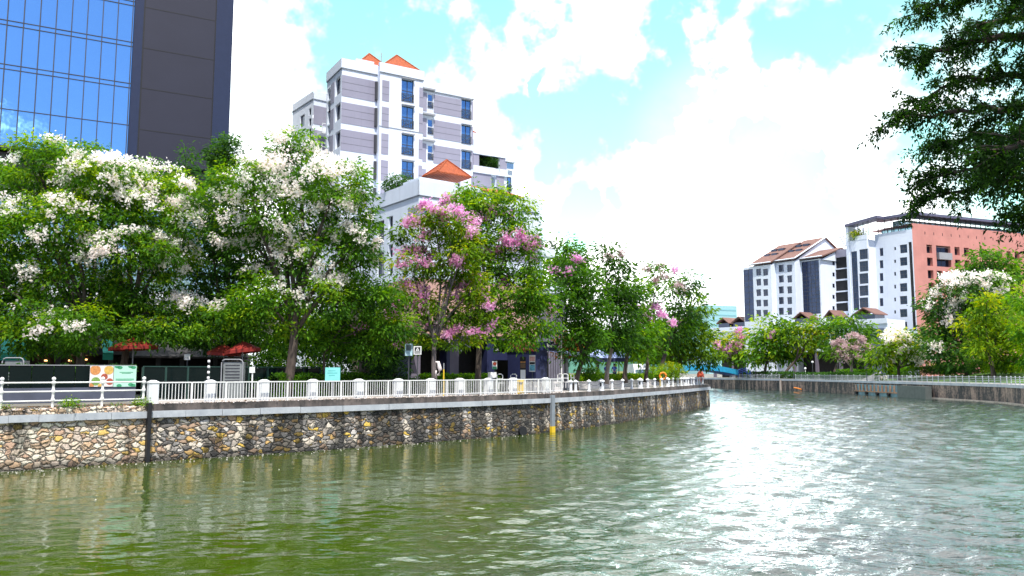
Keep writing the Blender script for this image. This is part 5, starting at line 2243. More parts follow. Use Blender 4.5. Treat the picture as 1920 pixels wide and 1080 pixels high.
# hooped cooling unit cabinets on the terrace
for px, y0, y1, d, lab in ((25, 671, 712, 43.5, 'grey cabinet with pale hooped frame at left edge'), (436, 674, 714, 47, 'grey cabinet with hooped frame behind the mesh fence')):
    a, b = P(px - 20, 697, d), P(px + 20, 697, d)
    f = Fac(a, b)
    z1 = f.z(px, y0)
    t = thing('cabinet', lab, 'cabinet', f.pt(f.len / 2, DECK))
    mb = MB()
    f.box(mb, .08, f.len - .08, DECK, z1 - .15, -.6, 0)
    part(mb, 'body', M('cabinet_grey', (.20, .22, .22), .6), t)
    mb = MB()
    mb.tube([f.pt(0, DECK, .08), f.pt(0, z1 - .2, .08), f.pt(.06, z1 - .06, .08), f.pt(.2, z1, .08), f.pt(f.len - .2, z1, .08), f.pt(f.len - .06, z1 - .06, .08), f.pt(f.len, z1 - .2, .08), f.pt(f.len, DECK, .08)], .035, 6)
    part(mb, 'hoop', GREYM, t)
    mb = MB()
    for k in range(6):
        z = DECK + 1.0 + k * .18
        f.box(mb, .2, f.len - .2, z, z + .06, 0, .02)
    part(mb, 'vent', CHAR, t)


def sign(name, lab, px, y0, y1, wpx, depth, mat, ground=True, polem=GREYM, cat='sign', extra=None, base=DECK, frame=None):
    a, b = P(px - wpx / 2, 697, depth), P(px + wpx / 2, 697, depth)
    f = Fac(a, b)
    z1, z0 = f.z(px, y0), f.z(px, y1)
    t = thing(name, lab, cat, f.pt(f.len / 2, base if ground else z0))
    mb = MB()
    f.box(mb, 0, f.len, z0, z1, 0, .04)
    part(mb, 'panel', mat, t)
    if frame:
        mb = MB()
        e = .05
        f.box(mb, -.01, e, z0 - .01, z1 + .01, .03, .06)
        f.box(mb, f.len - e, f.len + .01, z0 - .01, z1 + .01, .03, .06)
        f.box(mb, e, f.len - e, z1 - e, z1 + .01, .03, .06)
        f.box(mb, e, f.len - e, z0 - .01, z0 + e, .03, .06)
        part(mb, 'frame', frame, t)
    if ground:
        mb = MB()
        mb.tube([f.pt(f.len / 2, base - .05, -.04), f.pt(f.len / 2, z1 - .05, -.04)], .04, 6)
        part(mb, 'pole', polem, t)
    if extra:
        extra(f, z0, z1, t)
    return t


def lines(f, z0, z1, t):
    mb = MB()
    for a in (.25, .4):
        f.box(mb, f.len * .2, f.len * .75, z0 + (z1 - z0) * a, z0 + (z1 - z0) * (a + .05), .04, .046)
    part(mb, 'text_lines', CHAR, t)


sign('hanging_sign', 'small white square sign with grey text under the roof', 350, 664, 675, 11, 49, RAIL_W, True, CHAR, extra=lines)
sign('tag_sign', 'white tapered tag sign on a thin white stick', 473, 688, 699, 10, 44.5, RAIL_W, True, RAIL_W)


def teal_text(f, z0, z1, t):
    mb = MB()
    for a, l0, l1 in ((.72, .2, .7), (.55, .15, .8), (.38, .25, .65)):
        f.box(mb, f.len * l0, f.len * l1, z0 + (z1 - z0) * a, z0 + (z1 - z0) * (a + .06), .04, .046)
    part(mb, 'text_lines', M('teal_text', (.10, .42, .42), .5), t)


sign('information_board', 'bright turquoise board set low in the hedge', 624, 689, 714, 28, 49, MINT, True, extra=teal_text)
# striped pole with white rings
q, a = on_line(391, 3.0)
q = P(391, 697, 44)
t = thing('striped_pole', 'black slim pole with white ring bands behind the picket fence', 'pole', (q.x, q.y, DECK))
mb = MB()
mb.tube([(q.x, q.y, DECK), (q.x + .02, q.y, 4.98)], .045, 8)
part(mb, 'pole', BLACK, t)
for k in range(6):
    mb = MB()
    z = 3.3 + k * .3
    mb.lathe((q.x, q.y, z), [(.055, 0), (.075, .04), (.075, .10), (.055, .14)], 8)
    part(mb, 'ring', RAIL_W, t)


def map_extra(f, z0, z1, t):
    mb = MB()
    h = z1 - z0
    f.box(mb, f.len * .14, f.len * .86, z0 + h * .42, z0 + h * .93, .04, .05)
    part(mb, 'map_panel', M('map_dark', (.05, .075, .08), .5, var=.5, scale=9), t)
    mb = MB()
    for k, (a, b) in enumerate(((.12, .88), (.22, .66), (.22, .74))):
        f.box(mb, f.len * a, f.len * b, z0 + h * (.30 - k * .085), z0 + h * (.33 - k * .085), .04, .047)
    part(mb, 'text_lines', M('ink_blue', (.05, .13, .2), .6), t)


sign('map_sign', 'tall pale blue framed map sign next to square black warning sign', 766, 644.5, 667, 14, 51, M('sign_pale_blue', (.42, .60, .68), .5), True, CHAR, extra=map_extra)


def warn(f, z0, z1, t):
    h = z1 - z0
    mb = MB()
    m = f.len / 2
    mb.poly([f.pt(m - h * .24, z0 + h * .45, .047), f.pt(m + h * .24, z0 + h * .45, .047), f.pt(m, z0 + h * .86, .047)])
    part(mb, 'warning_triangle', RAIL_W, t)
    mb = MB()
    mb.poly([f.pt(m - h * .035, z0 + h * .5, .052), f.pt(m + h * .035, z0 + h * .5, .052), f.pt(m + h * .03, z0 + h * .7, .052), f.pt(m - h * .03, z0 + h * .7, .052)])
    part(mb, 'exclamation', BLACK, t)
    mb = MB()
    for a in (.32, .2):
        f.box(mb, f.len * .16, f.len * .84, z0 + h * a, z0 + h * (a + .045), .04, .047)
    part(mb, 'text_lines', RAIL_W, t)


sign('warning_sign', 'square black warning sign with white triangle on dark post', 782.5, 649.5, 664.5, 14, 50.5, BLACK, True, CHAR, extra=warn, frame=RAIL_W)

# yellow and white depth pole beside the pale bundle
q = P(832, 697, 52)
t = thing('yellow_pole', 'thin yellow pole with grey tip standing in front of hedge', 'pole', (q.x, q.y, DECK))
mb = MB()
mb.tube([(q.x, q.y, DECK), (q.x, q.y, 4.45)], .045, 8)
part(mb, 'pole', YELL, t)
mb = MB()
mb.tube([(q.x, q.y, 4.45), (q.x, q.y, 4.85)], .035, 8)
part(mb, 'tip', GREYM, t)
# pale object of unclear nature against the pink tree's trunk
c = P(821, 689, 52.2)
mb = MB()
mb.tube([(c.x - .16, c.y, c.z + .36), (c.x + .02, c.y, c.z + .34), (c.x + .09, c.y, c.z + .05), (c.x + .14, c.y, c.z - .12), (c.x + .10, c.y, c.z - .45), (c.x - .05, c.y, c.z - .50)], [.05, .10, .13, .13, .09, .04], 8)
mb.tube([(c.x - .10, c.y, c.z - .2), (c.x - .15, c.y, c.z - .55)], [.06, .03], 6)
tag(mb.build('pale_bundle', M('bundle_pale_pink', (.74, .66, .65), .9, var=.1), None, True), 'pale pinkish bundle on the pink tree trunk', 'cloth')

# ------------------------------------------------------------------ navy riverside restaurant under the white block
fN = Fac(P(735, 697, 60), P(1120, 697, 74))
t = thing('riverside_restaurant', 'navy riverside restaurant with mauve pillars behind the hedge', 'building', fN.pt(fN.len / 2, DECK))
zt = fN.z(900, 636)
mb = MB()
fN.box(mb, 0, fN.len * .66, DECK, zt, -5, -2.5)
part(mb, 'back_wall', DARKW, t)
for x0, x1 in ((778, 795), (850, 867)):
    mb = MB()
    fN.box(mb, fN.s(x0, 680), fN.s(x1, 680), DECK, zt, -1.2, -.5)
    part(mb, 'mauve_pillar', MAUVE, t)
for x0, x1 in ((752, 775), (843, 849), (919, 932)):
    mb = MB()
    fN.box(mb, fN.s(x0, 680), fN.s(x1, 680), DECK, zt, -1.4, -.4)
    part(mb, 'navy_pier', NAVY, t)
mb = MB()
fN.box(mb, fN.s(932, 680), fN.s(975, 680), fN.z(950, 675), fN.z(950, 660), -1.0, -.7)
part(mb, 'navy_panel', NAVY, t)
mb = MB()
fN.box(mb, 0, fN.len * .66, zt, zt + .25, -5, -.3)
part(mb, 'fascia', CHAR, t)
mb = MB()
a, b, z0, z1 = fN.rect(753, 634, 779, 648)
mb.hexa([fN.pt(a, z0, .5), fN.pt(b, z0, .5), fN.pt(b, z0, -1.4), fN.pt(a, z0, -1.4), fN.pt(a + .3, z1 - .2, .1), fN.pt(b - .3, z1, .1), fN.pt(b - .3, z1, -1.2), fN.pt(a + .3, z1 - .2, -1.2)])
part(mb, 'porch_roof', ROOFG, t)
mb = MB()
tr = [fN.uv(x, y) for x, y in ((852, 637), (873, 637), (876, 652), (858, 640))]
for i in range(3):
    mb.tube([fN.pt(tr[i][0], tr[i][1], .4), fN.pt(tr[i + 1][0], tr[i + 1][1], .4)], .05, 5)
part(mb, 'truss', GREYM, t)
for px, y in ((861, 658), (930, 656)):
    c = fN.uv(px, y)
    mb = MB()
    fN.box(mb, c[0] - .12, c[0] + .12, c[1] - .08, c[1] + .08, .0, .2)
    part(mb, 'spotlight', RAIL_W, t)


def poster_x(f, z0, z1, t):
    h = z1 - z0
    mb = MB()
    n = 12
    mb.poly([f.pt(f.len / 2 + .13 * math.cos(2 * math.pi * k / n), z0 + h * .66 + .13 * math.sin(2 * math.pi * k / n), .046) for k in range(n)])
    part(mb, 'red_disc', REDP, t)
    mb = MB()
    f.box(mb, .02, f.len - .02, z0, z0 + h * .3, .04, .047)
    part(mb, 'green_strip', GREEND, t)


sign('poster_board', 'small white poster with red disc over green strip', 927.5, 677, 692, 9, 58, RAIL_W, True, CHAR, extra=poster_x)

# kiosk with sign and awning
fK = Fac(P(1003, 697, 66), P(1078, 697, 70))
t = thing('kiosk', 'navy kiosk with lettered fascia and pale blue sloping awning', 'kiosk', fK.pt(fK.len / 2, DECK))
K_ = lambda px, y=680: fK.s(px, y)
zf0, zf1 = fK.z(1025, 657.5), fK.z(1025, 645)
mb = MB()
fK.box(mb, 0, K_(1024), DECK, zf0, -3, .1)
part(mb, 'side_wall', NAVY, t)
mb = MB()
fK.box(mb, -.1, K_(1042), zf0, zf1, -3, .3)
fK.box(mb, K_(1028), K_(1040), zf1, zf1 + .22, -2, 0)
part(mb, 'fascia', NAVY, t)
mb = MB()
fK.box(mb, K_(1024) + .02, fK.len, DECK, zf0 - .02, -3.2, -3)
part(mb, 'back_wall', BLACK, t)
mb = MB()
za0, za1 = fK.z(1055, 670), fK.z(1030, 657)
mb.hexa([fK.pt(K_(1025), za1 - .06, .1), fK.pt(K_(1078), za1 - .06, .1), fK.pt(K_(1086), za0, 2.2), fK.pt(K_(1045), za0, 2.2),
         fK.pt(K_(1025), za1, .1), fK.pt(K_(1078), za1, .1), fK.pt(K_(1086), za0 + .06, 2.2), fK.pt(K_(1045), za0 + .06, 2.2)])
aw = part(mb, 'awning', AWN, t)
mb = MB()
fK.box(mb, K_(1044), K_(1086), za0 - .42, za0, 2.16, 2.2)
link_child(mb, 'valance', NAVY, aw)
mb = MB()
x = K_(1052, 690)
fK.box(mb, x - .14, x + .14, DECK, za0, .4, .7)
part(mb, 'post', GREYM, t)
cu = bpy.data.curves.new('kiosk_lettering', 'FONT')
cu.body = 'BeeFree'
cu.size = .42
cu.extrude = .01
cu.align_x = 'CENTER'
ob = bpy.data.objects.new('tmp_text', cu)
COL.objects.link(ob)
dg = bpy.context.evaluated_depsgraph_get()
me = bpy.data.meshes.new_from_object(ob.evaluated_get(dg))
bpy.data.objects.remove(ob)
rot = Matrix((( fK.u.x, 0, fK.n.x), (fK.u.y, 0, fK.n.y), (0, 1, 0))).to_4x4()
cpt = fK.pt(K_(1030), zf0 + .28, .32)
me.transform(Matrix.Translation(cpt) @ rot)
me.materials.clear()
me.materials.append(RAIL_W)
link('lettering', me, t)


def strips(specs):
    def fn(f, z0, z1, t):
        for a, b, n, m in specs:
            mb = MB()
            f.box(mb, f.len * .07, f.len * .93, z0 + (z1 - z0) * a, z0 + (z1 - z0) * b, .04, .048)
            part(mb, n, m, t)
    return fn


sign('menu_poster', 'food poster with pink picture above blue picture beside navy kiosk', 998, 666, 697, 11.5, 61, BOARD, True, CHAR,
     extra=strips([(.06, .42, 'blue_picture', M('poster_blue', (.12, .38, .5), .5, var=.5, scale=6)), (.45, .58, 'dark_picture', BLACK), (.64, .92, 'pink_picture', M('poster_pink', (.62, .32, .28), .5, var=.3, scale=6))]))
sign('menu_totem', 'dark menu totem with white lower panel behind yellow bin', 980.5, 669, 737, 11, 60, DARKW, True, CHAR,
     extra=strips([(.02, .64, 'white_panel', RAIL_W), (.69, .82, 'brown_picture', WOOD), (.84, .87, 'orange_bar', FOOD1)]))

# yellow bin
q, a = on_line(974, .9)
t = thing('yellow_bin', 'yellow lidded waste bin behind the picket fence', 'bin', (q.x, q.y, DECK))
mb = MB()
mb.box((q.x, q.y, DECK + .42), (.5, .5, .84), a)
part(mb, 'body', YELL, t)
mb = MB()
mb.box((q.x, q.y, DECK + .93), (.60, .58, .16), a, 0, .8)
part(mb, 'lid', YELL, t)
mb = MB()
mb.box((q.x + .1, q.y - .27, DECK + .72), (.3, .02, .12), a)
part(mb, 'slot', BLACK, t)
# white box stand at the left end of the tables
q = P(923, 697, 57)
t = thing('white_box_stand', 'white box on a stand beside the poster with red disc', 'stand', (q.x, q.y, DECK))
mb = MB()
mb.box((q.x, q.y, DECK + .55), (.34, .34, 1.1), .5)
part(mb, 'stand', CHAR, t)
mb = MB()
mb.box((q.x, q.y, DECK + 1.32), (.46, .42, .40), .5)
part(mb, 'box', RAIL_W, t)


# tables and chairs
def table(px, depth, lab, group):
    q = P(px, 697, depth)
    t = thing('cafe_table', lab, 'table', (q.x, q.y, DECK), 0, group, local=True)
    mb = MB()
    mb.lathe((0, 0, 0), [(.25, 0), (.25, .03), (.04, .05), (.04, .98)], 10)
    part(mb, 'stem', CHAR, t)
    mb = MB()
    mb.lathe((0, 0, .98), [(.42, 0), (.42, .05)], 16)
    part(mb, 'top', GREYM, t)
    return t


def chair(px, depth, rz, lab, group, src=None):
    q = P(px, 697, depth)
    if src:
        return copy_tree(src, (q.x, q.y, DECK + .3), rz, lab)
    t = thing('cafe_chair', lab, 'chair', (q.x, q.y, DECK + .3), rz, group, local=True)
    mb = MB()
    mb.box((0, 0, .45), (.46, .46, .05))
    part(mb, 'seat', RAIL_W, t)
    mb = MB()
    mb.tube([(-.21, .22, .45), (-.22, .26, 1.0), (-.10, .30, 1.08), (.10, .30, 1.08), (.22, .26, 1.0), (.21, .22, .45)], .03, 6)
    mb.tube([(-.2, .24, .75), (.2, .24, .75)], .02, 5)
    part(mb, 'backrest', RAIL_W, t)
    for sx in (-1, 1):
        for sy in (-1, 1):
            mb = MB()
            mb.tube([(.2 * sx, .2 * sy, .43), (.23 * sx, .23 * sy, 0)], .022, 6)
            part(mb, 'leg', RAIL_W, t)
    return t


G = 'tables outside the navy restaurant'
for px, d in ((1012, 61.5), (1034, 63)):
    table(px, d, 'dark round cafe table in front of the navy kiosk', G)
table(950, 58, 'dark cafe table left of the menu totem', G)
GC = 'pale chairs outside the kiosk'
c0 = chair(1063, 63, .4, 'pale hoop backed cafe chair nearest to the kiosk post', GC)
chair(1047, 64, -.6, 'pale cafe chair under the awning edge', GC, c0)
chair(1078, 65.5, .9, 'pale cafe chair beside leaning tree trunk', GC, c0)
chair(939, 58, .3, 'white cafe chair left of table near the poster', GC, c0)
chair(961, 58, -.3, 'white cafe chair right of table near the totem', GC, c0)
# board with white base panels under the kiosk
q0, q1 = P(985, 697, 61.2), P(1050, 697, 64)
f = Fac(q0, q1)
mb = MB()
f.box(mb, 0, f.len, DECK, DECK + .35, -.2, 0)
f.box(mb, 0, f.len, DECK + .62, DECK + .78, -.2, 0)
for k in range(9):
    x = f.len * k / 8
    f.box(mb, max(0, x - .03), min(f.len, x + .03), DECK + .35, DECK + .62, -.18, -.04)
tag(mb.build('slatted_parapet', PLANTW), 'low white slatted parapet in front of the kiosk tables', 'parapet')
# flagpole, street pole
q = P(1053, 697, 66)
t = thing('flagpole', 'white flagpole rising above the navy kiosk', 'flagpole', (q.x, q.y, DECK))
mb = MB()
mb.tube([(q.x, q.y, DECK), (q.x, q.y, P(1053, 586, 66).z)], [.07, .045], 8)
part(mb, 'pole', RAIL_W, t)
mb = MB()
zt = P(1053, 586, 66).z
mb.lathe((q.x, q.y, zt), [(.03, 0), (.09, .05), (.09, .12), (.0, .17)], 8)
part(mb, 'finial', RAIL_W, t)
# ribbed grey column wall behind the kiosk
f = Fac(P(1022, 697, 77), P(1062, 697, 79))
mb = MB()
zt = f.z(1040, 560)
k = 9
for i in range(k):
    x = f.len * i / k
    f.box(mb, x, x + f.len / k * .55, DECK, zt, -.4, .2)
f.box(mb, 0, f.len, DECK, zt, -1.2, -.41)
tag(mb.build('ribbed_screen', M('mauve_fins', (.20, .19, .25), .7)), 'tall ribbed grey screen wall behind the navy kiosk', 'screen wall')

# navy parasols beyond the leaning tree
for px, d, lab in ((1122, 80, 'navy canopy with pale edge between leaning trunks'), (1160, 84, 'navy canopy to the right of the blue shirted person')):
    c = P(px, 668, d)
    t = thing('navy_parasol', lab, 'parasol', (c.x, c.y, BED))
    mb = MB()
    mb.tube([(c.x, c.y, BED), (c.x, c.y, c.z + .5)], .05, 6)
    part(mb, 'pole', CHAR, t)
    mb = MB()
    base = [(c.x + dx * 1.5, c.y + dy * 1.5, c.z - .2) for dx, dy in ((-1, -1), (1, -1), (1, 1), (-1, 1))]
    mb.pyramid(base, (c.x, c.y, c.z + .7))
    part(mb, 'canopy', AWN, t)
    mb = MB()
    for i in range(4):
        a_, b__ = base[i], base[(i + 1) % 4]
        mb.poly([a_, b__, (b__[0], b__[1], b__[2] - .35), (a_[0], a_[1], a_[2] - .35)])
    part(mb, 'valance', NAVY, t)


# people
def person(px, depth, z, lab, face, shirt, trouser, arms):
    q = P(px, 697, depth)
    t = thing('person', lab, 'person', (q.x, q.y, z), face, None, local=True)

    def skin_mesh(name, verts, edges, radii, mat):
        me = bpy.data.meshes.new(name)
        me.from_pydata(verts, edges, [])
        o = bpy.data.objects.new('tmp', me)
        COL.objects.link(o)
        md = o.modifiers.new('s', 'SKIN')
        for i, r_ in enumerate(radii):
            me.skin_vertices[0].data[i].radius = r_ if isinstance(r_, tuple) else (r_, r_)
        me.skin_vertices[0].data[0].use_root = True
        sb2 = o.modifiers.new('b', 'SUBSURF')
        sb2.levels = sb2.render_levels = 2
        dg = bpy.context.evaluated_depsgraph_get()
        dg.update()
        m2 = bpy.data.meshes.new_from_object(o.evaluated_get(dg))
        bpy.data.objects.remove(o)
        m2.materials.clear()
        m2.materials.append(mat)
        for p_ in m2.polygons:
            p_.use_smooth = True
        m2.name = name
        return link(name, m2, t)

    # body: pelvis root, spine, neck, head, arms with hands, legs with feet
    v = [(0, 0, .92), (0, .01, 1.15), (0, .0, 1.38), (0, -.01, 1.50), (0, -.02, 1.60), (0, -.015, 1.70),
         (.17, 0, 1.40), (.27, -.02, 1.14), (.24, -.20, 1.00), (.22, -.29, .97),
         (-.17, 0, 1.40), (-.27, -.02, 1.14), (-.24, -.20, 1.00), (-.22, -.29, .97),
         (.10, 0, .86), (.11, -.02, .48), (.11, .02, .08), (.12, -.15, .04),
         (-.10, 0, .86), (-.11, -.02, .48), (-.11, .02, .08), (-.12, -.15, .04)]
    e = [(0, 1), (1, 2), (2, 3), (3, 4), (4, 5), (2, 6), (6, 7), (7, 8), (8, 9), (2, 10), (10, 11), (11, 12), (12, 13),
         (0, 14), (14, 15), (15, 16), (16, 17), (0, 18), (18, 19), (19, 20), (20, 21)]
    r_ = [(.15, .11), (.14, .10), (.16, .10), .055, .095, .085, .055, .042, .034, .032, .055, .042, .034, .032,
          .085, .058, .042, .04, .085, .058, .042, .04]
    skin_mesh('body', v, e, r_, SKIN)
    skin_mesh('shirt', [v[0], v[1], v[2], (0, 0, 1.44), v[6], (.25, -.015, 1.2), v[10], (-.25, -.015, 1.2)],
              [(0, 1), (1, 2), (2, 3), (2, 4), (4, 5), (2, 6), (6, 7)], [(.175, .135), (.165, .125), (.185, .125), .075, .078, .066, .078, .066], shirt)
    skin_mesh('trousers', [(0, 0, .9), v[14], v[15], (.11, .02, .12), v[18], v[19], (-.11, .02, .12)],
              [(0, 1), (1, 2), (2, 3), (0, 4), (4, 5), (5, 6)], [(.165, .125), .105, .076, .062, .105, .076, .062], trouser)
    mb = MB()
    mb.lathe((0, .0, 1.60), [(.102, 0), (.112, .06), (.105, .12), (.07, .17), (.0, .19)], 12)
    part(mb, 'hair', HAIR, t, True)
    return t


person(1152, 82, BED, 'person in blue shirt with dark hair seen from behind', math.pi, CLOTHB, NAVY, 0)
person(1137, 83, BED, 'person in blue shirt partly behind the leaning trunk', math.pi * .8, CLOTHB, CHAR, 0)

# vehicles glimpsed beyond the trunks
def vehicle(px, depth, z, w, h, ln, body, glassm, lab, cat, name, rz=0.0):
    q = P(px, 697, depth)
    t = thing(name, lab, cat, (q.x, q.y, z), rz, None, local=True)
    hw = w / 2
    zw = h * .48
    mb = MB()
    prof = [(0, .35), (0, zw * .8), (.15, zw), (.15 + h * .22, h - .08), (.4 + h * .22, h), (ln - .3, h), (ln, h * .6), (ln, .35)]
    for i in range(len(prof)):
        a_, b__ = prof[i], prof[(i + 1) % len(prof)]
        mb.poly([(-hw, a_[0], a_[1]), (hw, a_[0], a_[1]), (hw, b__[0], b__[1]), (-hw, b__[0], b__[1])])
    for sx in (-hw, hw):
        mb.poly([(sx, a_[0], a_[1]) for a_ in prof])
    part(mb, 'body', body, t)
    mb = MB()
    y0, y1 = .15, .15 + h * .22
    for s_ in (0,):
        e_ = .02
        mb.poly([(-hw * .86, y0 + .05 - e_, zw + .1), (hw * .86, y0 + .05 - e_, zw + .1), (hw * .8, y1 - e_ - .02, h - .2), (-hw * .8, y1 - e_ - .02, h - .2)])
    part(mb, 'windscreen', glassm, t)
    mb = MB()
    mb.box((0, -.03, .45), (w * .96, .14, .22))
    part(mb, 'bumper', CHAR, t)
    for sx in (-1, 1):
        mb = MB()
        mb.box((sx * hw * .72, -.02, zw * .68), (.28, .06, .16))
        part(mb, 'headlight', RAIL_W, t)
        for y in (.75, ln - .8):
            mb = MB()
            mb.tube([(sx * (hw - .2), y, .33), (sx * (hw + .02), y, .33)], .33, 14)
            part(mb, 'wheel', TYRE, t)
    return t


vehicle(1205, 100, 2.76, 2.0, 2.5, 5.0, WHITE, GLP, 'white van with pale teal windscreen seen between trunks', 'van', 'white_van', .1)
vehicle(1184, 104, 2.76, 1.8, 1.6, 4.4, M('taxi_yellow', (.62, .50, .06), .4), GLP, 'yellow car beside the white van between trunks', 'car', 'yellow_car', .1)

# ------------------------------------------------------------------ bridge
t = thing('arched_bridge', 'cyan and blue steel arch footbridge at the river bend', 'bridge', (44, 186, 2.6))
A_, B_ = P(1225, 690, 168), P(1384, 699, 209)
A_.z, B_.z = 3.6, 3.4
fB = Fac(A_, B_)
mb = MB()
n = 14
for i in range(n):
    s0, s1 = fB.len * i / n, fB.len * (i + 1) / n
    zz = lambda s: 3.6 + 1.5 * math.sin(math.pi * min(1, max(0, (s / fB.len) * .9 + .05)))
    mb.hexa([fB.pt(s0, zz(s0) - .5, .1), fB.pt(s1, zz(s1) - .5, .1), fB.pt(s1, zz(s1) - .5, -3.4), fB.pt(s0, zz(s0) - .5, -3.4),
             fB.pt(s0, zz(s0), .1), fB.pt(s1, zz(s1), .1), fB.pt(s1, zz(s1), -3.4), fB.pt(s0, zz(s0), -3.4)])
part(mb, 'deck', BLUED, t)
mb = MB()
for i in range(n):
    s0, s1 = fB.len * i / n, fB.len * (i + 1) / n
    mb.hexa([fB.pt(s0, zz(s0) - .4, .2), fB.pt(s1, zz(s1) - .4, .2), fB.pt(s1, zz(s1) - .4, .11), fB.pt(s0, zz(s0) - .4, .11),
             fB.pt(s0, zz(s0) + .9, .2), fB.pt(s1, zz(s1) + .9, .2), fB.pt(s1, zz(s1) + .9, .11), fB.pt(s0, zz(s0) + .9, .11)])
part(mb, 'side_girder', BLUEM, t)
mb = MB()
pts = []
for i in range(15):
    f_ = i / 14
    pts.append(fB.pt(fB.len * (.30 + .72 * f_), 3.6 + 8.5 * (1 - f_) ** 1.4, -.5))
mb.tube(pts, .3, 8)
part(mb, 'arch_rib', BLUEM, t)
mb = MB()
for i in range(3, 13, 2):
    p_ = pts[i]
    mb.tube([p_, (p_.x, p_.y, 4.6)], .06, 5)
part(mb, 'hangers', BLUED, t)
# stair rail flowing off the bridge
t = thing('stair_railing', 'violet blue stair railing descending from the bridge end', 'railing', (59, 208, 2.6))
mb = MB()
for dz in (0, .45, .9):
    mb.tube([P(1382, 697, 209) + Vector((0, 0, dz - .6)), P(1396, 697, 208) + Vector((0, 0, dz + .1)), P(1408, 697, 206) + Vector((0, 0, dz - .9))], .12, 5)
part(mb, 'rails', BLUED, t)
mb = MB()
for px in (1384, 1392, 1400, 1407):
    c = P(px, 697, 207.5)
    mb.tube([(c.x, c.y, RZ), (c.x, c.y, 4.7)], .08, 5)
part(mb, 'posts', BLUED, t)

# ------------------------------------------------------------------ right bank fences
ln = offset_line(RB, -.3)


def rb_at_px(px, off):
    l = offset_line(RB, -off)
    k = (px - 960) / FPX * math.cos(PITCH)
    for i in range(4, len(l) - 1):
        a_, b__ = Vector(l[i]), Vector(l[i + 1])
        fa_, fb2 = a_.x - k * a_.y, b__.x - k * b__.y
        if fa_ * fb2 <= 0 and fa_ != fb2:
            t_ = fa_ / (fa_ - fb2)
            q_ = a_ + (b__ - a_) * t_
            return Vector((q_.x, q_.y, 0))
    return None


def walk(px0, px1, off, step):
    """points every step metres along the right quay between two photo columns"""
    a_, b__ = rb_at_px(px0, off), rb_at_px(px1, off)
    l = [Vector((*q_, 0)) for q_ in offset_line(RB, -off)]
    ya, yb = a_.y, b__.y
    mids = [q_ for q_ in l[4:] if min(ya, yb) < q_.y < max(ya, yb)]
    if ya < yb:
        chain = [a_] + mids + [b__]
    else:
        chain = [a_] + mids[::-1] + [b__]
    out, carry = [chain[0]], 0.0
    for i in range(len(chain) - 1):
        d = (chain[i + 1] - chain[i])
        s = step - carry
        while s < d.length:
            out.append(chain[i] + d.normalized() * s)
            s += step
        carry = d.length - (s - step)
    return out


def post_fence(px0, px1, lab, step, nrail, slats):
    q_ = walk(px0, px1, .25, step)
    t = thing('quay_fence', lab, 'fence', (q_[0].x, q_[0].y, RZ))
    for p_ in q_[:95]:
        mb = MB()
        mb.lathe((p_.x, p_.y, RZ), [(.06, 0), (.06, .95), (.09, .97), (.09, 1.05), (.0, 1.12)], 6)
        part(mb, 'post', RAIL_F, t)
    mb = MB()
    for k in range(nrail):
        z = RZ + .18 + .76 * k / max(1, nrail - 1)
        mb.tube([(p_.x, p_.y, z) for p_ in q_], .03, 5)
    part(mb, 'rails', RAIL_F, t)
    if slats:
        for i in range(len(q_) - 1):
            mb = MB()
            d = q_[i + 1] - q_[i]
            for k in range(1, 6):
                p_ = q_[i] + d * (k / 6)
                mb.box((p_.x, p_.y, RZ + .55), (.05, .05, .75), math.atan2(d.y, d.x))
            mb.box((q_[i].x + d.x / 2, q_[i].y + d.y / 2, RZ + .2), (d.length * .9, .05, .05), math.atan2(d.y, d.x))
            part(mb, 'pickets', RAIL_F, t)


post_fence(1919.5, 1652, 'white post and rail fence below the lawn on the right quay', 1.7, 4, False)
post_fence(1648, 1487, 'pale picket fence on the far quay beside the steps', 2.6, 2, True)
post_fence(1461, 1362, 'pale picket fence on the far quay nearest the bridge', 3.0, 2, True)
# dark fence posts between sections
for px in (1488, 1525, 1625, 1416):
    q = rb_at_px(px, .28)
    mb = MB()
    mb.box((q.x, q.y, RZ + .65), (.16, .16, 1.3))
    mb.box((q.x, q.y, RZ + 1.33), (.22, .22, .08))
    tag(mb.build('dark_post', CHAR), 'dark square post standing in line with far quay fence', 'post', 'dark posts on the far quay')
# lamps on the far bank
for px, y, off, lab in ((1417, 679, 1.2, 'street lamp with flat head on the far quay near bridge'), (1524, 681, 3.0, 'globe lamp on dark pole left of bare tree'), (1571, 680, 4.2, 'globe lamp just left of the bare pink tree'), (1510, 693, 2.5, 'short white lamp on the far quay hedge line')):
    q = rb_at_px(px, off)
    zt = P(px, y, q.y).z
    t = thing('street_lamp', lab, 'lamp', (q.x, q.y, RZ))
    mb = MB()
    mb.tube([(q.x, q.y, RZ), (q.x, q.y, zt)], .07, 6)
    part(mb, 'pole', CHAR if px != 1510 else RAIL_W, t)
    mb = MB()
    if px == 1417:
        mb.box((q.x - .4, q.y, zt + .05), (1.0, .3, .12))
        part(mb, 'lamp_head', GREYM, t)
    else:
        mb.lathe((q.x, q.y, zt), [(.05, 0), (.22, .1), (.27, .27), (.2, .44), (.0, .53)], 10)
        part(mb, 'globe', RAIL_W, t, True)
# drain pipe and orange float on the far wall
q = rb_at_px(1463, -.2)
mb = MB()
mb.box((q.x, q.y, 1.1), (.45, .4, 2.6), .4)
tag(mb.build('outfall_pipe', RLEDGE), 'pale square pipe down the far quay wall', 'pipe')
q = rb_at_px(1499, -.4)
mb = MB()
mb.tube([(q.x - 1.4, q.y, .75), (q.x - .4, q.y, .55), (q.x + .6, q.y, .2)], .16, 6)
tag(mb.build('orange_boom', ORNG), 'orange floating boom end by the far quay wall', 'float')
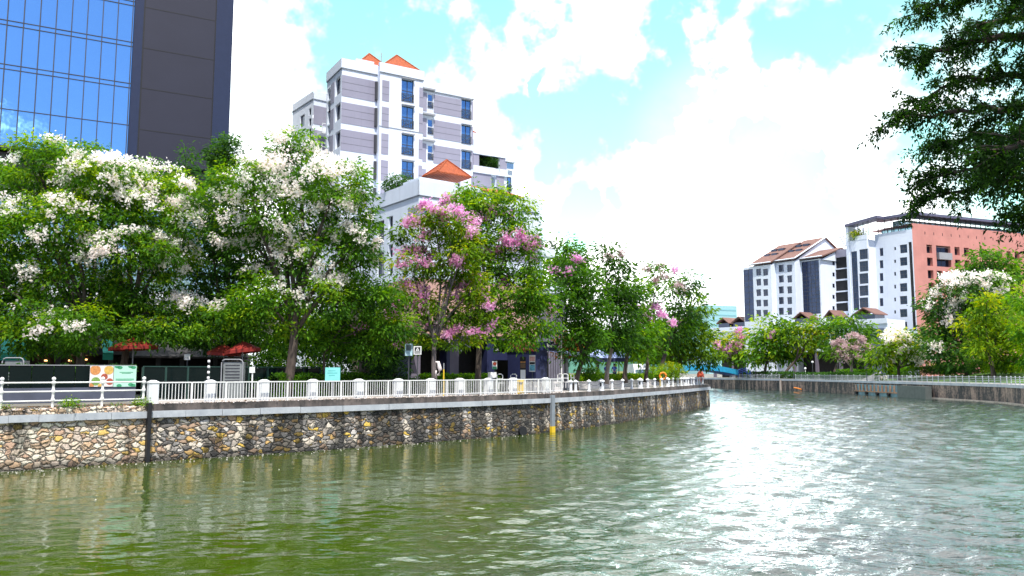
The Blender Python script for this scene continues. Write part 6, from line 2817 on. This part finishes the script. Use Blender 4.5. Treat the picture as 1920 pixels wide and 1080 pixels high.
# mooring platform with ribs and fenders
t = thing('mooring_platform', 'faded blue steel mooring platform with rusty ribs and black fenders', 'platform', (*rb_at_px(1660, -.8).xy, 0))
qa, qb = rb_at_px(1602, -.9), rb_at_px(1680, -.9)
f = Fac(qa, qb)
mb = MB()
f.box(mb, 0, f.len, -.3, 1.9, -.6, 0)
part(mb, 'backing', BLUEG, t)
mb = MB()
for k in range(11):
    x = f.len * (k + .3) / 11
    f.box(mb, x, x + f.len * .03, .75, 1.86, 0, .14)
f.box(mb, 0, f.len, .55, .76, .0, .2)
part(mb, 'rusty_ribs', RUST, t)
for k in range(4):
    x = f.len * (.06 + .26 * k)
    mb = MB()
    mb.tube([f.pt(x, .35, .05), f.pt(x, .35, .45)], .3, 12)
    part(mb, 'fender', TYRE, t)
qa, qb = rb_at_px(1680.5, -1.5), rb_at_px(1733, -1.5)
f = Fac(qa, qb)
mb = MB()
f.box(mb, 0, f.len, -.3, 1.95, -1.0, 0)
part(mb, 'blank_panel', M('panel_grey_green', (.085, .10, .095), .7, var=.2, streak=.4), t)

# steps and ramp walls among the hedges
t = thing('garden_steps', 'pale steps with sloping side wall between hedges', 'steps', (*rb_at_px(1632, 4).xy, RZ))
q = rb_at_px(1636, 4.2)
f = Fac(rb_at_px(1618, 3.6), rb_at_px(1652, 5.0))
mb = MB()
for k in range(6):
    f.box(mb, .3, f.len * .8, RZ, RZ + .17 * (k + 1), -.4 - .4 * k, -.4 * k)
part(mb, 'treads', PLANTW, t)
mb = MB()
mb.hexa([f.pt(.2, RZ, .35), f.pt(f.len, RZ, .35), f.pt(f.len, RZ, .1), f.pt(.2, RZ, .1), f.pt(.2, RZ + .25, .35), f.pt(f.len, RZ + 1.7, .35), f.pt(f.len, RZ + 1.7, .1), f.pt(.2, RZ + .25, .1)])
part(mb, 'side_wall', PLANTW, t)

# ------------------------------------------------------------------ trees of the left bank
GW = 'white blossom trees on the left promenade'
Z0 = DECK
tree('blossom_tree', 'leftmost spreading tree with scattered white blossom over the glass barrier', 47, (153, 150), Z0,
     [(60, 340, 75, 50), (130, 300, 70, 40), (40, 420, 70, 60), (120, 420, 80, 60), (20, 520, 80, 60), (120, 520, 90, 60), (60, 590, 100, 45), (-60, 470, 90, 110), (70, 275, 42, 22),
      (150, 615, 90, 42), (200, 560, 60, 50), (25, 628, 70, 32), (90, 640, 60, 24), (-50, 600, 60, 50)],
     tr=.28, lai=3.0, tint=(.2, .82), group=GW,
     flowers=[(PETW, 'blossom', {0: 60, 1: 40, 2: 40, 3: 70, 4: 36, 5: 44, 6: 40, 7: 30, 8: 14, 9: 30, 10: 40}, .17)])
tree('blossom_tree', 'wide white blossom tree second from left with dense flower sprays', 48.5, (228, 235), Z0,
     [(190, 330, 80, 42), (270, 345, 75, 45), (180, 390, 70, 45), (265, 410, 80, 50), (335, 420, 45, 45), (240, 470, 85, 40), (310, 480, 60, 45), (260, 540, 70, 45), (330, 590, 55, 42), (250, 600, 60, 35), (150, 330, 40, 30), (330, 370, 50, 40), (290, 622, 60, 26), (350, 630, 50, 20), (230, 625, 50, 20)],
     tr=.24, lai=2.8, tint=(.2, .85), group=GW,
     flowers=[(PETW, 'blossom', {0: 210, 1: 190, 2: 110, 3: 110, 4: 70, 5: 190, 6: 130, 7: 70, 8: 80, 9: 20, 10: 70, 11: 60}, .17)])
tree('shade_tree', 'dark green tree with bare trunk between the two white blossom crowns', 52, (436, 432), Z0,
     [(400, 400, 45, 70), (440, 480, 45, 70), (380, 500, 40, 60), (390, 580, 50, 45), (450, 570, 50, 50), (345, 305, 16, 26), (420, 620, 60, 35), (390, 640, 50, 18), (460, 628, 40, 28)], mat=LEAFD, tr=.24, lai=3.2, tint=(.05, .6),
     flowers=[(PETW, 'blossom', {0: 14, 3: 16}, .17)])
tree('round_tree', 'dense round dark green tree against the dark tower edge', 68, (422, 421), Z0,
     [(420, 282, 27, 28, 0), (412, 305, 22, 25, 0), (425, 340, 30, 40, 0)], mat=LEAFD, tr=.22, lai=4.5, leaf=.3)
tree('blossom_tree', 'largest white blossom tree with domed crown and thick leaning trunk', 49, (540, 552), Z0,
     [(470, 345, 70, 50), (550, 320, 80, 45), (630, 350, 70, 50), (440, 420, 55, 55), (540, 410, 85, 55), (650, 410, 55, 50), (490, 480, 75, 45), (590, 480, 75, 45), (668, 455, 40, 38), (500, 560, 80, 45), (610, 560, 70, 45),
      (545, 268, 55, 26), (675, 490, 28, 40), (450, 600, 60, 40), (560, 620, 75, 35)],
     tr=.33, lai=2.7, tint=(.16, .76), group=GW,
     flowers=[(PETW, 'blossom', {0: 210, 1: 260, 2: 220, 3: 110, 4: 180, 5: 130, 6: 160, 7: 170, 8: 90, 9: 60, 10: 50, 11: 60, 12: 40, 13: 20, 14: 20}, .165)])
tree('understory_tree', 'small bushy tree with slim pale trunk right of the largest blossom tree', 51, (606, 610), Z0,
     [(660, 600, 55, 45), (620, 640, 60, 38), (700, 560, 45, 45), (700, 640, 50, 38), (735, 605, 35, 42), (650, 540, 40, 40)], tr=.11, lai=3.3, tint=(.15, .7),
     flowers=[(PETP, 'blossom', {4: 16, 3: 8}, .16), (PETW, 'white_blossom', {0: 16, 5: 20}, .16)])
tree('pink_blossom_tree', 'pink blossom tree with yellowing leaves and straight grey trunk', 53, (817, 812), Z0,
     [(785, 440, 42, 32), (845, 425, 48, 34), (775, 500, 50, 34), (850, 500, 55, 36), (760, 560, 52, 30), (830, 580, 62, 34), (745, 615, 42, 28), (890, 590, 45, 34), (870, 635, 40, 24), (790, 635, 45, 26), (810, 400, 30, 22), (868, 460, 40, 40), (890, 540, 40, 34)],
     mat=LEAFY, tr=.2, lai=2.5, tint=(.18, .75),
     flowers=[(PETP, 'blossom', {0: 80, 1: 84, 2: 66, 3: 60, 4: 90, 5: 40, 6: 34, 8: 44, 10: 70, 7: 26, 11: 50, 12: 30}, .18)], bark=M('bark_grey', (.13, .11, .11), .9, var=.4, scale=6, bump=.6, zs=.25))
tree('pink_blossom_tree', 'tall green and yellow tree with few pink sprays and forking dark limbs', 58, (893, 905), Z0,
     [(900, 385, 55, 30), (955, 395, 52, 34), (885, 430, 40, 30), (965, 450, 48, 36), (995, 490, 30, 42), (925, 500, 48, 34), (970, 560, 50, 36), (1010, 590, 32, 42), (935, 610, 50, 34), (985, 630, 40, 24), (880, 355, 20, 18), (930, 360, 25, 14), (890, 470, 40, 36), (1000, 540, 36, 40), (860, 390, 36, 26)],
     mat=LEAF, tr=.25, lai=2.9, tint=(.22, .85), fork=.5,
     flowers=[(PETP, 'blossom', {3: 90, 4: 60, 2: 46, 5: 44, 7: 24, 1: 34, 12: 40, 14: 40}, .18)])
tree('leaning_tree', 'leaning tree with pinkish top beside the navy kiosk awning', 66, (1078, 1098), BED - .4,
     [(1062, 505, 36, 24), (1095, 530, 44, 36), (1065, 555, 38, 38), (1105, 585, 46, 40), (1075, 615, 42, 36), (1110, 635, 38, 28), (1085, 660, 34, 20)], tr=.23, lai=3.0, tint=(.05, .5), fork=.3,
     flowers=[(PETP, 'blossom', {0: 34, 1: 8}, .2)])
tree('tall_tree', 'tall dark tree with thin topmost twigs and slanting pale trunk', 72, (1136, 1152), BED,
     [(1140, 475, 26, 20), (1160, 500, 32, 26), (1140, 540, 34, 36), (1172, 560, 34, 40), (1150, 600, 42, 40), (1170, 630, 34, 28)], tr=.2, lai=2.6, tint=(.03, .42), fork=.3, bark=BARKP,
     flowers=[(PETD, 'blossom', {0: 14, 1: 14}, .18)])
tree('light_green_tree', 'bright green tree with thick dark trunk behind the lantern bollard', 79, (1172, 1176), BED,
     [(1190, 540, 22, 30), (1195, 580, 28, 36), (1205, 620, 32, 30), (1180, 640, 30, 22), (1200, 655, 28, 16)], tr=.24, lai=3.0, tint=(.3, .8), fork=.3,
     flowers=[(PETP, 'blossom', {2: 10}, .2)])
tree('sparse_tree', 'thin tree with bare forked top and a few pink sprays', 83, (1209, 1222), BED,
     [(1240, 515, 32, 22), (1225, 540, 24, 18), (1210, 585, 26, 20), (1235, 610, 30, 22), (1215, 650, 30, 18)], tr=.2, lai=1.3, tint=(.2, .7), fork=.5, twigs=8,
     flowers=[(PETP, 'blossom', {2: 60, 3: 40, 0: 10}, .24), (PETD, 'dry_blossom', {0: 40, 1: 24}, .2)])
tree('sparse_tree', 'airy tree with grey green top near the quay tip', 90, (1231, 1262), BED,
     [(1285, 530, 26, 26), (1268, 555, 24, 26), (1300, 570, 24, 26), (1280, 600, 32, 30), (1262, 625, 30, 26)], tr=.25, lai=2.0, tint=(.1, .5), fork=.45, twigs=6,
     flowers=[(PETD, 'blossom', {0: 26, 1: 20}, .2)])
tree('quay_tip_tree', 'olive green tree closest to the quay tip with low sweeping branches', 95, (1266, 1280), BED,
     [(1310, 585, 24, 34), (1290, 630, 36, 30), (1315, 635, 24, 34), (1270, 655, 34, 22), (1310, 668, 32, 18), (1330, 672, 16, 14), (1245, 650, 26, 24)], mat=LEAFY, tr=.26, lai=3.0, tint=(.1, .6), fork=.25)
tree('quay_tip_tree', 'dark twin trunk tree set just behind the quay tip tree', 99, (1255, 1258), BED,
     [(1255, 600, 26, 34), (1245, 640, 28, 26), (1275, 615, 26, 30)], mat=LEAFD, tr=.26, lai=3.0, tint=(.1, .6), fork=.3)
tree('background_tree', 'dense bright green tree showing over the crowns right of the white block', 108, (1052, 1052), Z0,
     [(1050, 475, 30, 24, 0), (1080, 485, 24, 22, 0), (1055, 520, 40, 40, 0)], tr=.3, lai=4, tint=(.15, .6))
tree('background_tree', 'green tree filling the gap behind the sparse trunks far along the street', 150, (1120, 1120), Z0,
     [(1100, 640, 40, 30, 0), (1150, 650, 40, 26, 0), (1180, 640, 30, 28, 0)], tr=.3, lai=3.4, tint=(.2, .8))
tree('background_tree', 'pale green tree beyond the cyan bridge at street end', 160, (1225, 1225), Z0,
     [(1215, 655, 30, 24, 0), (1250, 665, 34, 20, 0), (1200, 660, 26, 20, 0)], tr=.3, lai=3.2, tint=(.3, .85))
tree('background_tree', 'shaded tree between the restaurant roof and the big leaning trunk', 62, (505, 505), Z0,
     [(500, 610, 40, 50, 0), (530, 640, 35, 40, 0), (580, 610, 40, 50, 0), (490, 560, 40, 40, 0)], tr=.14, lai=3, tint=(.2, .75), bark=BARKP)
tree('background_tree', 'shaded tree screening the lower floors behind the slim pale trunk', 60, (690, 690), Z0,
     [(690, 620, 50, 40, 0), (640, 650, 50, 40, 0), (730, 640, 30, 40, 0), (720, 570, 30, 40, 0)], mat=LEAFD, tr=.14, lai=3.4, tint=(.05, .5))

# shrubs and hedges of the left bank
line = [tuple(P(px, 697, d).xy) for px, d in ((470, 66), (560, 66), (650, 68), (745, 68))]
hedge('tall_hedge', 'tall dark green hedge screen deep behind the largest blossom tree', line, 2.2, DECK, 5.6, LEAFD, .3, (.0, .5), 55)
q = P(1064, 654, 71)
shrub('red_leaf_shrub', 'red and orange leaved shrub on the kiosk roof edge', (q.x, q.y, q.z - 1.0), (1.5, 1.0, 1.15), LEAFR, .26, 3.2, (.2, 1))
q = P(985, 697, 65)
shrub('red_leaf_shrub', 'reddish twiggy shrub left of the navy kiosk fascia', (q.x, q.y, P(985, 662, 65).z), (1.0, .8, .75), LEAFR, .22, 1.6, (.1, .8))


def bank_hedge(name, lab, px0, px1, off, w, h, mat, leaf, tint, z=DECK, dens=60):
    n = max(2, int(abs(px1 - px0) / 60) + 1)
    line = []
    for i in range(n + 1):
        q_ = line_at_px(px0 + (px1 - px0) * i / n, off)
        line.append((q_[0], q_[1]))
    return hedge(name, lab, line, w, z, h, mat, leaf, tint, dens)


bank_hedge('clipped_hedge', 'mid green hedge behind picket fence below the big leaning trunk', 515, 690, 5.6, 1.0, 1.32, LEAF, .15, (.12, .6))
bank_hedge('clipped_hedge', 'dark low hedge behind picket fence under the signs', 690, 790, 5.6, 1.0, .95, LEAFD, .15, (.1, .6))
bank_hedge('clipped_hedge', 'bright topped hedge around the pink tree trunk', 791, 925, 5.2, 1.1, 1.25, LEAF, .15, (.22, .75))
bank_hedge('planting_hedge', 'low fresh green planting above the white planter wall', 1066, 1300, 5.6, 1.3, .55, LEAF, .22, (.4, .95), BED, 50)
bank_hedge('dark_hedge', 'dark hedge behind the mesh fence in front of the pavilion', 300, 500, 6.6, .8, 1.1, LEAFD, .17, (.05, .5))
bank_hedge('dark_hedge', 'dark leafy planting behind the glass barrier at far left', -60, 250, 5.2, .7, 1.75, LEAFD, .17, (.05, .55))
for px, d, r, h, mt, lab, tn in ((655, 53, 1.1, .8, LEAFD, 'dark broad leaved shrub right of turquoise board', (.1, .5)), (730, 53, 1.3, 1.6, LEAFD, 'tall dark shrub beside the map sign', (.0, .35)),
                                 (700, 52.5, .9, .7, LEAF, 'mottled leafy shrub in the shaded hedge', (.1, .6)), (1255, 86, 1.6, 1.0, LEAFY, 'yellow green shrub at the foot of the quay tip trees', (.4, .9)),
                                 (1230, 84, 1.2, .8, LEAF, 'bright shrub between the last trunks on the bed', (.5, .95)), (1106, 70, .9, .75, LEAF, 'green shrub behind the leaning tree', (.2, .7)),
                                 (520, 52, .9, 1.1, LEAF, 'leafy shrub left of the largest blossom tree trunk', (.2, .7)), (500, 56, 1.2, 1.6, LEAF, 'tall shrub in the shade behind the mesh fence', (.1, .6)),
                                 (585, 54, 1.0, 1.2, LEAF, 'shrub with light leaves right of the largest trunk', (.2, .8))):
    q = P(px, 697, d)
    shrub('shrub', lab, (q.x, q.y, BED if px > 1080 else DECK), (r, r * .8, h), mt, .2, 3.4, tn)

# weeds and fallen petals on the quay edge
for px, off, r, lab in ((14, .25, .22, 'small weed at the foot of the first railing post'), (134, .2, .36, 'largest weed tuft on the pale wall top'), (268, .2, .34, 'weed tuft beside the end railing post'), (222, .2, .16, 'tiny weed on the rubble between railing posts')):
    q, a = on_line(px, off)
    shrub('weed', lab, (q.x, q.y, 2.6), (r, r * .7, r * .62), LEAF, .09, 3.2, (.3, .9), None, 'weed')


def litter(name, n, px0, px1, off0, off1, z, size, mat, on_water=False):
    pos = []
    while len(pos) < n:
        px = random.uniform(px0, px1)
        q_ = line_at_px(px, random.uniform(off0, off1))
        if q_:
            pos.append((q_[0], q_[1], z + random.uniform(0, .02)))
    pos = np.array(pos)
    m = len(pos)
    ax = RNG.normal(size=(m, 3)) * np.array([1, 1, .25])
    nr = np.tile(np.array([0, 0, 1.0]), (m, 1)) + RNG.normal(size=(m, 3)) * .25
    Ls = size * RNG.uniform(.5, 1.4, m)
    V = leaf_quads(pos, ax, nr, Ls, Ls * .8)
    o = link(name, quads_mesh(name, V, RNG.random(m), mat))
    o['kind'] = 'stuff'
    return o


litter('fallen_petals', 900, 0, 285, .02, .45, 2.63, .10, PETW)
litter('fallen_petals', 1500, 286, 1060, -.0, .55, DECK + .01, .09, PETW)
litter('fallen_leaves', 500, 0, 1060, .0, .5, DECK + .012, .10, leafmat('litter_brown', [(0, (.10, .05, .02)), (1, (.36, .20, .06))], .2))
litter('floating_petals', 230, 0, 1000, -1.2, -.12, .012, .07, PETW)
litter('floating_petals', 34, 60, 560, -12, -1.2, .012, .055, PETW)
# loose rubble on the pale wall
mb = MB()
for k in range(150):
    px = random.uniform(-20, 283)
    q, a = on_line(px, random.uniform(.06, .34))
    s_ = random.uniform(.06, .16)
    mb.box((q.x, q.y, 2.62 + s_ * .25), (s_ * 1.6, s_, s_ * .7), random.uniform(0, 3), 0, .7)
o = mb.build('loose_rubble', STONE)
o['kind'] = 'stuff'

# ------------------------------------------------------------------ right bank planting
def gz(px, depth):
    """ground height under a right-bank tree"""
    q_ = P(px, 697, depth)
    best, bd = RZ, 1e9
    for i in idx:
        for j, r_ in enumerate(rows):
            p_ = offs[j][i]
            d_ = (p_[0] - q_.x) ** 2 + (p_[1] - q_.y) ** 2
            if d_ < bd:
                bd, best = d_, lawn_h(r_, RB[i][1])
    return best if bd < 200 else RZ


def rtree(name, lab, depth, tp, blobs, **kw):
    return tree(name, lab, depth, tp, gz(tp[0], depth), blobs, **kw)


rtree('pink_blossom_tree', 'pink blossom tree with yellow top right of the bridge end', 216, (1381, 1376),
      [(1370, 640, 24, 18), (1352, 665, 14, 14), (1385, 660, 20, 20), (1362, 652, 20, 16), (1390, 635, 18, 16)], mat=LEAFY, tr=.3, lai=3.0, tint=(.1, .8),
      flowers=[(PETP, 'blossom', {0: 60, 1: 60, 3: 50, 4: 16}, .55)])
rtree('park_tree', 'bright green domed tree on the far quay with dark shade beneath', 203, (1432, 1440),
      [(1450, 612, 30, 20), (1425, 630, 26, 22), (1470, 630, 28, 24), (1440, 650, 36, 24), (1480, 655, 22, 20), (1415, 665, 24, 20), (1455, 670, 34, 16)], tr=.4, lai=3.2, tint=(.15, .95),
      flowers=[(PETP, 'blossom', {1: 12}, .45)])
rtree('park_tree', 'lime green tree with flat layered crown in the far row', 197, (1462, 1510),
      [(1510, 608, 28, 14), (1530, 622, 26, 16), (1500, 628, 22, 16), (1545, 610, 18, 12), (1525, 645, 26, 14)], mat=LEAFY, tr=.35, lai=3.0, tint=(.2, .9))
rtree('park_tree', 'darker green flat topped tree in front of the grey end box', 188, (1560, 1580),
      [(1590, 600, 26, 14), (1570, 616, 24, 16), (1610, 620, 26, 14), (1590, 640, 34, 16), (1560, 645, 20, 14), (1625, 636, 12, 10)], tr=.35, lai=3.2, tint=(.1, .75))
rtree('bare_blossom_tree', 'nearly leafless dusty pink tree with pale trunk on the far quay', 168, (1597, 1596),
      [(1595, 640, 22, 14), (1575, 655, 17, 14), (1615, 658, 18, 14), (1596, 665, 26, 14), (1622, 670, 10, 12), (1572, 664, 10, 10)], mat=LEAFY, tr=.34, lai=.25, tint=(.1, .4), bark=BARKP, twigs=12,
      flowers=[(PETD, 'dry_blossom', {0: 80, 1: 70, 2: 80, 3: 100, 4: 40, 5: 40}, .36)])
rtree('white_blossom_tree', 'cream and white blossom tree leaning right beside the garden steps', 150, (1685, 1684),
      [(1680, 632, 26, 14), (1650, 660, 24, 18), (1690, 655, 30, 20), (1715, 660, 24, 20), (1670, 680, 24, 14), (1735, 678, 16, 12), (1665, 640, 18, 12), (1640, 672, 14, 14)], mat=LEAFY, tr=.32, lai=2.8, tint=(.15, .8),
      flowers=[(PETW, 'blossom', {0: 110, 2: 120, 3: 110, 4: 50, 5: 20, 6: 70}, .38)])
rtree('small_tree', 'small round green tree against the terracotta wall corner', 175, (1712, 1712),
      [(1700, 632, 16, 14), (1722, 640, 16, 16), (1710, 655, 18, 14)], tr=.22, lai=3.4, tint=(.3, .85))
rtree('large_blossom_tree', 'large rounded tree capped with white blossom on the right lawn', 140, (1815, 1810),
      [(1800, 540, 45, 26), (1850, 535, 40, 24), (1760, 570, 32, 28), (1800, 585, 50, 34), (1850, 590, 40, 36), (1765, 620, 30, 34), (1810, 640, 50, 36), (1760, 655, 28, 22), (1880, 560, 22, 26), (1800, 672, 46, 20)],
      mat=LEAFD, tr=.55, lai=3.6, tint=(.1, .8),
      flowers=[(PETW, 'blossom', {0: 190, 1: 170, 2: 80, 8: 36, 3: 50, 5: 24, 7: 20}, .34)])
rtree('yellowing_tree', 'yellow and olive tree in front of the large blossom capped tree', 127, (1862, 1860),
      [(1850, 575, 34, 22), (1890, 590, 32, 28), (1830, 615, 30, 26), (1870, 630, 44, 34), (1905, 640, 30, 36), (1845, 655, 30, 20), (1890, 675, 36, 16)], mat=LEAFY, tr=.4, lai=2.9, tint=(.18, .72))
rtree('park_tree', 'dark green tree rising behind the blossom cap against the terracotta wall', 165, (1868, 1866),
      [(1850, 490, 36, 24), (1890, 505, 30, 26), (1825, 505, 22, 18), (1870, 530, 46, 30)], tr=.5, lai=3.6, tint=(.15, .65))
rtree('park_tree', 'bright green tree cut by the right edge of the view', 118, (1950, 1940),
      [(1925, 560, 26, 24), (1940, 610, 40, 34), (1915, 620, 22, 14), (1950, 660, 40, 24)], tr=.4, lai=3.2, tint=(.3, .85))


def right_hedge(lab, px0, px1, off, w, h, mat, leaf, tint, zb=None):
    a_, b__ = rb_at_px(px0, off), rb_at_px(px1, off)
    n = 5
    line = [tuple((a_ + (b__ - a_) * i / n).xy) for i in range(n + 1)]
    z = RZ if zb is None else zb
    return hedge('clipped_hedge', lab, line, w, z, h, mat, leaf, tint, 30)


right_hedge('long dark hedge behind the far quay fence under the domed tree', 1400, 1490, 3.6, 1.6, 1.5, LEAFD, .5, (.1, .5))
right_hedge('dark hedge left of the pale garden steps', 1490, 1622, 3.8, 1.6, 1.3, LEAFD, .45, (.1, .6))
right_hedge('lighter upper hedge behind the bare pink tree', 1575, 1640, 8.5, 1.6, 2.0, LEAF, .4, (.2, .7))
right_hedge('upper hedge behind the white blossom tree on the lawn', 1668, 1738, 9.5, 1.8, 1.5, LEAF, .36, (.2, .7), RZ + .9)
right_hedge('dark hedge line at the head of the right lawn', 1740, 1815, 10, 1.6, 1.2, LEAFD, .34, (.1, .5), RZ + 1.3)
right_hedge('small round bush hedge at the foot of the steps', 1646, 1654, 2.2, 1.2, 1.1, LEAF, .3, (.2, .7))
right_hedge('sunny green hedge along the lawn top at the right edge', 1850, 1935, 11, 1.8, 1.0, LEAF, .3, (.5, 1), RZ + 1.5)
for px, d, r, h, lab in ((1770, 150, 3.0, 1.3, 'light green shrub at the foot of the terracotta wall'), (1895, 128, 2.4, 1.4, 'broad shrub under the yellowing tree'), (1845, 134, 2.6, 1.6, 'dark shrub in the shade of the blossom capped tree')):
    q = P(px, 697, d)
    shrub('shrub', lab, (q.x, q.y, gz(px, d)), (r, r * .7, h), LEAF if px == 1770 else LEAFD, .4, 3.2, (.3, .8))

# ------------------------------------------------------------------ overhanging near tree, upper right
foot = Vector((15.6, 14.2, RZ - .1))
t = thing('overhanging_tree', 'dark feathery tree reaching in from the upper right edge', 'tree', foot)
tb = MB()
trunk = [foot, Vector((15.5, 14.3, 5)), Vector((15.2, 14.5, 7.5)), Vector((14.9, 14.6, 10)), Vector((14.7, 14.6, 12.6)), Vector((14.6, 14.6, 15))]
tb.tube(trunk, [.42, .34, .31, .27, .2, .1], 12)
part(tb, 'trunk', BARK, t, True)
lb = MB()
# main limbs: start height index on the trunk, then photo points (px, py, depth)
limbs = [
    (4, [(1982, 4, 15), (1882, -6, 15.5), (1782, -4, 16), (1727, 24, 16)]),
    (4, [(1972, 74, 14.5), (1882, 69, 14.5), (1792, 84, 15), (1712, 112, 15.5)]),
    (3, [(1982, 134, 15), (1902, 144, 15.5), (1812, 149, 16), (1722, 189, 16)]),
    (3, [(1982, 194, 14), (1892, 204, 14), (1802, 209, 14.5), (1690, 220, 15)]),
    (3, [(1982, 244, 15.5), (1902, 254, 16), (1822, 254, 16.5), (1752, 274, 16.5)]),
    (2, [(1992, 314, 14.5), (1912, 309, 14.8), (1832, 314, 15), (1747, 334, 15.4)]),
    (2, [(1992, 339, 15), (1922, 334, 15.5), (1842, 346, 16), (1727, 382, 16)]),
    (4, [(1962, -76, 15), (1872, -66, 15), (1792, -46, 15.5)]),
    (2, [(2022, 379, 13.8), (1972, 404, 14), (1922, 409, 14.2)]),
    (3, [(1982, 284, 13), (1912, 269, 13), (1872, 284, 13.2)]),
    (4, [(1982, 44, 16.5), (1902, 34, 17), (1842, 44, 17)]),
]
stems = []
for si, pts_ in limbs:
    pl = [trunk[si] + Vector((0, 0, rnd(-.6, .6)))] + [P(*p_) for p_ in pts_]
    # gentle sag between points
    fine_ = []
    for i in range(len(pl) - 1):
        for k in range(4):
            f_ = k / 4
            fine_.append(pl[i] + (pl[i + 1] - pl[i]) * f_ + Vector((rnd(-.05, .05), rnd(-.05, .05), rnd(-.05, .05))))
    fine_.append(pl[-1])
    m = len(fine_)
    lb.tube(fine_, [.10 * (1 - i / m) + .012 for i in range(m)], 7)
    stems.append(fine_)
fr_pos, fr_dir = [], []
for fine_ in stems:
    m = len(fine_)
    for i in range(3, m):
        n_side = 3
        for k in range(n_side):
            tdir = (fine_[min(i + 1, m - 1)] - fine_[i - 1]).normalized()
            side = Vector((tdir.y, -tdir.x, 0)) * random.choice((-1, 1))
            d_ = (tdir * rnd(.2, 1.0) + side * rnd(.1, 1.0) + Vector((0, 0, rnd(-.45, .45)))).normalized()
            ln_ = rnd(.3, .95) * (1.0 if i < m - 2 else .7)
            a_ = fine_[i]
            b__ = a_ + d_ * ln_
            lb.tube([a_, a_ + d_ * ln_ * .5 + Vector((0, 0, .04)), b__], [.016, .010, .004], 4)
            for j in range(9):
                f_ = rnd(.12, 1.0)
                fr_pos.append(a_ + d_ * ln_ * f_)
                fr_dir.append((d_ * .9 + Vector((rnd(-1, 1), rnd(-1, 1), rnd(-.7, .35)))).normalized())
part(lb, 'limbs', BARK, t, True)
fp = np.array([tuple(p_) for p_ in fr_pos])
fd_ = np.array([tuple(p_) for p_ in fr_dir])
nf = len(fp)
# each tuft: a loose spray of small leaflets fanning off the twig
npt = 12
ids = np.repeat(np.arange(nf), npt)
m = len(ids)
flen = RNG.uniform(.16, .36, nf)
along = RNG.random(m)
base_ = fp[ids] + fd_[ids] * (flen[ids] * along)[:, None] - np.array([0, 0, 1.0]) * (flen[ids] * along ** 2 * .35)[:, None] + RNG.normal(size=(m, 3)) * .025
ax = fd_[ids] * .7 + RNG.normal(size=(m, 3)) * .75 + np.array([0, 0, -.25])
nr = RNG.normal(size=(m, 3)) * .7 + np.array([0, 0, 1.0])
ft = RNG.uniform(.1, .85, nf)
Ls = RNG.uniform(.055, .115, m)
V = leaf_quads(base_, ax, nr, Ls, Ls * .42)
link('foliage', quads_mesh('foliage', V, ft[ids] + RNG.normal(size=m) * .08, LEAFN), t)
# rest of that tree, overhead out of view, enlarged to shade the foliage
bl = [(np.array((17.5, 15.5, 14.5)), np.array((4.0, 4.0, 2.2))), (np.array((15.5, 11.5, 15.5)), np.array((3.0, 3.5, 1.8))), (np.array((19.5, 13.5, 11.5)), np.array((3.0, 3.5, 2.0))), (np.array((10.5, 11.6, 14.6)), np.array((5.0, 3.2, 1.2))), (np.array((12.5, 9.5, 16.0)), np.array((4.5, 3.0, 1.2)))]
V, T, cl = foliage(bl, .3, 3.0, .3, (.1, .6), .6)
link('shading_upper_crown', quads_mesh('shading_upper_crown', V, T, LEAFN), t)
